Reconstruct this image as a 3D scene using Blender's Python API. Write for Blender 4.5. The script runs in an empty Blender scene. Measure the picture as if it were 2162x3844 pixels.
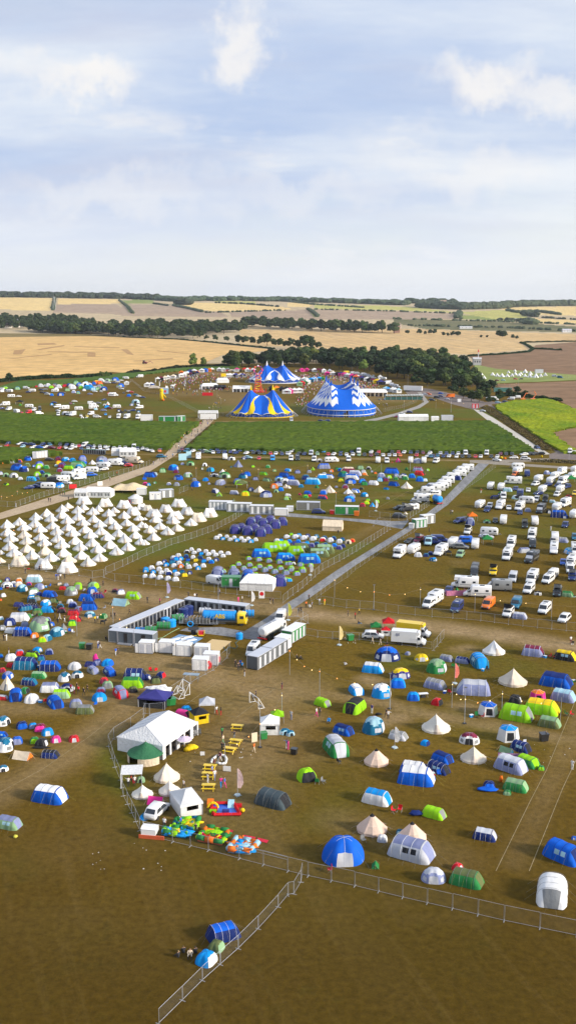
import bpy, math, random
import numpy as np
from mathutils import Vector, Matrix, noise as mnoise
R = math.radians
random.seed(7)
sc = bpy.context.scene
COL = sc.collection
# ---------- camera model ----------
F_, CX, CY, YH, HC = 3950.0, 1081.0, 1922.0, 1132.0, 71.0
PIT = math.atan((CY - YH) / F_)
CP, SP = math.cos(PIT), math.sin(PIT)
def crest(az):            # far ridge height at azimuth (tan)
    x = CX + az * F_ / CP
    x = max(-600.0, min(2800.0, x))
    y = 1114 + 0.0055 * max(0, x) + 0.0000032 * max(0, x) ** 2
    return 71 + 5200 * (YH - y) / F_
def ter(X, Y):
    d = math.hypot(X, Y)
    if d < 2300: return 0.0
    t = (d - 2300) / 2900.0
    c = crest(X / max(Y, 1.0))
    und = 6 * math.sin(X * .0021 + 1) * math.sin(Y * .0017) + 3 * math.sin(X * .006 + Y * .002)
    if t < 1: return c * (t ** 1.1) + und * t * (1 - t) * 2
    return c - (t - 1) * 60
def ray(x, y):
    dx, dz = (x - CX) / F_, -(y - CY) / F_
    return dx, CP + dz * SP, -SP + dz * CP
def G(x, y, z=0.0):       # pixel -> point on the ground
    dx, dy, dz = ray(x, y)
    if dz < -1e-5:
        t = (z - HC) / dz
        if math.hypot(dx * t, dy * t) < 2290: return Vector((dx * t, dy * t, z))
    t = 2290.0
    while t < 5300:
        if HC + dz * t <= ter(dx * t, dy * t): break
        t += 12
    return Vector((dx * t, dy * t, ter(dx * t, dy * t)))
def pxm(y): return CP * (y - YH) / HC     # pixels of the photo per metre on ground row y
def prj(X, Y, Z):
    z = Z - HC
    d = Y * CP - z * SP
    return CX + F_ * X / d, CY - F_ * (Y * SP + z * CP) / d
# ---------- materials ----------
RGB = dict(w=(.80,.80,.81), e=(.72,.60,.45), h=(.50,.52,.58), a=(.22,.23,.24), k=(.018,.019,.024), b=(.0005,.10,.56),
  n=(.006,.022,.14), s=(.002,.28,.75), i=(.33,.55,.66), t=(.006,.13,.25), g=(.02,.20,.05), l=(.27,.60,.006),
  o=(.80,.17,.015), r=(.58,.012,.02), p=(.76,.03,.27), u=(.04,.04,.21), q=(.12,.15,.055), z=(.80,.53,.01),
  c=(.045,.065,.078), m=(.17,.015,.05), j=(.24,.40,.22), v=(.21,.24,.42), y=(.80,.72,.10), d=(.36,.22,.09), f=(.42,.27,.19))
NAMES = dict(c='charcoal', w='white', e='cream', h='light grey', a='grey', k='black', b='blue', n='navy', s='sky blue', i='ice blue', t='teal',
  g='green', l='lime green', o='orange', r='red', p='pink', u='indigo', q='olive', z='yellow', m='maroon', j='sage green', v='lilac grey')
MATS = {}
def nodes(name):
    m = bpy.data.materials.new(name); m.use_nodes = True
    nt = m.node_tree; b = nt.nodes['Principled BSDF']
    return m, nt, b
def mat(kind, c):
    key = (kind, c)
    if key in MATS: return MATS[key]
    rgb = RGB[c] if isinstance(c, str) else c
    m, nt, b = nodes('%s_%s' % (kind, NAMES.get(c, 'tone').replace(' ', '_') if isinstance(c, str) else 'tone'))
    N, L = nt.nodes, nt.links
    tc = N.new('ShaderNodeTexCoord')
    def nz(scale, det=3):
        n = N.new('ShaderNodeTexNoise'); n.inputs['Scale'].default_value = scale; n.inputs['Detail'].default_value = det
        L.new(tc.outputs['Object'], n.inputs['Vector']); return n
    def mixc(fac, c1, c2):
        x = N.new('ShaderNodeMix'); x.data_type = 'RGBA'
        x.inputs[6].default_value = (*c1, 1); x.inputs[7].default_value = (*c2, 1); L.new(fac, x.inputs[0]); return x
    dark = tuple(v * .74 for v in rgb); lite = tuple(min(.86, v * 1.15 + .01) for v in rgb)
    if kind in ('fabric', 'canvas'):
        oi = N.new('ShaderNodeObjectInfo')
        n = nz(1.6)
        x = mixc(n.outputs['Fac'], dark, lite)
        hs = N.new('ShaderNodeHueSaturation')
        mr = N.new('ShaderNodeMapRange'); mr.inputs[3].default_value = .84; mr.inputs[4].default_value = 1.12
        L.new(oi.outputs['Random'], mr.inputs[0]); L.new(mr.outputs[0], hs.inputs['Value'])
        L.new(x.outputs[2], hs.inputs['Color']); L.new(hs.outputs[0], b.inputs['Base Color'])
        b.inputs['Roughness'].default_value = .7 if kind == 'fabric' else .85; b.inputs['Specular IOR Level'].default_value = .12
        bp = N.new('ShaderNodeBump'); bp.inputs['Strength'].default_value = .8; bp.inputs['Distance'].default_value = .2
        n2 = nz(3.2, 4); L.new(n2.outputs['Fac'], bp.inputs['Height']); L.new(bp.outputs[0], b.inputs['Normal'])
    elif kind == 'paint':
        n = nz(.9); x = mixc(n.outputs['Fac'], tuple(v * .93 for v in rgb), lite); L.new(x.outputs[2], b.inputs['Base Color'])
        b.inputs['Roughness'].default_value = .3
        b.inputs['Coat Weight'].default_value = .4
    elif kind == 'metal':
        n = nz(4); x = mixc(n.outputs['Fac'], dark, lite); L.new(x.outputs[2], b.inputs['Base Color'])
        b.inputs['Metallic'].default_value = .6; b.inputs['Roughness'].default_value = .45
    elif kind == 'glass':
        n = nz(2); x = mixc(n.outputs['Fac'], (.012, .016, .022), (.05, .06, .075)); L.new(x.outputs[2], b.inputs['Base Color'])
        b.inputs['Roughness'].default_value = .08
    elif kind == 'lamp':
        b.inputs['Base Color'].default_value = (*rgb, 1); b.inputs['Emission Color'].default_value = (*rgb, 1); b.inputs['Emission Strength'].default_value = 2.5
    else:
        n = nz(5); x = mixc(n.outputs['Fac'], dark, lite); L.new(x.outputs[2], b.inputs['Base Color'])
        b.inputs['Roughness'].default_value = .8
    MATS[key] = m
    return m
FB = lambda c: mat('fabric', c)
CV = lambda c: mat('canvas', c)
PT = lambda c: mat('paint', c)
MT = lambda c: mat('metal', c)
PL = lambda c: mat('matte', c)
GL = mat('glass', (.02, .02, .03))
TY = mat('matte', (.02, .02, .02))
WM, _nt, _b = nodes('wire_mesh')
_tr = _nt.nodes.new('ShaderNodeBsdfTransparent'); _mx = _nt.nodes.new('ShaderNodeMixShader'); _mx.inputs[0].default_value = .035
_b.inputs['Base Color'].default_value = (.5, .53, .55, 1)
_nt.links.new(_tr.outputs[0], _mx.inputs[1]); _nt.links.new(_b.outputs[0], _mx.inputs[2])
_nt.links.new(_mx.outputs[0], _nt.nodes['Material Output'].inputs[0])
WM2 = WM.copy(); WM2.name = 'fine_mesh'; [n for n in WM2.node_tree.nodes if n.type == 'MIX_SHADER'][0].inputs[0].default_value = .025
# ---------- mesh builder ----------
class MB:
    def __init__(s): s.v = []; s.f = []; s.mi = []; s.cm = 0
    def add(s, vs, fs, M=None):
        o = len(s.v)
        s.v += [tuple(M @ Vector(p)) for p in vs] if M is not None else [tuple(p) for p in vs]
        s.f += [tuple(i + o for i in f) for f in fs]; s.mi += [s.cm] * len(fs); return s
    def box(s, x0, x1, y0, y1, z0, z1, M=None, tx=1., ty=1.):
        cx, cy = (x0 + x1) / 2, (y0 + y1) / 2
        q = lambda x, y: (cx + (x - cx) * tx, cy + (y - cy) * ty)
        vs = [(x0, y0, z0), (x1, y0, z0), (x1, y1, z0), (x0, y1, z0)] + [(*q(x, y), z1) for x, y in ((x0, y0), (x1, y0), (x1, y1), (x0, y1))]
        return s.add(vs, [(0, 3, 2, 1), (4, 5, 6, 7), (0, 1, 5, 4), (1, 2, 6, 5), (2, 3, 7, 6), (3, 0, 4, 7)], M)
    def bar(s, a, b, r=.03, n=4, r2=None):
        a, b = Vector(a), Vector(b); d = (b - a); r2 = r if r2 is None else r2
        if d.length < 1e-6: return s
        d.normalize(); u = d.orthogonal().normalized(); w = d.cross(u)
        vs = [a + (u * math.cos(t) + w * math.sin(t)) * r for t in (2 * math.pi * (k + .5) / n for k in range(n))]
        vs += [b + (u * math.cos(t) + w * math.sin(t)) * r2 for t in (2 * math.pi * (k + .5) / n for k in range(n))]
        fs = [(k, (k + 1) % n, n + (k + 1) % n, n + k) for k in range(n)] + [tuple(range(n - 1, -1, -1)), tuple(range(n, 2 * n))]
        return s.add(vs, fs)
    def path(s, pts, r=.03, n=4, closed=False):
        for k in range(len(pts) - (0 if closed else 1)): s.bar(pts[k], pts[(k + 1) % len(pts)], r, n)
        return s
    def cyl(s, c, r, z0, z1, n=12, r2=None):
        return s.bar((c[0], c[1], z0), (c[0], c[1], z1), r, n, r2)
    def wheel(s, x, y, r, w):
        return s.bar((x - w / 2, y, r), (x + w / 2, y, r), r, 10)
    def blob(s, c, r, sz=(1, 1, 1), n=6, m=4, j=0., rnd=random):
        vs = [(c[0], c[1], c[2] + r * sz[2])]
        for i in range(1, m):
            for k in range(n):
                a, e = 2 * math.pi * k / n, math.pi * i / m
                q = r * (1 + j * (rnd.random() - .5))
                vs.append((c[0] + q * sz[0] * math.sin(e) * math.cos(a), c[1] + q * sz[1] * math.sin(e) * math.sin(a), c[2] + q * sz[2] * math.cos(e)))
        vs.append((c[0], c[1], c[2] - r * sz[2])); L = len(vs) - 1
        fs = [(0, 1 + k, 1 + (k + 1) % n) for k in range(n)]
        for i in range(m - 2):
            for k in range(n):
                a, b = 1 + i * n + k, 1 + i * n + (k + 1) % n
                fs.append((a, a + n, b + n, b))
        o = 1 + (m - 2) * n
        fs += [(L, o + (k + 1) % n, o + k) for k in range(n)]
        return s.add(vs, fs)
    def mesh(s, name, mats, smooth=False):
        me = bpy.data.meshes.new(name); me.from_pydata(s.v, [], s.f)
        for m in (mats if isinstance(mats, (list, tuple)) else [mats]): me.materials.append(m)
        if any(s.mi): me.polygons.foreach_set('material_index', s.mi)
        if smooth: me.shade_smooth()
        me.update(); return me
def link(name, me, parent=None):
    o = bpy.data.objects.new(name, me); COL.objects.link(o)
    if parent is not None: o.parent = parent
    return o
def shell(fn, nu, nv, lab, closed_v=True):
    """surface grid split into parts by label: fn(u,v)->xyz with u,v in 0..1"""
    out = {}
    P = [[fn(i / nu, k / nv) for k in range(nv + 1)] for i in range(nu + 1)]
    for i in range(nu):
        for k in range(nv):
            l = lab((i + .5) / nu, (k + .5) / nv)
            if l is None: continue
            d = out.setdefault(l, (MB(), {}))
            idx = []
            for a, b in ((i, k), (i + 1, k), (i + 1, k + 1), (i, k + 1)):
                kk = (a, b % nv if closed_v else b)
                if kk not in d[1]: d[1][kk] = len(d[0].v); d[0].v.append(tuple(P[a][b]))
                idx.append(d[1][kk])
            idx = [x for j, x in enumerate(idx) if x not in idx[:j]]
            if len(idx) > 2: d[0].f.append(tuple(idx)); d[0].mi.append(0)
    return {k: v[0] for k, v in out.items()}
# a kind = list of (name, MB, material, smooth, parent index or None)
PROTO = {}; THINGS = []
def proto(key, build):
    if key not in PROTO:
        parts = build()
        PROTO[key] = dict(parts=parts, me=None, one=None)
    return PROTO[key]
def one_mesh(p, name):
    if p['one'] is None:
        big = MB(); mats = []; sm = []
        for q in p['parts']:
            if q[2] not in mats: mats.append(q[2])
            big.cm = mats.index(q[2]); n0 = len(big.f); big.add(q[1].v, q[1].f); sm += [q[3]] * (len(big.f) - n0)
        me = big.mesh(name, mats); me.polygons.foreach_set('use_smooth', sm); p['one'] = me
    return p['one']
def spawn(key, name, build, loc, rot=0, scale=(1, 1, 1), lod=False, cat=None, desc=None, area='', group=None, label=None, sized=None):
    p = proto(key, build)
    if lod:
        o = link(name, one_mesh(p, name))
    else:
        if p['me'] is None: p['me'] = [q[1].mesh(q[0], q[2], q[3]) for q in p['parts']]
        o = link(name, None); kids = []
        for q, me in zip(p['parts'], p['me']):
            par = o if len(q) < 5 or q[4] is None else kids[q[4]]
            kids.append(link(q[0], me, par))
    o.location = loc; o.rotation_euler = (0, 0, R(rot)); o.scale = scale
    if cat == 'tent':
        o.rotation_euler = (R(random.uniform(-1.6, 1.6)), R(random.uniform(-1.6, 1.6)), R(rot)); o.scale = (scale[0] * random.uniform(.96, 1.04), scale[1] * random.uniform(.95, 1.05), scale[2] * random.uniform(.92, 1.07))
    reg(o, cat, desc, area, group, label)
    return o
def reg(o, cat, desc=None, area='', group=None, label=None):
    o['category'] = cat
    if group: o['group'] = group
    THINGS.append(dict(o=o, cat=cat, desc=desc, area=area, label=label, group=group))
    return o
def single(name, mb, m, cat, label, loc=(0, 0, 0), rot=0, group=None, smooth=False, desc=None, area=''):
    o = link(name, mb.mesh(name, m, smooth)); o.location = loc; o.rotation_euler = (0, 0, R(rot))
    return reg(o, cat, desc, area, group, label)
def root(name, cat, label, loc=(0, 0, 0), rot=0, group=None, desc=None, area=''):
    o = link(name, None); o.location = loc; o.rotation_euler = (0, 0, R(rot))
    return reg(o, cat, desc, area, group, label)
def part(name, mb, m, parent, smooth=False): return link(name, mb.mesh(name, m, smooth), parent)
def struct(o, k='structure'): o['kind'] = k; return o

# ---------- tents (front faces -Y, unit footprint 1 x 1, scaled on the root) ----------
def pw(x, n): return math.copysign(abs(x) ** n, x)
def dome_parts(c1, c2, style, hh):
    n = {'D': 6, 'f': 6}.get(style, 4)
    def fn(t, v):                       # t 0 apex .. 1 base
        a = 2 * math.pi * v - math.pi / 2
        t2 = 1 - t
        w = abs(math.cos(n * a / 2 + (0 if n == 6 else math.pi / 2)))
        q = 3.2 if n == 4 else 2.4
        r = .5 * (abs(math.cos(a)) ** q + abs(math.sin(a)) ** q) ** (-1 / q)
        fd = math.cos(t2 * math.pi / 2) ** .8; fm = (1 - t2) ** .72 * .97
        rr = r * (w * fd + (1 - w) * fm)
        if t2 == 1: rr = 0
        return (rr * math.cos(a), rr * math.sin(a), hh * math.sin(t2 * math.pi / 2))
    def lab(t, v):
        a = (v + .5) % 1 - .5
        if style == 'd':
            if c1 != c2 and abs(a) < .13 and t > .38: return 'door'
            if c1 == c2 and abs(a) < .055 and t > .5: return 'door'
            return 'fly'
        if t < .5 - .09 * math.cos(6 * math.pi * v) and c1 != c2: return 'roof_panel'
        if abs(a) < .06 and t > .6: return 'door'
        if style == 'f' and .1 < abs(a) < .2 and .66 < t < .88: return 'window0' if a < 0 else 'window1'
        return 'fly'
    S = shell(fn, 10, 32, lab)
    ps = [('fly', S['fly'], FB(c1), True)]
    if 'door' in S: ps.append(('door', S['door'], FB(c2) if style == 'd' and c1 != c2 else FB('k' if c1 in 'wheij' else 'h'), True))
    if 'roof_panel' in S: ps.append(('roof_panel', S['roof_panel'], FB(c2), True))
    ps += [('window', S[k], FB('a' if c1 in 'whe' else 'h'), True) for k in S if k.startswith('window')]
    for s in ((.125, .625), (.375, .875)) if n == 4 else ((1/6., 4/6.), (0., .5), (2/6., 5/6.)):
        pts = [Vector(fn(t / 8, s[0])) * 1.012 for t in range(8, -1, -1)] + [Vector(fn(t / 8, s[1])) * 1.012 for t in range(1, 9)]
        ps.append(('pole', MB().path(pts, .004, 3), FB({'w': 'h', 'k': 'a'}.get(c1, 'k' if c1 in 'lzjqiehos' else 'h')), False))
    g = MB()
    for v in (.125, .375, .625, .875):
        p = Vector(fn(.55, v)); e = Vector((p.x * 2.0, p.y * 2.0, 0)); g.bar(p, e, .002, 3)
    ps.append(('guy_line', g, FB((.25, .24, .2)), False))
    return ps
def tunnel_parts(c1, c2, hh, nseg, win):
    def fn(s, v):
        a = math.pi * v
        y = -.5 + s
        e = min(s / .2, (1 - s) / .14, 1.)
        k = max(0., e) ** .62
        sag = 1 - .035 * abs(math.sin(math.pi * nseg * s)) if e >= 1 else 1
        w = .5 * (.72 + .28 * k) * sag
        return (w * pw(math.cos(a), .72), y, hh * k * sag * math.sin(a) ** .78 if 0 < v < 1 else 0)
    def lab(s, v):
        if s < .17 and .32 < v < .68: return 'door'
        if c1 != c2:
            if .3 < v < .7 and .2 < s < .86: return 'roof_panel'
        if win and (.12 < v < .24 or .76 < v < .88):
            if .3 < s < .42 or .48 < s < .6: return 'window%d' % ((s < .45) + 2 * (v < .5))
        return 'fly'
    S = shell(fn, 28, 24, lab, False)
    ps = [('fly', S['fly'], FB(c1), True), ('door', S['door'], FB(c2 if c1 != c2 else ('a' if c1 in 'hwjlv' else 'n' if c1 == 'b' else 'k')), True)]
    if 'roof_panel' in S: ps.append(('roof_panel', S['roof_panel'], FB(c2), True))
    ps += [('window', S[k], FB('k' if c1 in 'hwva' else 'i'), True) for k in S if k.startswith('window')]
    for k in range(nseg + 1):
        s = .2 + .66 * k / nseg
        pts = [Vector(fn(s, v / 12)) * 1.012 for v in range(13)]
        ps.append(('hoop', MB().path(pts, .004, 3), FB('w' if c1 in 'vhtna' else 'n' if c1 in 'bs' else 'q' if c1 in 'lj' else 'a'), False))
    g = MB()
    for s in (.25, .5, .8):
        for v in (.25, .75):
            p = Vector(fn(s, v)); g.bar(p, (p.x * 2.3, p.y * 1.15, 0), .002, 3)
    for sx in (-.2, .2): g.bar(fn(.2, .5), (sx, -.78, 0), .0018, 3); g.bar(fn(.86, .5), (sx, .74, 0), .0018, 3)
    ps.append(('guy_line', g, FB((.35, .34, .08) if c1 in 'lqbg' else (.25, .24, .2)), False))
    return ps
def bell_parts(c1, c2, oval):
    n = 14; hw = .085; hh = .56 if not oval else .52
    def base(v):
        a = 2 * math.pi * v - math.pi / 2
        return a
    def fn(t, v):
        a = base(v); rr = .5 * (1 - .035 * abs(math.sin(n * math.pi * v)))
        if oval: ax, ay = .24 * math.cos(a), 0.
        else: ax = ay = 0.
        bx, by = rr * math.cos(a), rr * math.sin(a)
        if t > .85:                                   # little upright wall
            k = (t - .85) / .15
            return (bx * (1 + .02 * k), by * (1 + .02 * k), hw * (1 - k) + .002)
        k = t / .85
        z = hw + (hh - hw) * (1 - k) ** 1.22
        f = k
        bulge = .0
        if oval: z -= 0.05 * math.cos(a) ** 2 * 0 + .05 * (1 - k) * (1 - abs(math.cos(a)))
        ad = abs((v + .5) % 1 - .5)
        if ad < .07: bulge = .055 * (1 - ad / .07) * math.sin(math.pi * min(1, k * .9)) 
        x, y = ax * (1 - f) + bx * f, ay * (1 - f) + by * f
        return (x, y - bulge, z + bulge * .9)
    def lab(t, v):
        a = abs((v + .5) % 1 - .5)
        if t > .5 and a < .034: return 'door'
        if t > .85: return 'wall'
        return 'canopy'
    S = shell(fn, 20, 56, lab)
    cc = (.80, .775, .74) if c1 == 'w' else (.74, .69, .60) if (c1, c2) == ('e', 'w') else (.74, .65, .53)
    ps = [('canopy', S['canopy'], CV(cc), True), ('wall', S['wall'], CV(tuple(x * .97 for x in cc)), True), ('door', S['door'], CV((.55, .47, .40)), True)]
    ps.append(('door_trim', MB().path([Vector(fn(t / 20, -.034 % 1)) * 1.004 for t in range(10, 21)], .004, 3).path([Vector(fn(t / 20, .034)) * 1.004 for t in range(10, 21)], .004, 3), CV((.5, .38, .28)), False))
    g = MB()
    for k in range(12):
        a = 2 * math.pi * (k + .5) / 12
        g.bar((.5 * math.cos(a), .5 * math.sin(a), hw), (.68 * math.cos(a), .68 * math.sin(a), 0), .0018, 3)
    ps.append(('guy_line', g, CV((.6, .55, .4)), False))
    ps.append(('pole_tip', MB().bar((0, 0, hh - .02), (0, 0, hh + .03), .01, 5), CV((.5, .45, .38)), False))
    return ps
def tipi_parts(c1, c2, n, hh, cap):
    def fn(t, v):
        a = 2 * math.pi * v - math.pi / 2
        w = abs(math.sin(n * math.pi * v))
        r = .5 * (math.cos(math.pi / n) / math.cos(((v * n) % 1 - .5) * 2 * math.pi / n)) * 1.04
        wall = .1 if cap else 0
        if cap and t > .85: return (r * math.cos(a), r * math.sin(a), wall * (1 - (t - .85) / .15))
        k = t / .85 if cap else t
        return (r * k * math.cos(a), r * k * math.sin(a), wall + (hh - wall) * (1 - k ** .94))
    def lab(t, v):
        a = abs((v + .5) % 1 - .5)
        if cap and t < .14: return 'cap'
        if a < .06 and t > .55: return 'door'
        return 'cover'
    S = shell(fn, 20, n * 4, lab)
    f = CV if cap else FB
    ps = [('cover', S['cover'], f(c1) if not cap else CV((.70, .52, .42)), False), ('door', S['door'], CV((.55, .42, .34)) if cap else f(c2 if c2 != c1 else 'a'), False)]
    if cap: ps.append(('cap', S['cap'], f('k'), False))
    g = MB()
    for k in range(n):
        a = 2 * math.pi * k / n - math.pi / 2
        g.bar((.38 * math.cos(a), .38 * math.sin(a), hh * .3), (.72 * math.cos(a), .72 * math.sin(a), 0), .0018, 3)
    ps.append(('guy_line', g, f('h'), False))
    return ps
def ridge_parts(c1, c2):
    vs = [(-.42, -.5, 0), (.42, -.5, 0), (.42, .5, 0), (-.42, .5, 0), (0, -.44, .5), (0, .44, .46), (-.38, -.49, .08), (.38, -.49, .08)]
    ps = [('cover', MB().add([(-.46, -.5, 0), (.46, -.5, 0), (.46, .5, 0), (-.46, .5, 0), (0, -.5, .56), (0, 0, .53), (0, .5, .55), (-.27, 0, .22), (.27, 0, .22)],
        [(0, 7, 4), (7, 5, 4), (0, 3, 7), (3, 6, 7), (7, 6, 5), (1, 4, 8), (4, 5, 8), (1, 8, 2), (2, 8, 6), (8, 5, 6)]), CV(c1), False),
        ('door', MB().add([(-.45, -.49, 0), (.45, -.49, 0), (0, -.49, .54), (0, -.47, 0)], [(0, 3, 2), (3, 1, 2)]), CV(c2), False),
        ('end_panel', MB().add([(-.45, .49, 0), (.45, .49, 0), (0, .49, .54)], [(0, 2, 1)]), CV(c1), False)]
    for s in (-1, 1): ps.append(('pole', MB().bar((0, s * .5, 0), (0, s * .5, .6), .012, 4), PL(RGB['d']), False))
    g = MB()
    for s in (-1, 1):
        g.bar((0, s * .5, .56), (0, s * .85, 0), .004, 3)
        for y in (-.5, .5): g.bar((.0, y, .55), (s * .62, y * 1.3, 0), .004, 3)
    ps.append(('guy_line', g, CV('e'), False)); return ps
def canopy_parts(c1, c2, walls):
    h0, h1 = .62, .98
    def fn(u, v):
        a = v * 4; k = int(a) % 4; q = a - int(a)
        c = [(-.5, -.5), (.5, -.5), (.5, .5), (-.5, .5)]
        p, n = c[k], c[(k + 1) % 4]
        x, y = p[0] + (n[0] - p[0]) * q, p[1] + (n[1] - p[1]) * q
        if u > .9: return (x * 1.01, y * 1.01, h0 - (u - .9) * .9)
        t = u / .9
        return (x * t, y * t, h0 + (h1 - h0) * (1 - t) ** 1.25)
    S = shell(fn, 10, 24, lambda u, v: 'valance' if u > .9 else 'canopy')
    ps = [('canopy', S['canopy'], FB(c1), False), ('valance', S['valance'], FB(c1 if not walls else c2), False)]
    for x, y in ((-.48, -.48), (.48, -.48), (.48, .48), (-.48, .48)): ps.append(('leg', MB().bar((x, y, 0), (x, y, h0), .014, 4), MT('h'), False))
    if walls:
        ps.append(('back_wall', MB().box(-.475, .475, .46, .47, 0, h0 - .03), FB(c2), False))
        ps.append(('side_wall', MB().box(-.47, -.46, -.45, .455, 0, h0 - .03), FB(c2), False))
        ps.append(('side_wall', MB().box(.46, .47, -.45, .455, 0, h0 - .03), FB(c2), False))
        ps.append(('front_wall', MB().box(-.475, .475, -.47, -.46, 0, .3).box(-.475, -.2, -.47, -.46, .3, h0 - .03).box(.3, .475, -.47, -.46, .3, h0 - .03), FB(c2), False))
    return ps
def screen_parts(c1, c2):       # six sided house with upright walls
    def fn(t, v):
        a = 2 * math.pi * v - math.pi / 2 + math.pi / 6
        r = .5 * math.cos(math.pi / 6) / math.cos(((v * 6) % 1 - .5) * math.pi / 3)
        if t < .5: k = t * 2; return (r * .8 * k * math.cos(a), r * .8 * k * math.sin(a), .5 + .12 * (1 - k ** 1.5))
        k = (t - .5) * 2
        return (r * (.8 + .2 * k) * math.cos(a), r * (.8 + .2 * k) * math.sin(a), .5 * (1 - k))
    def lab(t, v):
        if t < .5: return 'roof'
        q = (v * 6) % 1
        if .14 < q < .86 and .58 < t < .9 and int(v * 6) in (5, 2): return 'window%d' % int(v * 6)
        return 'wall'
    S = shell(fn, 12, 42, lab)
    ps = [('wall', S['wall'], FB(c1), False), ('roof', S['roof'], FB(c2), False)] + [('window', S[k], FB('k'), False) for k in S if k.startswith('window')]
    for k in range(6):
        v = k / 6.; ps.append(('pole', MB().path([Vector(fn(t, v)) * 1.01 for t in (0, .25, .5, .75, 1)], .007, 3), FB('h'), False))
    return ps
def popup_parts(c1, c2):
    def fn(u, v):
        a = math.pi * v; y = -.5 + u; k = math.sin(math.pi * u ** .7) ** .6
        return (.5 * k * math.cos(a), y, .38 * k * math.sin(a))
    S = shell(fn, 12, 12, lambda u, v: 'door' if u < .25 and .25 < v < .75 else 'fly', False)
    return [('fly', S['fly'], FB(c1), True), ('door', S['door'], FB(c2 if c1 != c2 else 'k'), True),
            ('hoop', MB().path([Vector(fn(.25, v / 8)) * 1.02 for v in range(9)], .01, 3), FB('k'), False)]
# kind: (name, category, default width m, depth/width, height ratio, adjective noun)
TENT = {
 'd': ('dome_tent', 'tent', 2.6, .95, lambda a, b: dome_parts(a, b, 'd', .5), 'dome tent'),
 'D': ('rounded_tent', 'tent', 3.6, .9, lambda a, b: dome_parts(a, b, 'D', .46), 'rounded dome tent'),
 'f': ('family_tent', 'tent', 5.0, .8, lambda a, b: dome_parts(a, b, 'f', .44), 'family dome tent'),
 't': ('tunnel_tent', 'tent', 4.0, 1.5, lambda a, b: tunnel_parts(a, b, .52, 3, False), 'tunnel tent'),
 'T': ('tunnel_tent', 'tent', 5.5, 1.6, lambda a, b: tunnel_parts(a, b, .58, 3, True), 'large tunnel tent'),
 'b': ('bell_tent', 'tent', 5.0, 1., lambda a, b: bell_parts(a, b, False), 'bell tent'),
 'e': ('twin_peak_bell_tent', 'tent', 6.0, .66, lambda a, b: bell_parts(a, b, True), 'oval bell tent'),
 'y': ('pyramid_tent', 'tent', 3.0, 1., lambda a, b: tipi_parts(a, b, 5, .72, False), 'pyramid tent'),
 'Y': ('tipi_tent', 'tent', 5.0, 1., lambda a, b: tipi_parts(a, b, 11, .66, True), 'tipi tent with black cap'),
 'r': ('ridge_tent', 'tent', 3.0, 1.25, lambda a, b: ridge_parts(a, b), 'ridge tent'),
 'p': ('popup_tent', 'tent', 2.4, 1.2, popup_parts, 'low pop-up tent'),
 'g': ('gazebo', 'gazebo', 3.0, 1., lambda a, b: canopy_parts(a, b, False), 'open gazebo'),
 'G': ('walled_gazebo', 'gazebo', 3.0, 1., lambda a, b: canopy_parts(a, b, True), 'walled gazebo'),
 'H': ('screen_house', 'tent', 3.5, 1., screen_parts, 'six sided tent'),
}
# ---------- vehicles (front faces -Y, real size) ----------
def hull(st, W, z0, tum, ch):
    """stations (y, ztop, halfwidth factor)"""
    m = MB(); n = 10; rows = []
    for y, zt, wf in st:
        w = W / 2 * wf
        def hw(z): return w * (1 - tum * max(0, z - .95))
        c = min(ch, (zt - z0) * .3)
        sec = [(w * .93, z0), (w, z0 + .22 * min(1, zt)), (hw(zt - c), zt - c), (hw(zt) - c * .35, zt - c * .3), (hw(zt) - c * 1.1, zt)]
        rows.append([(x, y, z) for x, z in sec] + [(-x, y, z) for x, z in reversed(sec)])
    vs = [p for r in rows for p in r]; fs = []
    for i in range(len(rows) - 1):
        for k in range(n):
            a, b = i * n + k, i * n + (k + 1) % n
            fs.append((a, b, b + n, a + n))
    fs.append(tuple(range(n - 1, -1, -1))); fs.append(tuple((len(rows) - 1) * n + k for k in range(n)))
    return m.add(vs, fs)
def q4(m, pts): return m.add(pts, [(0, 1, 2, 3)])
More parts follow.
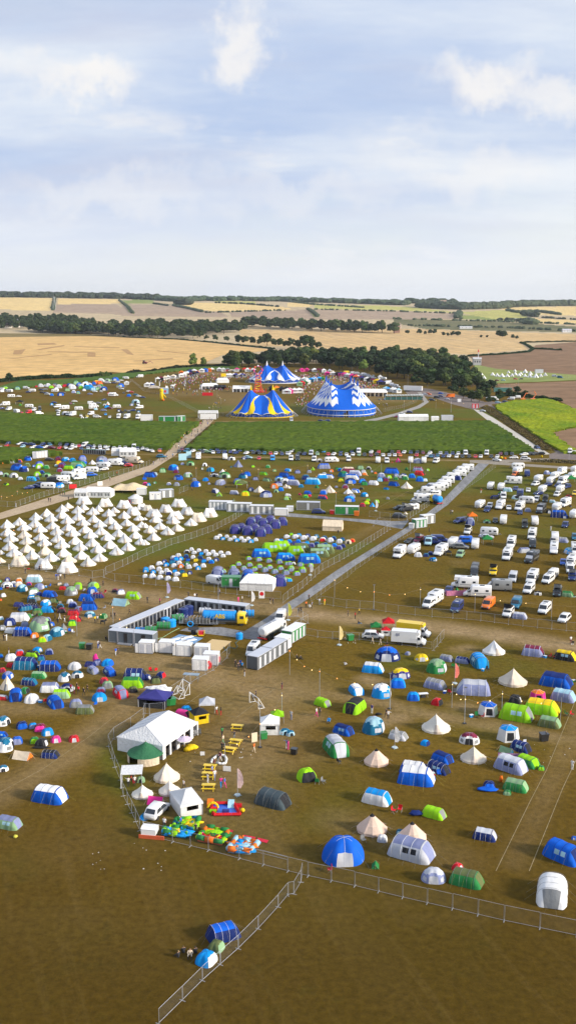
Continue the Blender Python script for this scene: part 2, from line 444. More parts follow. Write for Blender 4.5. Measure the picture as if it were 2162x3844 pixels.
def car_parts(c1, c2, k):
    if k == 'c': L, W, H = 4.2, 1.78, 1.48
    else: L, W, H = 4.7, 1.88, 1.72
    tum = .17; yb, yr, yre, yt = -L / 2 + 1.0, -L / 2 + 1.75, L / 2 - .75, L / 2 - .12
    st = [(-L / 2, .62, .86), (-L / 2 + .12, .78, .97), (-L / 2 + .5, .88, 1), (yb, .98, 1), (yr, H - .03, 1), ((yr + yre) / 2, H, 1), (yre, H - .06, 1), (yt, 1.0, .98), (L / 2, .82, .9)]
    hwz = lambda z: W / 2 * (1 - tum * max(0, z - .95))
    body = hull(st, W, .3, tum, .1)
    def lerp(p, q, t): return (p[0] + (q[0] - p[0]) * t, p[1] + (q[1] - p[1]) * t)
    ws = MB(); a, b = (yb, .98), (yr, H - .03); p, q = lerp(a, b, .1), lerp(a, b, .88)
    q4(ws, [(-hwz(p[1]) * .84, p[0] - .03, p[1] + .02), (hwz(p[1]) * .84, p[0] - .03, p[1] + .02), (hwz(q[1]) * .86, q[0] - .03, q[1] + .03), (-hwz(q[1]) * .86, q[0] - .03, q[1] + .03)])
    rw = MB(); a, b = (yt, 1.0), (yre, H - .06); p, q = lerp(a, b, .12), lerp(a, b, .85)
    q4(rw, [(hwz(p[1]) * .8, p[0] + .03, p[1] + .02), (-hwz(p[1]) * .8, p[0] + .03, p[1] + .02), (-hwz(q[1]) * .8, q[0] + .03, q[1] + .03), (hwz(q[1]) * .8, q[0] + .03, q[1] + .03)])
    ps = [('body', body, PT(c1), True), ('windscreen', ws, GL, False), ('rear_window', rw, GL, False)]
    for s in (-1, 1):
        m = MB()
        for ya, yb2, yc, yd in ((yb + .25, yr + .1, (yr + yre) / 2 - .06, (yr + yre) / 2 - .06), ((yr + yre) / 2 + .04, (yr + yre) / 2 + .04, yre - .12, yt - .45)):
            x0, x1 = hwz(1.0) + .012, hwz(H - .16) + .012
            P = [(s * x0, ya, 1.0), (s * x1, yb2, H - .16), (s * x1, yc, H - .16), (s * x0, yd, 1.0)]
            q4(m, P if s < 0 else P[::-1])
        ps.append(('side_window', m, GL, False))
        ps.append(('headlight', MB().box(s * W * .36 - .16, s * W * .36 + .16, -L / 2 - .02, -L / 2 + .1, .58, .72), PT('i'), False))
        for y in (-L / 2 + .82, L / 2 - .8): ps.append(('wheel', MB().wheel(s * (W / 2 - .1), y, .33, .24), TY, False))
    ps.append(('grille', MB().box(-.42, .42, -L / 2 - .025, -L / 2 + .05, .42, .56), TY, False))
    ps.append(('number_plate', MB().box(-.25, .25, -L / 2 - .04, -L / 2 - .026, .36, .44), PT('w'), False))
    if c2 in 'nkt' and c1 != c2: ps[0] = ('body', body, PT(c1), True)
    return ps
def van_parts(c1, c2, k):
    dims = {'v': (5.3, 2.0, 2.25), 'k': (4.9, 1.9, 1.95), 'm': (6.8, 2.25, 2.85), 'M': (6.8, 2.25, 3.0), 'K': (8., 2.4, 3.1)}
    L, W, H = dims[k]; y0 = -L / 2
    hood = 1.05
    if k in 'vk': st = [(y0, .75, .88), (y0 + .1, .98, .97), (y0 + .55, 1.12, 1), (y0 + .8, 1.22, 1), (y0 + 1.65, H - .12, 1), (y0 + 2.1, H, 1), (L / 2 - .25, H, 1), (L / 2, H - .22, .98)]
    else: st = [(y0, .78, .86), (y0 + .12, 1.0, .94), (y0 + .75, 1.22, .95), (y0 + .95, 1.34, .96), (y0 + 1.75, 2.2, .96), (y0 + 1.76, 2.21, 1), (y0 + 1.9, H - .12, 1), (y0 + 2.3, H, 1), (L / 2 - .15, H, 1), (L / 2, H - .14, 1)]
    tum = .045 if k in 'vk' else 0.
    body = hull(st, W, .35, tum, .14)
    hw = W / 2
    ws = MB()
    if k in 'vk': A, B = (y0 + .86, 1.27), (y0 + 1.56, H - .22)
    else: A, B = (y0 + 1.0, 1.4), (y0 + 1.68, 2.12)
    q4(ws, [(-hw * .86, A[0] - .03, A[1]), (hw * .86, A[0] - .03, A[1]), (hw * .8, B[0] - .04, B[1]), (-hw * .8, B[0] - .04, B[1])])
    scr = GL if c2 in 'nk' or k in 'vk' else (PT('h') if c2 == 'w' and k == 'm' else GL)
    ps = [('body', body, PT(c1), True), ('windscreen', ws, scr, False)]
    for s in (-1, 1):
        m = MB(); z0, z1 = 1.3, min(1.95, H - .3)
        x = (hw if k in 'vk' else hw * .96) + .014
        X = lambda z: s * (x - (tum * (z - .95) * hw if tum else 0))
        P = [(X(z0), y0 + 1.15, z0), (X(z1), y0 + 1.6, z1), (X(z1), y0 + 2.05 if k in 'vk' else y0 + 1.72, z1), (X(z0), y0 + 2.05 if k in 'vk' else y0 + 1.72, z0)]
        q4(m, P if s < 0 else P[::-1])
        ps.append(('door_window', m, GL, False))
        w2 = MB()
        if k in 'mMK':
            w2.box(min(s * hw, s * (hw + .02)), max(s * hw, s * (hw + .02)), y0 + 2.7, y0 + 3.6, 1.45, 2.0)
            ps.append(('side_window', w2, GL, False))
            w2 = MB().box(min(s * hw, s * (hw + .02)), max(s * hw, s * (hw + .02)), L / 2 - 1.4, L / 2 - .7, 1.6, 2.05); ps.append(('side_window', w2, GL, False))
            ps.append(('stripe', MB().box(min(s * hw, s * (hw + .012)), max(s * hw, s * (hw + .012)), y0 + 2.2, L / 2 - .2, 1.05, 1.2), PT('a'), False))
        elif c2 != 'w':
            for a, b in ((2.2, 3.2), (3.35, 4.4)):
                q = MB().box(s * (hw - .02 * 1) - .03, s * (hw - .02) + .03, y0 + a, y0 + b, 1.35, 1.8); ps.append(('side_window', q, GL, False))
        for y in (y0 + .95, L / 2 - 1.0 if k in 'vk' else L / 2 - 1.6): ps.append(('wheel', MB().wheel(s * (hw - .12), y, .34, .25), TY, False))
        ps.append(('headlight', MB().box(s * hw * .72 - .17, s * hw * .72 + .17, y0 - .02, y0 + .14, .68, .88), PT('i'), False))
        ps.append(('wing_mirror', MB().box(s * (hw + .02) - .1 , s * (hw + .02) + .1, y0 + 1.1, y0 + 1.22, 1.3, 1.6), PT('k'), False))
    ps.append(('bumper', MB().box(-hw * .85, hw * .85, y0 - .03, y0 + .1, .36, .62), PL(RGB['k']), False))
    ps.append(('rear_window', MB().box(-hw * .5, hw * .5, L / 2 - .03, L / 2 + .012, 1.4, 1.85), GL, False))
    if k == 'k':
        ps.append(('pop_roof', MB().add([(-.8, -1.2, H + .25), (.8, -1.2, H + .25), (.8, 1.6, H + .02), (-.8, 1.6, H + .02), (-.8, -1.2, H + 1.15), (.8, -1.2, H + 1.15), (.8, 1.6, H + .14), (-.8, 1.6, H + .14)],
                   [(4, 5, 6, 7), (0, 3, 2, 1)] + [(0, 1, 5, 4), (1, 2, 6, 5), (3, 0, 4, 7)]), FB('a' if c1 in 'kmn' else 'k'), False))
        ps.append(('roof_lid', MB().add([(-.85, -1.25, H + 1.15), (.85, -1.25, H + 1.15), (.85, 1.65, H + .15), (-.85, 1.65, H + .15), (-.85, -1.25, H + 1.25), (.85, -1.25, H + 1.25), (.85, 1.65, H + .25), (-.85, 1.65, H + .25)],
                   [(4, 5, 6, 7), (0, 3, 2, 1), (0, 1, 5, 4), (1, 2, 6, 5), (2, 3, 7, 6), (3, 0, 4, 7)]), PT(c2 if c2 in 'kn' else c1), False))
    elif k != 'v' or c2 in 'nkh':
        ps.append(('roof_light', MB().box(-.35, .35, -.6, .1, H - .01, H + .07), PT('h'), False))
        ps.append(('solar_panel', MB().box(-.5, .5, .6, 1.7, H - .01, H + .05), GL, False))
    if k == 'M':
        ps.append(('overcab_bed', MB().box(-hw * .98, hw * .98, y0 + .75, y0 + 2.4, 2.15, H - .02, ty=.9, tx=.97), PT(c1), False))
        ps.append(('front_window', MB().box(-.35, .35, y0 + .78, y0 + .84, 2.4, 2.62), GL, False))
    if k == 'm':
        ps.append(('front_window', MB().add([(-.5, y0 + 1.79, 2.35), (.5, y0 + 1.79, 2.35), (.5, y0 + 1.87, 2.62), (-.5, y0 + 1.87, 2.62)], [(0, 1, 2, 3)]), GL, False))
    return ps
def caravan_parts(c1, c2):
    L, W, H = 5.4, 2.15, 2.5; y0 = -L / 2; hw = W / 2
    st = [(y0, 1.5, .96), (y0 + .12, 2.1, 1), (y0 + .6, H - .08, 1), (y0 + 1.3, H, 1), (L / 2 - .4, H, 1), (L / 2 - .08, H - .25, 1), (L / 2, 1.9, .98)]
    ps = [('body', hull(st, W, .42, 0, .12), PT(c1), True),
          ('front_window', MB().add([(-.85, y0 - .012, 1.18), (.85, y0 - .012, 1.18), (.82, y0 + .105, 1.95), (-.82, y0 + .105, 1.95)], [(0, 1, 2, 3)]), GL if c2 in 'nk' else PT('a'), False),
          ('drawbar', MB().bar((-.6, y0 + .2, .45), (0, y0 - 1.1, .45), .05).bar((.6, y0 + .2, .45), (0, y0 - 1.1, .45), .05).box(-.2, .2, y0 - .75, y0 - .35, .45, .8), MT('a'), False),
          ('rear_window', MB().box(-.7, .7, L / 2 - .02, L / 2 + .02, 1.35, 1.8), GL, False),
          ('roof_light', MB().box(-.35, .35, -.4, .4, H - .01, H + .08), PT('h'), False)]
    for s in (-1, 1):
        for a, b in ((.45, 1.35), (2.0, 2.7), (4.1, 4.8)):
            ps.append(('side_window', MB().box(min(s * hw, s * (hw + .015)), max(s * hw, s * (hw + .015)), y0 + a, y0 + b, 1.3, 1.8), GL, False))
        ps.append(('stripe', MB().box(min(s * hw, s * (hw + .01)), max(s * hw, s * (hw + .01)), y0 + .2, L / 2 - .1, .85, .98), PT('a'), False))
        ps.append(('wheel', MB().wheel(s * (hw - .1), .1, .32, .22), TY, False))
    return ps
def lorry_parts(c1, c2):
    ps = [('cab', hull([(-3.6, .8, .9), (-3.45, 1.2, 1), (-2.9, 1.3, 1), (-2.35, 2.3, 1), (-1.9, 2.45, 1), (-1.7, 2.45, 1)], 2.05, .4, .03, .14), PT(c2 if c1 == 'z' else c1 if c1 != 'o' else 'o'), True),
          ('windscreen', MB().add([(-.88, -2.86, 1.36), (.88, -2.86, 1.36), (.82, -2.42, 2.2), (-.82, -2.42, 2.2)], [(0, 1, 2, 3)]), GL, False),
          ('cargo_box', MB().box(-1.12, 1.12, -1.7, 3.6, .75, 3.1).box(-1.0, 1.0, -2.4, -1.7, 2.46, 3.05, ty=.6), PT(c1), False),
          ('bumper', MB().box(-.95, .95, -3.66, -3.5, .38, .7), PL(RGB['k']), False)]
    for s in (-1, 1):
        for y in (-2.75, 2.0): ps.append(('wheel', MB().wheel(s * .88, y, .4, .3), TY, False))
        ps.append(('door_window', MB().box(s * 1.0 - .03, s * 1.0 + .03, -2.5, -1.9, 1.4, 2.0), GL, False))
        ps.append(('headlight', MB().box(s * .75 - .16, s * .75 + .16, -3.63, -3.4, .75, .95), PT('i'), False))
        ps.append(('wing_mirror', MB().box(s * 1.15 - .08, s * 1.15 + .08, -2.75, -2.62, 1.5, 1.9), PL(RGB['k']), False))
    return ps
VEH = {
 'c': ('parked_car', 'car', 4.2, 1.78, lambda a, b: car_parts(a, b, 'c'), 'hatchback'),
 's': ('parked_car', 'car', 4.7, 1.88, lambda a, b: car_parts(a, b, 's'), 'estate car'),
 'v': ('parked_van', 'van', 5.3, 2.0, lambda a, b: van_parts(a, b, 'v'), 'panel van'),
 'k': ('camper_van', 'van', 4.9, 1.9, lambda a, b: van_parts(a, b, 'k'), 'pop-top camper'),
 'm': ('motorhome', 'motorhome', 6.8, 2.25, lambda a, b: van_parts(a, b, 'm'), 'motorhome'),
 'M': ('motorhome', 'motorhome', 6.8, 2.25, lambda a, b: van_parts(a, b, 'M'), 'overcab motorhome'),
 'K': ('motorhome', 'motorhome', 8.0, 2.4, lambda a, b: van_parts(a, b, 'K'), 'coach motorhome'),
 'a': ('touring_caravan', 'caravan', 5.4, 2.15, caravan_parts, 'touring caravan'),
 'l': ('box_lorry', 'lorry', 7.2, 2.25, lorry_parts, 'box lorry'),
}
# ---------- people ----------
SK = mat('matte', (.48, .26, .17))
def person_mesh(pose):
    H = 1.7
    P = {'pel': (0, 0, .92), 'spi': (0, 0, 1.12), 'che': (0, 0, 1.33), 'nek': (0, 0, 1.46), 'hed': (0, -.01, 1.58), 'top': (0, 0, 1.69),
         'sl': (-.19, 0, 1.4), 'el': (-.25, .02, 1.13), 'hl': (-.24, -.08, .87), 'sr': (.19, 0, 1.4), 'er': (.25, .02, 1.13), 'hr': (.24, -.08, .87),
         'pl': (-.1, 0, .88), 'kl': (-.11, -.02, .49), 'al': (-.11, .03, .08), 'fl': (-.12, -.14, .04), 'pr': (.1, 0, .88), 'kr': (.11, -.02, .49), 'ar': (.11, .03, .08), 'fr': (.12, -.14, .04)}
    if pose == 'walk': P.update(kl=(-.1, -.2, .52), al=(-.1, -.22, .1), fl=(-.1, -.38, .06), kr=(.1, .08, .48), ar=(.1, .34, .13), fr=(.1, .24, .04), hl=(-.24, .16, .9), hr=(.24, -.22, .95), er=(.25, -.04, 1.13))
    if pose == 'sit':
        P = {k: (x, y, z - .72) for k, (x, y, z) in P.items()}
        P.update(kl=(-.2, -.38, .42), al=(-.16, -.62, .08), fl=(-.16, -.76, .05), kr=(.2, -.34, .4), ar=(.14, -.6, .08), fr=(.14, -.74, .05), hl=(-.16, -.3, .42), hr=(.16, -.3, .42), el=(-.28, -.08, .45), er=(.28, -.08, .45))
    if pose == 'point': P.update(er=(.36, -.12, 1.3), hr=(.5, -.3, 1.4), hl=(-.3, -.12, .95))
    ks = list(P); E = [('pel', 'spi'), ('spi', 'che'), ('che', 'nek'), ('nek', 'hed'), ('hed', 'top'), ('che', 'sl'), ('sl', 'el'), ('el', 'hl'), ('che', 'sr'), ('sr', 'er'), ('er', 'hr'),
                       ('pel', 'pl'), ('pl', 'kl'), ('kl', 'al'), ('al', 'fl'), ('pel', 'pr'), ('pr', 'kr'), ('kr', 'ar'), ('ar', 'fr')]
    rad = dict(pel=.15, spi=.13, che=.16, nek=.055, hed=.1, top=.07, sl=.065, sr=.065, el=.045, er=.045, hl=.035, hr=.035, pl=.1, pr=.1, kl=.06, kr=.06, al=.045, ar=.045, fl=.035, fr=.035)
    me = bpy.data.meshes.new('t'); me.from_pydata([P[k] for k in ks], [(ks.index(a), ks.index(b)) for a, b in E], [])
    o = bpy.data.objects.new('t', me); COL.objects.link(o)
    o.modifiers.new('s', 'SKIN'); m2 = o.modifiers.new('b', 'SUBSURF'); m2.levels = 1
    for i, k in enumerate(ks):
        sv = me.skin_vertices[0].data[i]; sv.radius = (rad[k], rad[k] * (.75 if k in ('che', 'spi') else 1)); sv.use_root = k == 'pel'
    dg = bpy.context.evaluated_depsgraph_get(); dg.update()
    nm = bpy.data.meshes.new_from_object(o.evaluated_get(dg)); nm.name = 'person'
    bpy.data.objects.remove(o)
    dz = -.72 if pose == 'sit' else 0
    for _ in range(4): nm.materials.append(SK)
    for p in nm.polygons:
        x, y, z = p.center; z -= dz; s = 0
        leg = abs(x) < .24 and z < .95 and (pose != 'sit' or True) and not (abs(x) > .17 and z > .8)
        if z > 1.5: s = 3 if (y > .0 or z > 1.64) else 0
        elif z > 1.44: s = 0
        elif abs(x) > .215 and z < 1.2 and pose != 'sit': s = 0
        elif z > .96: s = 1
        else: s = 2
        if pose == 'sit':
            zz = p.center.z
            s = s if zz > .3 or y > -.15 else 2
            if zz <= .24 + 0: s = 2
        p.material_index = s; p.use_smooth = True
    return nm
PM = {}
def person(x, y, cc, area, rot=None, pose=None, label=None, group=None, scale=1., desc=None, z=0.0, loc=None):
    pose = pose or random.choice(['stand', 'walk', 'walk', 'point'])
    if pose not in PM: PM[pose] = person_mesh(pose)
    o = bpy.data.objects.new('person', PM[pose]); COL.objects.link(o)
    o.location = loc or G(x, y); o.location.z += z
    o.rotation_euler = (0, 0, R(rot if rot is not None else random.uniform(0, 360))); s = scale * random.uniform(.93, 1.06) ; o.scale = (s, s, s)
    ms = [SK if random.random() < .8 else mat('matte', (.16, .08, .05)), PL(RGB[cc[0]]), PL(RGB[cc[1]]), PL(random.choice([(.03, .02, .015), (.12, .07, .03), (.35, .24, .1)]))]
    for sl, m in zip(o.material_slots, ms): sl.link = 'OBJECT'; sl.material = m
    v = {'stand': 'standing', 'walk': 'walking', 'sit': 'sitting', 'point': 'reaching out'}[pose]
    d = desc or 'person %s, %s top, %s trousers' % (v, NAMES[cc[0]], NAMES[cc[1]])
    return reg(o, 'person', d, area, group, label)

# ---------- ground ----------
def inpoly(px, py, poly):
    res = np.zeros(px.shape, bool); n = len(poly); j = n - 1
    for i in range(n):
        xi, yi = poly[i][0], poly[i][1]; xj, yj = poly[j][0], poly[j][1]
        c = ((yi > py) != (yj > py))
        with np.errstate(divide='ignore', invalid='ignore'):
            c &= px < (xj - xi) * (py - yi) / (yj - yi + 1e-12) + xi
        res ^= c; j = i
    return res
def np_mesh(name, V, Fq):
    me = bpy.data.meshes.new(name)
    me.vertices.add(len(V)); me.vertices.foreach_set('co', np.asarray(V, np.float32).ravel())
    me.loops.add(len(Fq) * 4); me.polygons.add(len(Fq))
    me.loops.foreach_set('vertex_index', np.asarray(Fq, np.int32).ravel())
    me.polygons.foreach_set('loop_start', np.arange(0, len(Fq) * 4, 4, dtype=np.int32))
    me.update(calc_edges=True); return me
def ground_mat(name, c1, c2, s1=.02, s2=.6, stripes=None, rough=.95, c3=None, bump=.4):
    m, nt, b = nodes(name); N, L = nt.nodes, nt.links
    ge = N.new('ShaderNodeNewGeometry')
    def nz(s, d=5, vec=None):
        n = N.new('ShaderNodeTexNoise'); n.inputs['Scale'].default_value = s; n.inputs['Detail'].default_value = d; n.inputs['Roughness'].default_value = .62
        L.new(vec or ge.outputs['Position'], n.inputs['Vector']); return n.outputs['Fac']
    def mx(f, a, b_):
        x = N.new('ShaderNodeMix'); x.data_type = 'RGBA'
        for i, v in ((6, a), (7, b_)):
            if isinstance(v, tuple): x.inputs[i].default_value = (*v, 1)
            else: L.new(v, x.inputs[i])
        L.new(f, x.inputs[0]); return x.outputs[2]
    def rmp(f, a, b_, lo=0., hi=1.):
        r = N.new('ShaderNodeMapRange'); r.inputs[1].default_value = a; r.inputs[2].default_value = b_; r.inputs[3].default_value = lo; r.inputs[4].default_value = hi
        L.new(f, r.inputs[0]); return r.outputs[0]
    col = mx(rmp(nz(s1), .3, .7), c1, c2)
    fine = nz(s2, 6)
    if stripes:
        ang, sc_, amt, cs = stripes
        mp = N.new('ShaderNodeMapping'); mp.vector_type = 'TEXTURE'; mp.inputs['Rotation'].default_value = (0, 0, R(ang)); L.new(ge.outputs['Position'], mp.inputs[0])
        mp.inputs['Scale'].default_value = (1 / sc_, 1 / (sc_ * .03), 1 / sc_)
        col = mx(rmp(nz(1., 3, mp.outputs[0]), .42, .6, 0, amt), col, cs)
    h = N.new('ShaderNodeHueSaturation'); L.new(col, h.inputs['Color']); L.new(rmp(fine, .25, .75, .68, 1.32), h.inputs['Value'])
    L.new(h.outputs[0], b.inputs['Base Color']); b.inputs['Roughness'].default_value = rough; b.inputs['Specular IOR Level'].default_value = .04
    bp = N.new('ShaderNodeBump'); bp.inputs['Strength'].default_value = bump; bp.inputs['Distance'].default_value = .3
    L.new(fine, bp.inputs['Height']); L.new(bp.outputs[0], b.inputs['Normal'])
    return m, nt, h, mx, rmp, nz
def plain(name, *a, **k): return ground_mat(name, *a, **k)[0]
# near field with worn tracks
WEAR = [([(-60,2140),(260,2175),(540,2240),(700,2300)],5,.85),([(430,2290),(360,2430),(520,2480),(800,2540),(1050,2590)],9,.7),([(0,2395),(200,2420),(420,2400)],4,.55),
 ([(1080,2300),(1400,2330),(1620,2352),(1900,2390),(2250,2440)],4.6,1.),([(540,2235),(760,2255),(1130,2292)],6,.75),([(0,2655),(250,2650),(450,2610),(560,2560)],4,.55),
 ([(540,2600),(330,2780),(150,2900),(-60,3010)],4,.6),([(900,2560),(980,2700),(900,2850),(800,3000)],9,.55),([(1100,2590),(1400,2630),(1600,2680),(1800,2715),(2000,2752),(2200,2800)],2.6,.6),
 ([(720,1480),(850,1470),(1000,1540)],26,.4),([(760,1400),(1200,1425),(1450,1500)],22,.6),([(780,1583),(1560,1580)],2.5,.9),([(620,1714),(1080,1718),(1700,1728),(2250,1738)],2.2,.85),
 ([(0,1716),(250,1702),(600,1706)],2,.6),([(2200,2650),(2060,2950),(1930,3240)],2.,.4),([(1050,1900),(1500,1860)],2,.25),([(980,2250),(1080,2160),(1400,1980)],2.5,.3),
 ([(1280,3080),(1480,3160),(1700,3230)],4,.4),([(1620,2010),(2162,2080)],1.5,.2),([(150,2090),(-20,2120)],3,.5),([(1380,2550),(1420,2570)],2.5,.7),([(1440,2705),(1490,2690)],3,.7),([(1720,2440),(1760,2432)],2.2,.7),
 ([(1100,2720),(1160,2690)],3,.6),([(950,3080),(1000,3220)],5,.35),([(1730,2650),(1770,2660)],2.4,.6),([(200,3210),(380,3150),(520,3130)],6,.18),([(560,3300),(900,3700)],3,.2),([(1200,3350),(1500,3760)],3,.2),([(60,3500),(1000,3560)],8,.14)]
GRN = [([(0,1545),(500,1540),(1100,1550),(1700,1560)],70,.75),([(0,1800),(500,1900),(1000,1800),(1500,1820),(2200,1800)],60,.8),([(200,2100),(900,2000),(1300,2050)],14,.7),([(400,2760),(440,2900),(520,3060)],2.6,.8),([(1350,2980),(1180,3080)],3,.25),([(0,3240),(100,3270)],3,.3),([(380,2980),(460,3150)],3,.3),([(1500,2480),(2100,2500)],5,.5),([(1600,2100),(2162,2000)],22,.35),([(1750,2680),(2162,2500)],14,.35)]
def seg_mask(X, Y, lines):
    out = np.zeros(X.shape)
    for pts, hw, st in lines:
        W = [G(*p) for p in pts]; dm = np.full(X.shape, 1e9)
        for a, b in zip(W, W[1:]):
            ax, ay, bx, by = a.x, a.y, b.x, b.y; l2 = (bx - ax) ** 2 + (by - ay) ** 2
            t = np.clip(((X - ax) * (bx - ax) + (Y - ay) * (by - ay)) / l2, 0, 1)
            dm = np.minimum(dm, np.hypot(X - ax - t * (bx - ax), Y - ay - t * (by - ay)))
        out = np.maximum(out, st * np.clip(1.35 - dm / hw * .85, 0, 1))
    return out
ys = [62.0]
while ys[-1] < 1240: ys.append(ys[-1] + max(1.3, ys[-1] * .0045))
ys = np.array(ys); us = np.linspace(-1.25, 1.25, 420)
Yg, Ug = np.meshgrid(ys, us, indexing='ij'); Xg = Ug * (45 + Yg * .30)
bumpz = .12 * np.sin(Xg * .11 + np.sin(Yg * .07) * 2) * np.sin(Yg * .09)
V = np.stack([Xg, Yg, bumpz * 0], -1).reshape(-1, 3)
ny, nx = Yg.shape; ii = np.arange(ny - 1)[:, None] * nx + np.arange(nx - 1)[None, :]
Fq = np.stack([ii, ii + 1, ii + 1 + nx, ii + nx], -1).reshape(-1, 4)
me = np_mesh('festival_field', V, Fq)
at = me.color_attributes.new('wear', 'FLOAT_COLOR', 'POINT')
we = seg_mask(Xg, Yg, WEAR).ravel(); gr = seg_mask(Xg, Yg, GRN).ravel()
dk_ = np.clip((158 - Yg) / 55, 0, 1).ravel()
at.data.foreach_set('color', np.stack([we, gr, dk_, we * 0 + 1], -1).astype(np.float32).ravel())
m, nt, h, mx, rmp, nz = ground_mat('dry_grass', (.124, .065, .007), (.196, .112, .018), .035, 1.1, bump=.5)
N, L = nt.nodes, nt.links
va = N.new('ShaderNodeVertexColor'); va.layer_name = 'wear'; sp = N.new('ShaderNodeSeparateColor'); L.new(va.outputs[0], sp.inputs[0])
base = h.inputs['Color'].links[0].from_socket
def math_(op, a, b):
    n = N.new('ShaderNodeMath'); n.operation = op; n.use_clamp = True
    for i, v in enumerate((a, b)):
        if isinstance(v, (int, float)): n.inputs[i].default_value = v
        else: L.new(v, n.inputs[i])
    return n.outputs[0]
gpatch = rmp(nz(.013, 4), .46, .62)
gfac = math_('MULTIPLY', math_('ADD', sp.outputs[1], .3), math_('ADD', gpatch, .35))
c = mx(gfac, base, (.112, .126, .016))
wfac = math_('MULTIPLY', math_('POWER', sp.outputs[0], 1.35), rmp(nz(.16, 6), .3, .62, .5, 1.))
c = mx(wfac, c, (.40, .28, .155))
c = mx(rmp(nz(.05, 7), .57, .72, 0, .5), c, (.25, .175, .07))
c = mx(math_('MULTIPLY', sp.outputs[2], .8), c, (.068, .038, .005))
mpw = N.new('ShaderNodeMapping'); mpw.vector_type = 'TEXTURE'; mpw.inputs['Rotation'].default_value = (0, 0, R(19)); mpw.inputs['Scale'].default_value = (1.6, 38, 1); L.new([n for n in N if n.type == 'NEW_GEOMETRY'][0].outputs['Position'], mpw.inputs[0])
c = mx(rmp(nz(1., 5, mpw.outputs[0]), .52, .75, 0, .22), c, (.20, .135, .045))
c = mx(rmp(nz(6., 3), .35, .7, 0, .5), c, (.045, .038, .006))
c = mx(rmp(nz(3.5, 4), .66, .74, 0, .4), c, (.035, .045, .008))
c = mx(rmp(nz(.22, 6), .58, .75, 0, .4), c, (.055, .05, .010))
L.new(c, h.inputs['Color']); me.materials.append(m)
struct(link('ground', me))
# far terrain
REG = [  # golden fields: sunlight on them is put into their brighter colours
 ('stubble_gold', (.70,.46,.19), (.60,.39,.16), (75,.09,.45,(.44,.29,.14)), [[(-900,1262),(0,1266),(340,1262),(670,1274),(1030,1314),(835,1333),(745,1371),(478,1401),(418,1397),(240,1412),(60,1420),(-900,1440)]]),
 ('stubble_near', (.64,.45,.22), (.55,.37,.17), (8,.11,.6,(.40,.28,.16)), [[(900,1236),(1081,1240),(1500,1233),(1740,1240),(2162,1255),(2900,1270),(2900,1290),(2162,1283),(1950,1287),(1985,1311),(1760,1331),(1560,1320),(1300,1312),(1081,1300),(900,1300)]]),
 ('field_margin', (.17,.135,.055), (.22,.17,.07), None, [[(-900,1250),(0,1252),(300,1252),(660,1274),(660,1283),(420,1272),(0,1268),(-900,1268)]]),
 ('ploughed_brown', (.26,.165,.10), (.22,.135,.08), (80,.06,.3,(.17,.105,.06)), [[(1762,1338),(1980,1322),(2010,1296),(2162,1284),(2900,1280),(2900,1412),(2162,1412),(1835,1390),(1790,1362)],[(1835,1442),(2162,1430),(2900,1420),(2900,1600),(2175,1547),(2100,1506),(1900,1470)],[(2067,1621),(2175,1597),(2900,1600),(2900,1900),(2180,1705),(2086,1642)]]),
 ('scrub_olive', (.12,.125,.06), (.19,.17,.09), None, [[(1476,1195),(1860,1206),(2162,1226),(2900,1235),(2900,1252),(2162,1248),(1600,1236),(1476,1212)]]),
 ('mauve_stubble', (.36,.27,.20), (.42,.31,.21), (86,.05,.6,(.28,.21,.16)), [[(470,1140),(800,1154),(860,1190),(520,1188),(430,1182)],[(860,1172),(1081,1166),(1170,1160),(1530,1168),(1716,1178),(1716,1197),(1250,1200),(1000,1196),(870,1190)],[(215,1140),(440,1144),(500,1180),(200,1172)]]),
 ('gold_bright', (.74,.56,.25), (.66,.48,.22), (84,.05,.4,(.55,.38,.15)), [[(-900,1112),(0,1116),(205,1121),(190,1166),(0,1162),(-900,1160)],[(700,1134),(880,1139),(1081,1154),(1100,1163),(800,1170),(690,1150)],[(220,1120),(450,1122),(460,1140),(218,1142)],[(1860,1155),(2162,1150),(2900,1150),(2900,1190),(2162,1186),(1960,1180)],[(2000,1195),(2162,1203),(2900,1205),(2900,1222),(2162,1218),(2000,1212)],[(1081,1135),(1180,1138),(1160,1154),(1081,1152)]]),
 ('pasture_green', (.20,.25,.08), (.27,.29,.09), None, [[(455,1126),(575,1126),(583,1141),(478,1141)],[(1735,1182),(1830,1184),(1880,1202),(1730,1199)],[(470,1146),(490,1146),(505,1180),(485,1172)],[(1155,1160),(1165,1160),(1195,1190),(1178,1190)],[(2070,1330),(2000,1335),(1990,1322),(2010,1300),(2020,1300)],[(1780,1368),(1860,1385),(2162,1408),(2900,1412),(2900,1428),(2162,1428),(1835,1441),(1780,1440)],[(330,1226),(440,1226),(430,1246),(330,1244)]]),
 ('yellow_green', (.46,.44,.13), (.38,.37,.12), (84,.05,.4,(.50,.42,.16)), [[(1178,1143),(1380,1145),(1560,1154),(1720,1173),(1500,1166),(1180,1159)],[(1720,1172),(1880,1163),(1960,1172),(1990,1200),(1890,1204),(1760,1182)],[(800,1130),(960,1131),(960,1140),(830,1138)]]),
 ('pale_stubble', (.53,.42,.26), (.46,.36,.22), (80,.05,.4,(.36,.29,.2)), []),
]
au = np.concatenate([np.linspace(-.75, -.33, 40)[:-1], np.linspace(-.33, .33, 800), np.linspace(.33, .75, 40)[1:]])
ds = [1150.]
while ds[-1] < 5250: ds.append(ds[-1] + max(3., ds[-1] ** 2 / (71 * F_) * 1.6))
ds += [5600, 6300, 7500, 9500]
ds = np.array([300., 1130.] + ds[1:])
ny, nx = len(ds), len(au); V = np.zeros((ny, nx, 3))
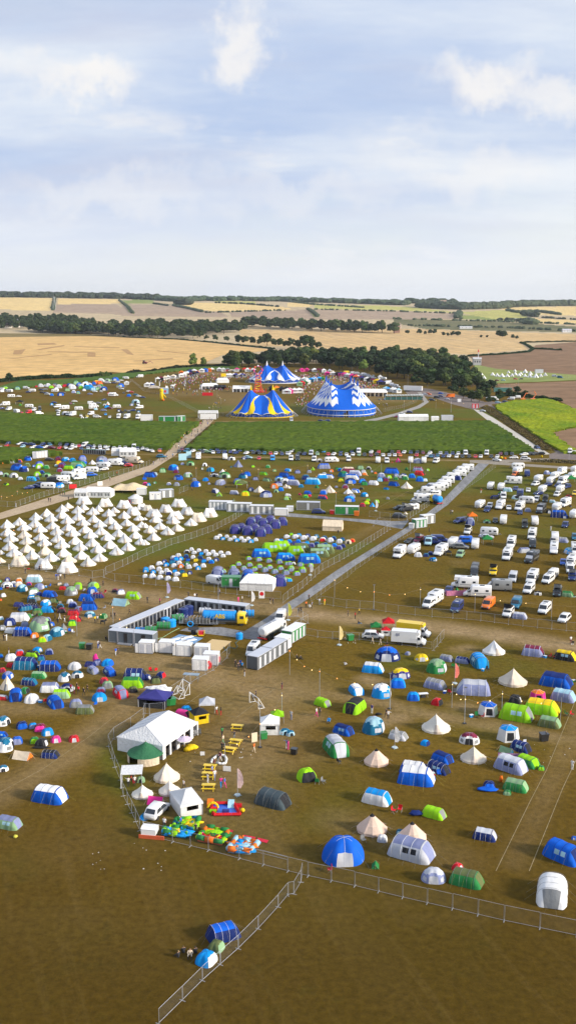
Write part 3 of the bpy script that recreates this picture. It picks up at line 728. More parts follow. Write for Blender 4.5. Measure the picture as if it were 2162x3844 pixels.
for i, d in enumerate(ds):
    for j, u in enumerate(au):
        X, Y = u * d, d
        V[i, j] = (X, Y, ter(X, Y) - (.35 if d < 1240 else .35 * max(0, 1 - (d - 1240) / 300)))
C = (V[:-1, :-1] + V[1:, 1:]) / 2
Z = C[..., 2] - HC; D = C[..., 1] * CP - Z * SP
PX = CX + F_ * C[..., 0] / D; PY = CY - F_ * (C[..., 1] * SP + Z * CP) / D
mi = np.full(PX.shape, len(REG) - 1, np.int32)
for k, r in enumerate(REG):
    for poly in r[4]: mi[inpoly(PX, PY, poly)] = k
mi[C[..., 1] < 1150] = 0
ii = np.arange(ny - 1)[:, None] * nx + np.arange(nx - 1)[None, :]
Fq = np.stack([ii, ii + 1, ii + 1 + nx, ii + nx], -1).reshape(-1, 4)
me = np_mesh('farmland', V.reshape(-1, 3), Fq)
for r in REG: me.materials.append(plain(r[0], r[1], r[2], .004, .05, r[3], bump=.1))
me.polygons.foreach_set('material_index', mi.ravel()); me.polygons.foreach_set('use_smooth', np.ones(len(Fq), bool))
struct(link('hills', me))
# field sheets nearer than the terrain grid
def flat_poly(name, pts, z, m, kind='structure', world=False):
    P = [Vector(p) for p in pts] if world else [G(*p) for p in pts]
    from mathutils.geometry import tessellate_polygon
    tr = tessellate_polygon([[Vector((p.x, p.y, 0)) for p in P]])
    mb = MB().add([(p.x, p.y, z) for p in P], [t if (P[t[1]].xy - P[t[0]].xy).cross(P[t[2]].xy - P[t[0]].xy) > 0 else t[::-1] for t in tr])
    o = link(name, mb.mesh(name, m)); o['kind'] = kind; return o
gm = {r[0]: bpy.data.materials[r[0]] for r in REG}
flat_poly('brown_field', [(1762,1338),(1980,1322),(2010,1296),(2162,1284),(2700,1282),(2700,1412),(2162,1412),(1835,1390),(1790,1362)], .18, gm['ploughed_brown'])
flat_poly('brown_field', [(1838,1444),(2162,1431),(2600,1425),(2600,1600),(2175,1547),(2100,1506),(1960,1478)], .18, gm['ploughed_brown'])
flat_poly('brown_field', [(2067,1621),(2175,1597),(2500,1600),(2500,1760),(2180,1705),(2086,1642)], .18, gm['ploughed_brown'])
flat_poly('stubble_field', [(-500,1266),(0,1266),(340,1262),(670,1274),(1030,1314),(835,1333),(745,1371),(478,1401),(418,1397),(240,1412),(60,1422),(-500,1450)], .18, gm['stubble_gold'])
flat_poly('grass_strip', [(1780,1368),(1860,1385),(2162,1408),(2500,1412),(2500,1428),(2162,1428),(1835,1441),(1780,1440)], .2, gm['pasture_green'])
rowm = plain('soil_mark', (.45,.28,.13), (.38,.23,.11), .05, .3)
for a in ([(55,1316),(98,1311),(82,1331),(50,1331)],[(140,1312),(246,1295),(240,1300),(150,1315)],[(140,1290),(205,1288),(215,1294),(145,1296)],[(40,1346),(200,1329),(195,1332),(50,1347)],[(590,1316),(720,1328),(700,1328),(590,1319)],[(500,1355),(650,1345),(650,1348),(505,1357)],[(180,1320),(360,1322),(340,1325),(180,1322)],[(280,1300),(450,1305),(450,1307),(280,1302)],[(455,1312),(480,1312),(505,1334),(480,1330)],[(330,1325),(360,1325),(360,1340),(330,1340)]):
    flat_poly('soil_patch', a, .3, rowm)
# standing crops: bumpy sheets on a skirt
def crop(name, pts, hgt, step, m, seed=0):
    P = [G(p[0], p[1], hgt * .6) for p in pts]; P = [(p.x, p.y) for p in P]
    x0, x1 = min(p[0] for p in P), max(p[0] for p in P); y0, y1 = min(p[1] for p in P), max(p[1] for p in P)
    xs = np.arange(x0, x1, step); yy = np.arange(y0, y1, step)
    Xc, Yc = np.meshgrid(xs, yy); ins = inpoly(Xc + step / 2, Yc + step / 2, P)
    rs = np.random.RandomState(seed); hN = rs.rand(len(yy) + 1, len(xs) + 1)
    vid = {}; vs = []; fs = []
    def vv(i, j, top):
        k = (i, j, top)
        if k not in vid:
            vid[k] = len(vs); jx, jy = (hN[i, j] - .5) * step * .7, (hN[i, j] * 7 % 1 - .5) * step * .7
            vs.append((xs[0] + j * step + jx, yy[0] + i * step + jy, hgt * (.72 + .38 * (hN[i, j] * 13 % 1)) if top else 0))
        return vid[k]
    ny, nx = ins.shape
    for i in range(ny):
        for j in range(nx):
            if not ins[i, j]: continue
            fs.append((vv(i, j, 1), vv(i, j + 1, 1), vv(i + 1, j + 1, 1), vv(i + 1, j, 1)))
            for di, dj, a, b in ((-1, 0, (i, j), (i, j + 1)), (1, 0, (i + 1, j + 1), (i + 1, j)), (0, -1, (i + 1, j), (i, j)), (0, 1, (i, j + 1), (i + 1, j + 1))):
                q, r = i + di, j + dj
                if not (0 <= q < ny and 0 <= r < nx and ins[q, r]): fs.append((vv(*a, 0), vv(*b, 0), vv(*b, 1), vv(*a, 1)))
    me = bpy.data.meshes.new(name); me.from_pydata(vs, [], fs); me.materials.append(m)
    o = link(name, me); o['kind'] = 'stuff'; return o
mz = plain('maize', (.036,.074,.010), (.072,.108,.014), .012, .35, (90,.35,.6,(.085,.115,.013)), bump=1.)
mz2 = plain('rape_crop', (.085,.17,.012), (.23,.27,.012), .02, .4, (15,.2,.4,(.30,.30,.02)), bump=1.)
mz3 = plain('verge_grass', (.055,.11,.02), (.09,.14,.03), .03, .5, bump=1.)
crop('maize_crop', [(-120,1545),(0,1549),(120,1556),(300,1573),(540,1584),(735,1585),(752,1582),(632,1680),(560,1680),(400,1672),(200,1660),(-120,1655)], 1.9, 1.8, mz, 1)
crop('maize_crop', [(812,1586),(1080,1585),(1620,1583),(1830,1580),(1865,1597),(2000,1690),(1960,1697),(1620,1692),(1080,1690),(700,1682)], 1.9, 1.8, mz, 2)
crop('maize_crop', [(-120,1676),(0,1681),(150,1688),(240,1700),(125,1712),(60,1728),(-120,1745)], 1.9, 1.5, mz, 3)
crop('rape_crop', [(1858,1522),(1925,1504),(2049,1496),(2100,1511),(2175,1545),(2300,1560),(2300,1590),(2175,1597),(2067,1621),(2086,1640),(2142,1680),(2175,1700),(2120,1698),(2071,1673),(1866,1536)], 1.3, 1.6, mz2, 4)
crop('green_crop', [(-200,1462),(0,1452),(80,1430),(200,1428),(330,1418),(480,1398),(700,1380),(900,1373),(900,1382),(700,1388),(560,1402),(480,1420),(330,1428),(250,1440),(180,1442),(0,1465),(-200,1480)], 1.2, 3., mz3, 5)
# roads and paths
rd = plain('trackway', (.21,.21,.215), (.30,.30,.31), .08, 1.2, (0,.5,.5,(.15,.15,.16)), rough=.7)
dirt = plain('trodden_path', (.40,.30,.20), (.47,.37,.26), .1, 1.1)
dk = plain('farm_lane', (.17,.14,.13), (.23,.19,.17), .1, 1.)
wt = plain('chalk_track', (.48,.45,.40), (.55,.52,.47), .1, 1.)
C2 = lambda x, y, pts: [(x + a * .3727, y + b * .3727) for a, b in pts]
flat_poly('footpath', [(-40,1938),(0,1926),(190,1866),(400,1800),(560,1748),(620,1706),(650,1672),(768,1576),(803,1576),(790,1592),(690,1680),(655,1712),(560,1772),(400,1830),(200,1893),(0,1950),(-40,1962)], .012, dirt)
flat_poly('road', [(1795,1738),(1645,1893),(1560,1958),(1265,2140),(1115,2242),(1080,2262),(1000,2320),(917,2370),(830,2354),(700,2357),(676,2367),(800,2382),(912,2396),(983,2406),(984,2384),(1035,2330),(1080,2297),(1166,2242),(1337,2120),(1560,1980),(1680,1895),(1838,1738)], .016, rd)
flat_poly('road', C2(1080,1740,[(-700,405),(0,498),(500,545),(1050,580),(1220,575),(1150,660),(1030,640),(850,605),(500,565),(0,535),(-700,440)]), .022, rd)
flat_poly('gravel_track', C2(1620,1360,[(420,475),(470,480),(620,560),(900,740),(1100,870),(1190,925),(1130,932),(1030,880),(820,745),(560,585)]), .02, wt)
flat_poly('farm_lane', C2(1620,1360,[(535,400),(620,395),(600,430),(720,510),(900,620),(1100,765),(1300,905),(1449,930),(1800,960),(1800,1010),(1449,985),(1180,972),(1180,925),(1250,905),(1050,780),(850,625),(660,500),(560,430)]), .028, dk)
flat_poly('farm_lane', C2(1620,1360,[(380,985),(600,985),(1180,968),(1180,990),(750,1010),(1449,1058),(2000,1090),(2000,1110),(1449,1080),(640,1030),(380,1010)]), .02, plain('grey_track', (.25,.22,.18), (.31,.27,.22), .1, 1.))
flat_poly('arena_track', C2(1080,1360,[(690,598),(900,560),(1100,510),(1300,440),(1370,400),(1330,330),(1300,300),(1340,300),(1420,400),(1330,460),(1100,535),(900,585),(740,602)]), .02, plain('stone_track', (.30,.28,.26), (.36,.34,.31), .1, 1.))
flat_poly('yard', C2(1620,1360,[(-300,240),(0,270),(130,300),(350,350),(540,400),(900,395),(900,370),(1050,370),(1060,400),(620,420),(540,430),(430,480),(200,420),(0,350),(-250,320)]), .014, dk)
lnm = plain('pitch_line', (.26,.20,.10), (.36,.29,.17), .5, 2.)
def line(pts, w=.045):
    W = [G(*p) for p in pts]
    for a, b in zip(W, W[1:]):
        d = (b - a).normalized(); n = Vector((-d.y, d.x, 0)) * w
        flat_poly('pitch_line', [a - n, b - n, b + n, a + n], .02, lnm, world=True)
for l in (C2(540,2500,[(980,168),(780,140),(380,420)]), C2(540,2500,[(1100,190),(1320,228),(935,518),(820,500)]), C2(540,2500,[(360,328),(520,362)]), [(0,2975),(165,2885),(330,2770),(430,2690)], [(2050,2890),(1990,3005),(1860,3270)], [(2162,2850),(2110,2960),(1985,3270)], [(2162,2620),(2100,2770),(2050,2890)]): line(l)
for l in (C2(1620,2120,[(0,320),(700,370),(1449,425)]), C2(1620,2120,[(0,205),(1449,320)]), C2(1620,2120,[(260,690),(1330,800)]), C2(1080,1740,[(900,450),(1449,150)])): line(l, .05)
# ---------- vegetation ----------
def leaf_mat(name, c1, c2):
    m, nt, b = nodes(name); N, L = nt.nodes, nt.links
    oi = N.new('ShaderNodeObjectInfo'); ge = N.new('ShaderNodeNewGeometry')
    n = N.new('ShaderNodeTexNoise'); n.inputs['Scale'].default_value = .35; n.inputs['Detail'].default_value = 3; L.new(ge.outputs['Position'], n.inputs['Vector'])
    x = N.new('ShaderNodeMix'); x.data_type = 'RGBA'; x.inputs[6].default_value = (*c1, 1); x.inputs[7].default_value = (*c2, 1)
    r = N.new('ShaderNodeMapRange'); r.inputs[1].default_value = .3; r.inputs[2].default_value = .7; L.new(n.outputs['Fac'], r.inputs[0]); L.new(r.outputs[0], x.inputs[0])
    h = N.new('ShaderNodeHueSaturation'); a = N.new('ShaderNodeMapRange'); a.inputs[3].default_value = .6; a.inputs[4].default_value = 1.5; L.new(oi.outputs['Random'], a.inputs[0])
    hh = N.new('ShaderNodeMapRange'); hh.inputs[3].default_value = .475; hh.inputs[4].default_value = .52
    w = N.new('ShaderNodeMath'); w.operation = 'FRACT'; mu = N.new('ShaderNodeMath'); mu.operation = 'MULTIPLY'; mu.inputs[1].default_value = 17.3
    L.new(oi.outputs['Random'], mu.inputs[0]); L.new(mu.outputs[0], w.inputs[0]); L.new(w.outputs[0], hh.inputs[0]); L.new(hh.outputs[0], h.inputs['Hue'])
    L.new(a.outputs[0], h.inputs['Value']); L.new(x.outputs[2], h.inputs['Color']); L.new(h.outputs[0], b.inputs['Base Color'])
    b.inputs['Roughness'].default_value = .7; b.inputs['Specular IOR Level'].default_value = .2; return m
LD = leaf_mat('dark_leaves', (.010,.024,.008), (.030,.055,.014)); LM = leaf_mat('mid_leaves', (.030,.060,.014), (.075,.105,.025)); LY = leaf_mat('pale_leaves', (.09,.14,.025), (.17,.20,.04))
BK = PL((.09, .065, .045))
def tree_mesh(seed, h, w, nl, leafs, m, ls=.55, base=.22):
    rn = random.Random(seed)
    tr = MB(); tr.bar((0, 0, 0), (0, 0, h * .45), w * .035, 6, w * .022)
    lobes = []
    for k in range(nl):
        a = rn.uniform(0, 6.28); rr = rn.uniform(.1, .36) * w; z = h * rn.uniform(base + .12, .85)
        s = rn.uniform(.17, .30) * w * (1.15 - .5 * z / h)
        c = Vector((rr * math.cos(a), rr * math.sin(a), z)); lobes.append((c, s))
        tr.bar((0, 0, h * rn.uniform(.2, .42)), c, w * .016, 4, w * .007)
    lobes.append((Vector((0, 0, h * .88)), w * .2)); lobes.append((Vector((0, 0, h * .55)), w * .3))
    cr = MB()
    for k in range(leafs):
        c, s = lobes[rn.randrange(len(lobes))]
        d = Vector((rn.gauss(0, 1), rn.gauss(0, 1), rn.gauss(0, 1))).normalized()
        p = c + Vector((d.x * s, d.y * s, d.z * s * .85)) * rn.uniform(.7, 1.08)
        if p.z < h * base * .6: continue
        n = (d + Vector((rn.uniform(-1, 1), rn.uniform(-1, 1), rn.uniform(-1, 1))) * .7).normalized()
        u = n.orthogonal().normalized() * ls * rn.uniform(.6, 1.4); v = n.cross(u).normalized() * ls * rn.uniform(.6, 1.4)
        cr.add([p - u, p - v * .7, p + u, p + v], [(0, 1, 2, 3)])
    return tr.mesh('trunk', BK), cr.mesh('crown', m)
TV = {'dark': [tree_mesh(s, 14, 11, 11, 1300, LD, .75) for s in range(5)], 'mid': [tree_mesh(20 + s, 13, 10, 10, 1200, LM, .75) for s in range(4)], 'pale': [tree_mesh(40 + s, 11, 9, 9, 900, LY, .65) for s in range(2)],
      'poplar': [tree_mesh(60 + s, 22, 6, 9, 900, LD, .8, .05) for s in range(2)], 'bush': [tree_mesh(70 + s, 4, 6, 8, 600, LM, .45, .0) for s in range(3)]}
TD = dict(dark='dark green broadleaf tree', mid='mid green broadleaf tree', pale='pale yellow green tree', poplar='tall slim dark poplar tree', bush='low round green bush')
def tree(P, kind, h, area, wf=1., group=None, label=None):
    o = link('tree' if kind != 'bush' else 'bush', None); tm, cm = random.choice(TV[kind])
    link('trunk', tm, o); link('crown', cm, o)
    H0 = dict(dark=14, mid=13, pale=11, poplar=22, bush=4)[kind]; s = h / H0
    o.location = P; o.rotation_euler = (0, 0, random.uniform(0, 6.28)); o.scale = (s * wf, s * wf, s)
    reg(o, 'bush' if kind == 'bush' else 'tree', TD[kind], area, group or ('trees ' + area), label); return o
def scatter(poly, n, fn, mind, seed=1):
    rn = random.Random(seed); W = [G(*p) for p in poly]; P = [(w.x, w.y) for w in W]
    x0, x1 = min(p[0] for p in P), max(p[0] for p in P); y0, y1 = min(p[1] for p in P), max(p[1] for p in P)
    got = []; tries = 0
    while len(got) < n and tries < n * 60:
        tries += 1; x, y = rn.uniform(x0, x1), rn.uniform(y0, y1)
        if not inpoly(np.array([x]), np.array([y]), P)[0]: continue
        if any((x - a) ** 2 + (y - b) ** 2 < mind * mind for a, b in got): continue
        got.append((x, y))
    for x, y in got: fn(Vector((x, y, ter(x, y))), rn)
    return got
F1 = lambda pts: [(a * .746, 1050 + b * .746) for a, b in pts]
F2 = lambda pts: [(1081 + a * .746, 1050 + b * .746) for a, b in pts]
W1 = F1([(1130,440),(1150,425),(1250,420),(1449,405)]) + F2([(0,400),(560,398),(760,402),(830,425),(880,470),(945,540),(930,565),(860,545),(700,530),(560,515),(420,480),(250,447),(0,440)]) + F1([(1449,440)])
def w1(P, rn): tree(P, 'dark' if rn.random() < .7 else ('mid' if rn.random() < .85 else 'pale'), rn.uniform(11, 18), 'in the big wood behind the arena', rn.uniform(1.05, 1.45))
scatter(W1, 205, w1, 9.5, 3)
for x, y, k, h in ((975,440,'pale',15),(1025,435,'pale',10),(1165,438,'mid',18),(1190,445,'mid',14),(1400,440,'dark',14),(1340,441,'dark',12)): tree(G(x * .746, 1050 + y * .746), k, h, 'beside the wood edge behind the stalls')
for x, y, k, h in ((790,530,'mid',15),(850,560,'dark',13),(880,600,'mid',9),(920,612,'mid',8),(960,615,'mid',9),(985,590,'dark',11),(1000,600,'mid',8),(1010,620,'mid',5),(955,560,'mid',13),(700,540,'dark',11),(640,532,'dark',9),(920,540,'mid',13),(1020,560,'dark',9),(1060,590,'dark',6),(1110,585,'mid',6),(1150,575,'dark',6),(1190,590,'mid',5),(830,575,'dark',8)): tree(G(1081 + x * .746, 1050 + y * .746), k, h, 'at the wood corner by the yard', 1.3)
def w2(P, rn): tree(P, 'dark' if rn.random() < .6 else 'mid', rn.uniform(17, 26), 'in the middle distance belt', rn.uniform(1., 1.4))
scatter(F1([(570,262),(700,240),(1000,245),(1240,252),(1240,262),(1010,285),(1010,299),(820,298),(680,294),(570,285)]), 190, w2, 13, 5)
scatter(F1([(150,258),(400,255),(480,265),(470,276),(300,274),(150,265)]), 80, w2, 12, 6)
def w2m(P, rn): tree(P, rn.choice(['dark', 'mid', 'mid']), rn.uniform(13, 22), 'around the distant village', rn.uniform(1., 1.4))
scatter(F1([(0,205),(300,200),(480,220),(480,250),(150,250),(0,262)]), 110, w2m, 14, 7)
scatter(F1([(470,262),(580,255),(580,286),(470,282)]), 26, w2, 11, 16)
for x, y in ((500, 278), (522, 280), (545, 279)): tree(G(x * .746, 1050 + y * .746), 'poplar', 30 if x < 530 else 19, 'standing above the distant belt', 1.1)
def w2r(P, rn): tree(P, rn.choice(['mid', 'mid', 'dark']), rn.uniform(18, 28), 'in the right half of the distant belt', rn.uniform(.9, 1.3))
scatter(F2([(-260,240),(0,255),(420,270),(540,275),(540,266),(300,254),(0,238),(-260,228)]), 90, w2r, 10, 8)
for x, y, h in ((600,277,10),(660,279,12),(688,280,8),(715,280,11),(735,281,12),(780,284,9),(802,286,8),(830,287,12),(855,288,12),(1060,295,16),(1085,296,15),(1130,298,9),(1150,299,7),(970,292,6),(1000,293,6),(1210,224,12),(1225,222,13)): tree(G(1081 + x * .746, 1050 + y * .746), 'dark' if h > 9 else 'mid', h, 'on the stubble field edge', 1.3)
for x, y, h in ((1040,305,10),(1085,310,12),(1140,315,11),(1200,326,16),(1235,328,15),(1270,330,14),(1310,334,16),(1345,332,20),(1375,338,13),(1410,340,14),(1440,345,12)): tree(G(x * .746, 1050 + y * .746), 'dark', h, 'in the hedge line left of the wood', 1.2)
for x, y, h in ((10,345,16),(50,350,14),(90,352,22),(120,350,15),(155,352,12)): tree(G(1081 + x * .746, 1050 + y * .746), 'dark', h, 'in the hedge line above the wood', 1.25)
# hedges: individual runs with bushy leaf cards
def hedge(name, pts, hgt, wid, m, label, dens=1.4, ls=.5, kind=None, cat='hedge'):
    rn = random.Random(len(pts) * 7 + int(pts[0][0])); W = [G(*p) for p in pts]; mb = MB()
    for a, b in zip(W, W[1:]):
        L = (b - a).length; n = int(L * dens * hgt * wid / 4) + 8
        d = (b - a).normalized(); s = Vector((-d.y, d.x, 0))
        for k in range(n):
            t = rn.random(); an = rn.uniform(0, math.pi); hv = hgt * (.7 + .5 * mnoise.noise((a + (b - a) * t) * .08))
            p = a + (b - a) * t + s * (math.cos(an) * wid / 2) + Vector((0, 0, max(.2, math.sin(an) * hv * rn.uniform(.75, 1.05))))
            nrm = Vector((rn.uniform(-1, 1), rn.uniform(-1, 1), rn.uniform(0, 1))).normalized(); u = nrm.orthogonal().normalized() * ls * rn.uniform(.6, 1.5); v = nrm.cross(u).normalized() * ls * rn.uniform(.6, 1.5)
            mb.add([p - u, p - v, p + u, p + v], [(0, 1, 2, 3)])
    o = link(name, mb.mesh(name, m))
    if kind: o['kind'] = kind
    else: reg(o, cat, label=label)
    return o
hedge('hedge', F1([(-60,515),(0,515),(80,508),(200,498),(320,494),(420,492),(560,484)]), 4, 5, LD, 'dark low hedge behind the far left camping corner', 6, .8)
hedge('hedge', F1([(640,474),(760,465),(900,443),(1110,436),(1150,440)]), 3.5, 4, LD, 'dark hedge behind the back row of stalls', 6, .7)
hedge('hedge', F1([(620,290),(900,302),(1080,318),(1380,350)]), 2.5, 3, LD, 'long thin hedge along the top of the stubble field', 5, .9)
hedge('hedge', F2([(905,386),(1060,378),(1205,366),(1232,350),(1190,325),(1168,318)]), 3, 4, LD, 'dark hedge bending round the brown field corner', 6, .8)
hedge('hedge', F2([(1168,318),(1300,314),(1449,312),(1700,312)]), 3, 4, LD, 'thin hedge along the far side of the brown field', 5, .9)
hedge('hedge', F2([(1230,350),(1300,352),(1370,357)]), 3, 5, LM, 'short scrubby hedge inside the brown field', 5, .9)
hedge('hedge', C2(1620,1360,[(550,455),(650,530),(760,590),(900,690),(1050,790),(1190,890)]), .9, 7, leaf_mat('dry_scrub', (.16,.11,.03), (.14,.13,.04)), 'strip of dry scrub between the two lanes', 30, .3)
hedge('hedge', C2(1620,1360,[(1000,1000),(1250,1005),(1449,1020),(1700,1030)]), 1.6, 4, leaf_mat('verge_scrub', (.05,.05,.02), (.09,.08,.03)), 'low scrub along the lane at the right edge', 16, .3)
hedge('hedge', C2(1620,1360,[(600,390),(700,340),(900,340),(1100,370),(1290,395)]), 2.8, 5, LD, 'dark hedge behind the yard vans', 12, .5)
tree(G(38, 1437), 'dark', 9, 'at the hedge end of the left stubble field', 1.1)
tree(G(400, 1416), 'bush', 5, 'in the hedge of the left stubble field'); tree(G(380, 1417), 'bush', 5, 'in the hedge of the left stubble field')
# horizon woods: a continuous mass several kilometres off
def farwood(pts, hgt, dep, seed, m, dens=1.):
    rn = random.Random(seed); W = [G(*p) for p in pts]; mb = MB()
    for a, b in zip(W, W[1:]):
        n = int((b - a).length / 11 * dens) + 2
        for k in range(n):
            t = rn.random(); p = a + (b - a) * t; q = p * (1 + rn.uniform(0, dep) / p.length)
            h = hgt * rn.uniform(.6, 1.15); z = ter(q.x, q.y)
            mb.blob((q.x, q.y, z + h * .45), h * .55, (rn.uniform(1.1, 2.), 1.2, 1.), 7, 5, .5, rn)
    o = link('far_wood', mb.mesh('far_wood', m, False)); o['kind'] = 'stuff'; return o
LF = leaf_mat('far_leaves', (.030,.050,.028), (.065,.085,.04))
farwood(F1([(-200,88),(0,90),(150,90),(280,92),(470,95),(640,98),(800,103)]), 24, 150, 1, LF, 3)
farwood(F1([(780,104),(900,112),(1000,108),(1120,108),(1220,107)]), 20, 120, 2, LF, 2.5); farwood(F1([(890,125),(950,128)]), 26, 40, 3, LF, 3)
farwood(F1([(1230,108),(1449,111)]) + F2([(0,112),(250,118),(420,124),(600,130)]), 20, 120, 4, LF, 2.5)
farwood(F2([(660,142),(760,148),(820,150),(920,152)]), 26, 120, 5, LF, 4); farwood(F2([(600,120),(700,120),(840,122)]), 22, 60, 6, LF, 3)
farwood(F2([(930,150),(1080,146),(1120,138),(1280,134),(1449,132),(1700,130)]), 24, 120, 7, LF, 3)
for k, (a, hh) in enumerate([(F1([(268,155),(276,95)]), 8),(F1([(600,105),(640,135),(670,172)]), 7),(F1([(870,132),(960,150),(1020,165)]), 8),(F1([(1040,168),(1250,162),(1449,156)]), 6),(F1([(1080,118),(1240,124),(1400,138)]), 7),(F1([(770,122),(850,134)]), 7),
   (F2([(0,112),(120,126),(380,142)]), 7),(F2([(100,152),(130,170),(150,190)]), 8),(F2([(130,152),(500,160),(850,172),(870,200)]), 6),(F2([(1100,158),(1160,168),(1250,162),(1380,180)]), 9),(F2([(1180,180),(1250,190)]), 16),(F2([(530,200),(800,206),(1040,212),(1449,228)]), 6),(F2([(600,232),(800,238),(1100,244),(1449,262)]), 6),(F2([(850,195),(862,170)]), 12),(F2([(1190,222),(1240,228)]), 16),(F2([(1040,208),(1200,212)]), 10),(F2([(1260,192),(1449,204)]), 6)]):
    farwood(a, hh, 14, 20 + k, LF, 1.6)

EXPO = 0.6
def cname(c):
    return NAMES[c[0]] if c[0] == c[1] else NAMES[c[0]] + ' and ' + NAMES[c[1]]
def place(x, y, hd):
    p = G(x, y); k = (p.y + hd) / p.y
    return Vector((p.x * k, p.y + hd, 0))
def items(txt):
    ox = oy = 0; s = 1; area = ''
    for ln in txt.strip().split('\n'):
        if ln[0] == '@':
            a = ln[1:].split(' ', 3); ox, oy, s, area = float(a[0]), float(a[1]), float(a[2]), a[3]; continue
        for it in ln.split(';'):
            q = it.split()
            if len(q) < 6: continue
            k = q[0]; x, y, w, r = ox + float(q[1]) * s, oy + float(q[2]) * s, float(q[3]) * s, float(q[4]); cc = q[5]
            if float(q[1]) == 0: continue
            ar = 'in the ' + area if 'row' not in area and 'line' not in area else 'in the ' + area
            gp = G(x, y); r -= math.degrees(math.atan2(gp.x, gp.y)) * (1 if k in 'dDftTrGvmMkcsal' else 0)
            if area == 'right tent field' and k in 'tT' and abs(r) > 50: r -= 7
            if k == 'P':
                person(x, y, cc, ar, pose='sit' if (x < 800 and y > 3300) or (x > 1100 and y < 2530 and x < 1300 and y > 2460) or random.random() < .04 else None); continue
            if k in TENT:
                nm, cat, dw, dr, fn, noun = TENT[k]
                m = pxm(y); jit = random.uniform(-5, 5) if k not in 'be' else random.uniform(-25, 25)
                if cc == 'lv' or cc == 'jv': jit = random.uniform(-4, 4)
                rr = R(r)
                if w <= 1: W = dw
                else: W = w / m / (abs(math.cos(rr)) + dr * abs(math.sin(rr))) * (1.0 if abs(math.sin(rr) * math.cos(rr)) < .1 else 1.08)
                if k in 'dDtT' and 'pre-pitched' not in area: W *= 1.08
                hd = W * (dr * abs(math.cos(rr)) + abs(math.sin(rr))) / 2
                zs = W * (1.08 if k in 'dDf' else 1.0)
                if k in 'tT': zs = min(W * 1.15, 4.3)
                if k == 'g' or k == 'G': zs = min(W, 3.2)
                dr_ = dr * (1.5 if k == 'G' and w > 100 else 1)
                if k == 'd' and 'pre-pitched' in area: nm, noun = 'pre_pitched_tent', 'small dome'
                ic = ('large ' if W > 5.2 and k in 'f' else 'small ' if k == 'd' and W < 1.9 and noun != 'small dome' else '')
                spawn((k, cc), nm, lambda: fn(cc[0], cc[1]), place(x, y, hd), r + jit, (W, W * (dr_ if k in 'gG' else dr), zs), lod=W * m < 34, cat=cat, desc=ic + cname(cc) + ' ' + noun, area=ar, group='%ss %s' % (noun.replace(' with black cap', ''), ar))
            elif k in VEH:
                nm, cat, Lv, Wv, fn, noun = VEH[k]; m = pxm(y); rr = R(r)
                hd = (Lv * abs(math.cos(rr)) + Wv * abs(math.sin(rr))) / 2
                f = {'c': .95}.get(k, 1.)
                dd = (cc[0] if k in 'cs' else cc[0] + cc[0]) if False else cc
                des = (NAMES[cc[0]] if k != 'l' else cname(cc)) + ' ' + noun + (' front on' if abs(r) < 50 else ' side on' if abs(r) < 130 else '')
                sid = abs(math.sin(rr)) * Lv + abs(math.cos(rr)) * Wv
                spawn((k, cc), nm, lambda: fn(cc[0], cc[1]), place(x, y, hd), r + random.uniform(-5, 5), (f, f, f), lod=sid * m < 30, cat=cat, desc=des, area=ar, group='%ss %s' % (noun.split(' with')[0], ar))

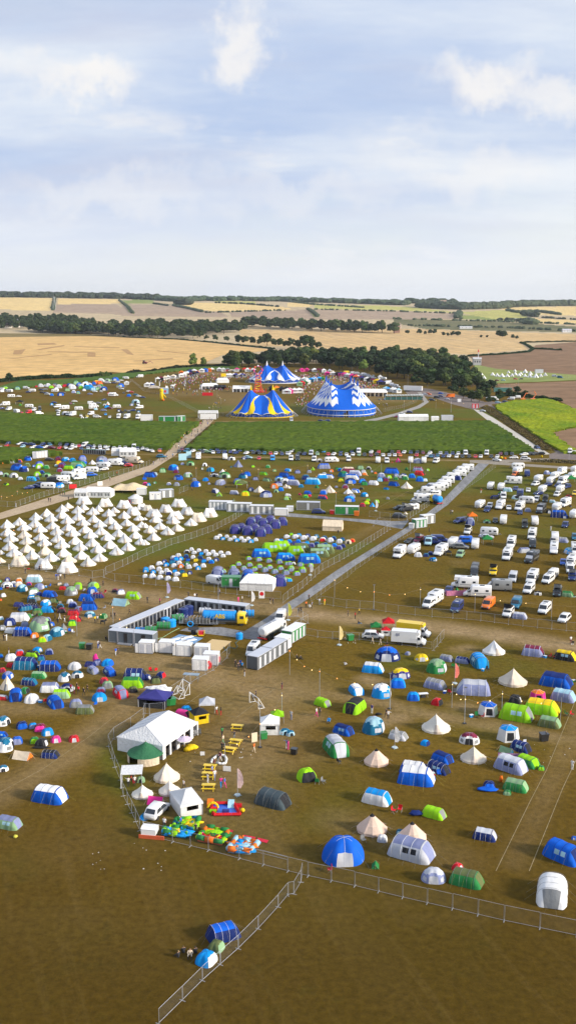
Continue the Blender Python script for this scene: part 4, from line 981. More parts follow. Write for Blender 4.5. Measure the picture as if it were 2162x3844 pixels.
items("""
@0 1360 .3727 far left camping corner
d 180 277 62 0 tj;d 20 300 60 20 aw;d 60 290 50 0 lk;a 100 305 0 60 wh;a 20 290 0 60 we;d 60 275 60 0 jl;v 270 270 0 60 ww;a 330 300 0 75 ww;c 290 308 0 80 nk;d 370 250 30 0 mr
c 420 285 0 70 nk;c 460 280 0 80 ak;c 430 312 0 70 kk;c 470 318 0 60 nk;s 485 330 0 60 ww;d 525 338 42 0 sb;d 415 250 60 0 wh;d 455 245 40 0 ew;d 490 248 60 0 wh;d 520 262 60 0 jl;d 570 290 60 0 ww;a 558 302 0 80 wh
d 555 240 50 0 na;d 595 262 70 0 wh;d 615 245 40 0 lg;c 640 318 0 70 nb;D 615 338 70 0 bn;d 655 248 50 0 mr;d 535 250 40 0 rm;d 670 240 40 0 mu
d 700 240 50 0 bn;d 735 272 80 0 wh;d 720 250 60 0 hw;d 770 225 70 0 gj;d 745 310 48 0 wv;d 790 318 45 0 sj;d 680 290 60 0 qj;d 800 240 60 0 bb;d 820 255 60 0 wi;d 820 272 60 0 gl;d 850 290 40 0 wh
d 870 225 60 0 ih;d 860 245 80 0 ww;d 880 275 80 0 st;d 905 240 60 0 wv;d 915 260 60 0 bs;d 975 215 60 0 zo;d 1010 222 60 0 ro;d 1020 200 70 0 wh;a 1025 205 0 70 ww;d 950 225 50 0 nb;c 960 200 0 70 ak
c 910 328 0 80 vk;c 960 302 0 70 wh;d 1000 262 60 0 va;d 1020 245 50 0 jg;D 1050 285 75 0 nb;d 1020 300 35 0 ha;d 960 265 55 0 th;d 985 283 60 0 gj;d 940 285 60 0 si
D 1085 195 60 0 ja;D 1165 188 75 0 bb;v 1090 215 0 80 hi;c 1150 215 0 80 nb;c 1190 205 0 80 wh;c 1225 190 0 80 wi;d 1120 190 40 0 ga;v 1130 345 0 70 wr;d 1097 320 30 0 rr;m 1150 342 0 80 ww
a 1270 172 0 75 ww;G 1278 225 55 0 ww;D 1220 250 65 0 bb;c 1225 275 0 60 wh;d 1190 255 45 0 ga;m 1410 155 0 -80 ww;c 1300 300 0 80 wr;c 1325 308 0 80 rr;d 1300 345 45 0 sb;c 1370 335 0 80 ti;c 1400 350 0 80 wh;c 1440 362 0 80 nk;P 808 350 0 0 kk;c 1250 318 0 0 kk
a 120 357 0 85 ww;c 195 352 0 85 wh;m 55 440 0 -85 ww;c 20 475 0 -60 na;v 92 487 0 -30 wh;d 208 437 35 0 lg;g 205 425 70 0 kg;a 300 460 0 80 wi;v 345 495 0 -20 wh;k 405 488 0 10 kk;a 172 515 0 30 ww;c 222 520 0 10 rm;v 292 520 0 -30 rr;v 400 530 0 110 ww
c 550 415 0 80 ni;d 525 433 38 0 ss;v 580 460 0 -60 wh;m 650 478 0 -85 ww;a 797 485 0 85 ww;c 755 402 0 80 wh;c 715 427 0 10 mr;d 745 420 20 0 tj;v 592 543 0 0 wh;c 590 500 0 30 ww;D 660 530 70 0 hw;v 685 540 0 0 wk;m 735 545 0 -25 ww;c 820 550 0 0 ww;c 880 555 0 0 zz;v 918 535 0 -30 ww
s 985 560 0 80 wk;c 955 553 0 0 wh;d 833 565 34 0 ww;d 875 565 30 0 jh;v 925 425 0 80 ww;m 950 455 0 85 ww;c 995 420 0 80 ak;a 940 475 0 85 wh;d 968 480 40 0 hi;c 1050 388 0 -50 nb;d 1055 437 32 0 ww;y 1090 427 45 0 wo;d 1080 462 55 0 bs;c 1108 472 0 60 mr;c 1047 493 0 80 vh;a 1180 465 0 85 ww;D 1200 497 45 0 kn;c 1265 500 0 0 kg
c 1340 495 0 -80 nb;v 1405 470 0 -70 wh;D 1397 505 40 0 tn;D 1330 438 45 0 va;D 1370 415 80 0 ih;v 1395 440 0 0 ww;c 1065 537 0 0 sa;c 1110 565 0 -10 wh;m 1200 570 0 -10 wh;m 1280 572 0 -20 wh;k 1300 530 0 0 kk;m 1395 575 0 -10 wk;v 1440 590 0 0 ww;g 1225 540 50 0 ka
@0 1360 .3727 left car row
c 95 830 0 -30 nb;c 72 858 0 -20 rm;c 210 838 0 -60 wh;c 262 838 0 70 nk;c 322 840 0 75 nk;c 235 865 0 -20 ih;c 345 872 0 -60 wh;c 407 872 0 60 bn;c 437 842 0 -20 ni;c 468 872 0 -50 wh;c 505 845 0 20 ta;c 525 875 0 60 mr;c 612 845 0 -10 ka;c 605 880 0 -10 rm;c 680 848 0 -10 ni;c 665 880 0 10 wi;c 735 855 0 0 wh;c 765 868 0 0 ww;c 800 860 0 0 rm;c 720 887 0 -20 wh
v 858 858 0 -25 ww;c 905 862 0 60 nb;c 825 885 0 0 na;c 890 883 0 0 hk;c 958 860 0 0 wk;c 945 885 0 0 hw;c 1010 868 0 0 wh;c 1015 885 0 0 wh;c 1095 865 0 0 ww;c 1065 870 0 0 wh;c 1085 893 0 10 wi;c 1155 870 0 0 kh;c 1150 885 0 0 wh;c 1212 875 0 0 wk;c 1265 878 0 0 wh;v 1352 878 0 0 ww;c 1405 870 0 0 kh;c 1390 885 0 0 nk;c 1440 890 0 0 wh;c 1390 905 0 0 wn
c 15 880 0 0 ww
@540 1360 .3727 car row below the maize
c 5 885 0 0 wk;c 50 880 0 10 wi;c 85 912 0 10 wn;c 35 900 0 20 wh;c 170 885 0 0 nk;c 160 910 0 0 oz;c 358 915 0 0 kk;c 385 895 0 0 mr;s 432 910 0 -20 tn;c 495 912 0 -20 wk;c 563 892 0 0 nk;c 592 920 0 0 kn;c 620 893 0 -10 wh;c 640 917 0 70 jh;c 678 892 0 0 tn;c 697 927 0 0 wi;c 742 900 0 0 nk;c 757 925 0 -10 na
c 803 897 0 -20 nb;c 815 923 0 -20 nb;c 855 897 0 -10 wk;c 873 922 0 0 un;c 912 900 0 -10 wh;c 928 930 0 -20 ni;c 970 903 0 0 nt;c 1027 900 0 0 kh;c 1033 933 0 -20 wh;c 1088 903 0 0 nk;c 1115 930 0 -20 ku;c 1155 903 0 0 nk;c 1165 932 0 0 kn;c 1210 903 0 0 kt;c 1215 935 0 -10 tk;c 1263 905 0 0 rm;c 1275 938 0 0 rh;c 1318 905 0 0 nk;c 1330 938 0 -10 wn;c 1378 908 0 0 kh;c 1390 942 0 0 na;c 1437 905 0 0 wk;c 1445 938 0 0 ww
m 552 985 0 0 ww;a 818 985 0 0 ww;f 882 987 85 0 wk;D 1010 978 50 0 na;c 1050 975 0 70 ih;c 1160 987 0 0 rm;v 1297 997 0 0 si;s 178 965 0 80 th
@1080 1360 .3727 car row below the maize
c 50 913 0 -30 wk;c 10 940 0 -10 wn;c 112 905 0 -30 kn;c 115 940 0 -20 kr;c 170 905 0 -10 nk;c 170 942 0 -10 nb;c 228 908 0 0 kn;v 235 943 0 0 hw;c 310 912 0 -10 wk;c 297 942 0 0 jw;c 366 915 0 -10 sw;c 417 910 0 0 kk;c 405 945 0 0 rm;c 475 913 0 -10 nk;c 462 945 0 -20 wh;c 535 915 0 0 nk;c 530 948 0 0 nk;c 590 950 0 0 ww;c 645 917 0 0 nk;v 713 922 0 0 ww;c 655 948 0 0 we;c 717 950 0 0 jh;c 770 950 0 0 kk;c 840 922 0 -10 wk
c 837 955 0 0 mr;c 913 922 0 0 rm;c 895 945 0 0 kk;c 958 955 0 0 wi;c 1050 922 0 0 kk;c 1020 955 0 0 hk;c 1112 925 0 0 rk;c 1075 955 0 0 wi;c 1128 955 0 0 ow;c 1170 925 0 -10 wn;c 1235 928 0 0 nk;c 1303 925 0 0 kk;c 1295 955 0 0 rm;c 1358 930 0 0 mk;c 1430 932 0 -10 wi;c 1410 962 0 -20 wi;c 1440 965 0 0 tk
v 33 997 0 0 wk;v 98 995 0 0 kn;v 265 1005 0 0 wh;f 320 1008 75 0 ew;a 430 1012 0 -85 wk;D 480 1000 70 0 we;v 610 1005 0 0 ww;a 907 1020 0 0 ww;v 995 1022 0 0 wi;y 1108 1007 60 0 pp;g 1050 1018 16 0 rr;a 1235 1020 0 0 ww;D 1305 1018 90 0 vh;a 1368 1022 0 0 we
@1620 1360 .3727 car row below the maize
c 85 935 0 0 hn;c 57 960 0 0 ti;c 145 938 0 0 nw;c 115 965 0 0 nk;c 207 938 0 0 nk;c 172 965 0 -10 ww;c 265 938 0 0 wh;c 247 970 0 0 ww;v 337 942 0 0 wi;c 305 968 0 0 ka;c 375 968 0 0 kj;c 437 970 0 0 rm;c 490 970 0 0 wi;v 550 942 0 0 wn;c 690 942 0 0 mk;c 597 968 0 0 kn;c 747 942 0 0 kn;c 657 970 0 0 wn;c 805 942 0 0 kn;c 655 1002 0 60 wn;c 822 975 0 -80 wh;c 925 943 0 -60 ww;c 985 940 0 -30 kk;c 1033 940 0 -30 kk;c 1095 932 0 -80 ku;s 940 987 0 85 ww;v 42 1022 0 -10 wh;c 1057 875 0 30 nk;v 1387 925 0 0 ww;c 1430 925 0 0 wh;c 10 965 0 0 nk;a 865 1075 0 -85 wh
@1620 1360 .3727 yard beside the wood
l 180 360 0 -75 oo;m 625 385 0 85 wh;v 795 380 0 -100 ww;v 855 365 0 -90 ww;c 662 413 0 80 iw;c 735 405 0 85 nb;v 555 388 0 0 wk;c 90 350 0 70 nb;c 150 378 0 80 ha;c 5 390 0 60 ka;s 50 362 0 70 kz;c 90 322 0 60 bn;c 455 308 0 70 nk
c 590 190 0 85 kk;c 655 190 0 85 mr;c 717 188 0 80 iw;c 840 175 0 85 rk;c 895 175 0 -80 kw;v 1290 162 0 60 th;v 1235 150 0 70 hw
v 155 572 0 85 nk;c 190 560 0 85 nk;c 510 500 0 60 ha
@1080 1360 .3727 festival arena
c 335 602 0 80 nb;c 395 600 0 -80 nk;v 35 600 0 0 hw;c 1150 530 0 80 wi;c 1225 512 0 80 nh;c 1095 558 0 -80 mr;c 1445 385 0 80 nb
c 1380 330 0 80 ha;s 1415 330 0 70 oa
""")

items("""
@540 1360 .3727 tent row on the upper field
@0 1360 .3727 left camping field
d 125 1018 55 0 ta;d 200 1012 62 0 ou;D 285 992 80 80 bn;d 20 1025 45 0 zo;c 500 995 0 80 ka;d 590 990 70 0 nm;D 665 1000 85 60 si;d 735 1005 70 60 st;d 595 1030 70 0 oz;d 345 1055 40 0 bb;D 400 1045 90 0 vb;d 835 985 80 0 bv;D 840 1030 85 0 bv;d 620 1065 80 0 um;t 790 1055 140 70 jg
d 280 1057 70 0 jq;b 935 1032 82 0 ww;D 1030 1005 115 0 va;d 1020 1015 55 0 st;m 1150 1045 0 -60 ww;k 1230 1020 0 -60 ww;K 1360 1025 0 75 ee;c 1250 1030 0 70 nb;a 1040 1068 0 70 ww;c 1300 1055 0 70 rm
@0 1740 .3727 left camping field
D 175 70 120 70 bn;D 245 88 95 70 nb;d 5 175 25 0 hv;d 65 135 70 0 jj;D 145 145 92 0 wh;d 10 115 60 0 vh;d 210 167 55 0 wh;p 70 220 58 0 ll;d 400 52 85 0 ll;d 470 55 70 0 jg;d 380 130 80 0 ll;d 425 105 60 0 bn;D 475 140 95 0 jg;d 380 165 50 0 tn;t 320 180 95 70 ts;c 300 265 0 -70 na;c 370 250 0 70 nn;s 415 235 0 70 nt;k 540 190 0 75 kk
a 595 185 0 70 ww;a 640 190 0 -80 ww;a 490 260 0 75 wk;f 600 248 110 60 sb;c 680 215 0 60 ww;a 690 150 0 60 wh;m 780 130 0 -75 ww;v 805 170 0 -75 ww;s 925 135 0 110 bn;a 930 95 0 80 ww;c 1050 75 0 -80 ww;a 1050 45 0 80 ww;m 1170 25 0 70 ww;c 1290 35 0 -60 rm;d 605 85 65 0 vm;t 700 58 95 70 lg;D 800 55 80 0 ts;d 570 30 40 0 wi;d 630 35 80 0 um;d 655 40 40 0 nu
@540 1740 .3727 upper middle tent field
t 65 140 115 70 bn;d 115 120 50 0 hi;d 10 165 50 0 nb;d 15 225 60 0 pm;d 50 225 45 0 ss;d 112 203 35 0 gg;d 190 92 72 0 gj;D 300 72 110 70 bs;d 325 98 60 0 um;d 390 15 40 0 av;D 470 22 85 0 jg;d 615 28 55 0 ww;D 350 170 110 -60 bn;f 445 143 110 60 jh;d 510 178 55 0 va;d 255 220 48 0 wv;d 332 228 60 0 va;d 590 62 45 0 qq;d 672 85 85 60 ts;d 622 180 65 60 sb;D 525 240 115 60 bb;d 10 270 40 0 ow;d 455 10 10 0 gg
f 710 135 95 0 hk;b 795 100 70 0 we;f 815 150 130 0 jg;d 660 212 32 0 hv;t 770 222 95 -20 vh;d 880 40 20 90 tg;y 950 40 105 0 vv;d 1100 40 38 0 gl;d 1248 45 50 0 jg;t 725 302 80 20 nh;t 910 312 85 80 vh;r 760 332 72 0 lj;y 905 382 45 0 qq;d 1020 328 88 0 lz;d 955 215 85 0 jl;d 940 200 75 0 bv;D 1000 155 105 60 tn;d 1040 128 80 0 nb;t 1205 120 80 60 lg;d 1125 168 62 0 kv;t 1240 182 85 60 jk;d 1315 82 40 0 gj
d 1078 280 62 0 nn;b 1165 295 120 0 ee;D 1230 342 115 0 vn;d 1310 252 78 0 oo;d 1332 292 50 0 jj;d 1380 278 55 0 sb;D 1350 230 90 0 vn;D 1362 175 85 0 ib;t 1415 140 110 70 bn;D 1420 200 90 0 wh;b 1430 250 70 0 ee;d 1440 80 50 0 sb;d 1435 368 55 0 lj;d 1440 330 40 0 wh;g 990 250 110 0 qq
P 488 275 0 0 mk;P 1063 220 0 0 kk;P 825 245 0 0 kk;P 755 240 0 0 kk
@1080 1740 .3727 upper middle tent field
d 10 82 55 60 ss;d 98 100 60 0 nv;d 30 175 90 0 nb;t 55 222 120 80 vh;b 10 252 50 0 ee;d 215 95 45 0 va;r 250 70 50 0 ll;t 362 55 115 -80 vb;d 437 88 48 0 oo;d 180 165 82 0 tn;t 250 213 150 85 si;d 133 243 50 0 st;y 292 250 55 0 gk;d 365 118 50 0 ha;t 345 152 100 -80 sw;t 415 150 90 80 wb;d 495 60 40 0 kg;d 525 78 50 0 sb
t 605 92 130 -80 me;D 555 140 115 70 tg;t 675 130 130 80 vh;d 760 98 60 0 ah;d 730 60 75 0 qj;d 812 62 50 0 wk;d 845 88 28 0 vv;d 880 105 38 0 mo;d 770 118 55 0 eo;d 940 145 85 0 hv;d 925 182 65 0 si;d 985 182 70 0 um;d 1018 150 55 0 ll;d 1090 135 50 0 vv;d 1085 165 50 0 jg;t 1045 105 150 85 bn;y 1193 68 45 0 gk;t 1310 82 105 80 vm;d 1408 75 35 0 ll;D 1160 150 80 0 wn;d 1180 165 65 0 jg
d 1248 148 68 0 sb;t 1325 122 110 75 rr;d 1325 183 80 0 sb;d 1380 180 50 0 iw;d 530 188 62 0 lz;t 645 165 135 85 wb;D 630 205 110 0 bn;d 750 198 75 0 bs;d 770 222 80 0 ng;t 860 220 105 70 wh;t 1065 232 105 60 bn;t 990 265 55 60 sn;b 1195 258 120 0 ee;b 420 298 122 0 ee;d 357 312 75 0 vb;d 488 245 35 0 av;d 578 252 65 0 vm;t 680 298 90 50 wb;d 740 265 50 0 qk;b 608 312 98 0 ww
d 120 320 32 0 rm;t 200 310 75 80 bb;d 180 348 52 0 lg;d 220 333 35 0 pr;t 350 362 95 80 nr;D 620 388 112 0 bs;D 635 350 85 0 va;D 770 340 95 60 ts;d 805 378 48 0 gl;d 792 410 60 0 zl;d 893 398 55 0 lj;d 750 437 62 0 rm;y 850 437 60 0 ss;d 1005 363 40 0 va;d 10 330 40 0 wh;d 15 365 40 0 jk;p 510 150 20 0 kk
s 310 510 0 90 nk;k 1190 490 0 -60 kk;v 1240 480 0 -60 wk;s 1120 555 0 90 kw;b 1185 512 45 0 ee;c 1285 408 0 90 ah;M 1340 390 0 -88 ww;m 1385 312 0 -88 wh;v 1440 260 0 -88 hi;c 1120 470 0 -60 kk
@1620 1740 .3727 roadside motorhome line
m 340 75 0 -86 wo;m 290 100 0 -86 wh;m 260 135 0 -86 wk;d 255 170 85 0 vn;m 190 165 0 -86 wn;m 140 205 0 -86 wh;m 105 240 0 -86 wh;m 40 285 0 -86 wi;v 15 335 0 -80 wh;a 95 260 0 -86 we
@1620 1740 .3727 right motorhome field
a 860 105 0 -25 ww;s 840 132 0 -25 or;a 955 138 0 0 nb;D 1155 112 80 80 vh;D 1200 110 50 60 st;m 1300 120 0 -20 ww;a 1238 158 0 -20 ww;D 1360 160 90 0 vi;a 1415 160 0 -20 wi;g 1400 200 85 0 gg;a 1440 95 0 -20 wh;m 1315 215 0 -20 wh;s 1355 258 0 -20 nk;c 1265 245 0 -20 nk
M 815 212 0 -88 ww;a 1070 190 0 -20 ww;s 1040 232 0 -25 wh;a 1195 210 0 -20 ww;c 1165 235 0 -30 nk;a 590 268 0 -10 wk;a 695 278 0 -10 wi;t 760 285 90 90 ih;c 840 278 0 -10 nk;c 968 295 0 0 wk;a 1110 302 0 -10 wh;c 1068 325 0 -40 nn;a 1290 300 0 -10 wh;s 1258 340 0 -10 wh;z 1325 300 0 0 ww
v 718 365 0 0 wk;f 700 330 90 0 kg;t 632 360 80 -70 kn;t 850 362 90 -80 ih;m 885 360 0 0 nk;a 950 410 0 80 wh;s 1052 388 0 -5 ww;k 1140 398 0 0 kk;t 1210 398 70 80 ih;d 1260 405 35 0 kk;p 1370 342 62 0 rr;s 1440 330 0 -10 zz
a 482 458 0 -15 wn;s 582 458 0 -5 wn;s 555 497 0 -5 nk;m 685 472 0 -15 ww;c 772 475 0 0 wk;m 880 485 0 -10 wk;c 885 522 0 0 nk;d 965 490 70 0 hv;g 880 400 90 0 kn;m 1095 512 0 -15 kw;d 1180 505 75 0 kk;m 1335 448 0 -15 wh;y 1395 440 35 0 kk;a 1255 485 0 -10 wh;t 1275 553 165 85 nb;D 1335 555 75 0 nb;a 1430 560 0 -15 wh
s 275 610 0 -35 nk;c 320 590 0 -35 kk;T 383 628 100 0 nv;g 405 580 90 0 oo;f 553 605 85 0 jg;c 638 607 0 -5 kk;a 718 620 0 -5 ww;k 932 660 0 0 kw;a 1032 632 0 0 we;s 1340 655 0 -5 nk;k 360 725 0 -10 wi;a 575 735 0 85 ww;c 555 765 0 90 hw;t 500 740 60 -80 vh;v 75 802 0 90 nt;v 5 820 0 90 nn;a 210 855 0 -10 we;t 265 840 85 0 nv;v 315 812 0 -88 bn;s 290 868 0 88 ah;a 435 870 0 0 wh;g 555 820 100 0 gg
m 85 945 0 -20 ww;s 285 957 0 -15 jw;f 20 990 85 60 ts;g 165 930 60 0 kk;m 795 865 0 -5 wk;m 1005 778 0 -5 wh;t 925 905 120 -60 hv;v 1010 860 0 0 kk;m 755 990 0 -5 wh;m 1000 1018 0 -15 kw;a 1235 800 0 0 ww;t 1310 803 130 80 va;c 1215 815 0 0 kk;m 1225 925 0 -5 ww;s 1435 780 0 0 ts;f 1385 920 120 -60 si;m 1440 935 0 0 wi;m 1400 1065 0 -15 wk;c 1320 1035 0 0 bk;v 432 1120 0 0 kr;v 1385 1120 0 0 wk
P 205 515 0 0 wk;P 188 512 0 0 kk;P 495 298 0 0 rw;P 1195 680 0 0 ww
@1080 1740 .3727 right motorhome field
M 1120 968 0 -15 ww;a 1265 920 0 -20 wh;d 1310 945 78 0 wh;d 1390 942 60 0 tn;d 1435 925 60 0 vn;k 1315 815 0 -15 mk;v 1415 838 0 -5 iw;c 1228 815 0 -40 kk;D 1450 985 60 0 tb
P 1422 690 0 0 kk
""")

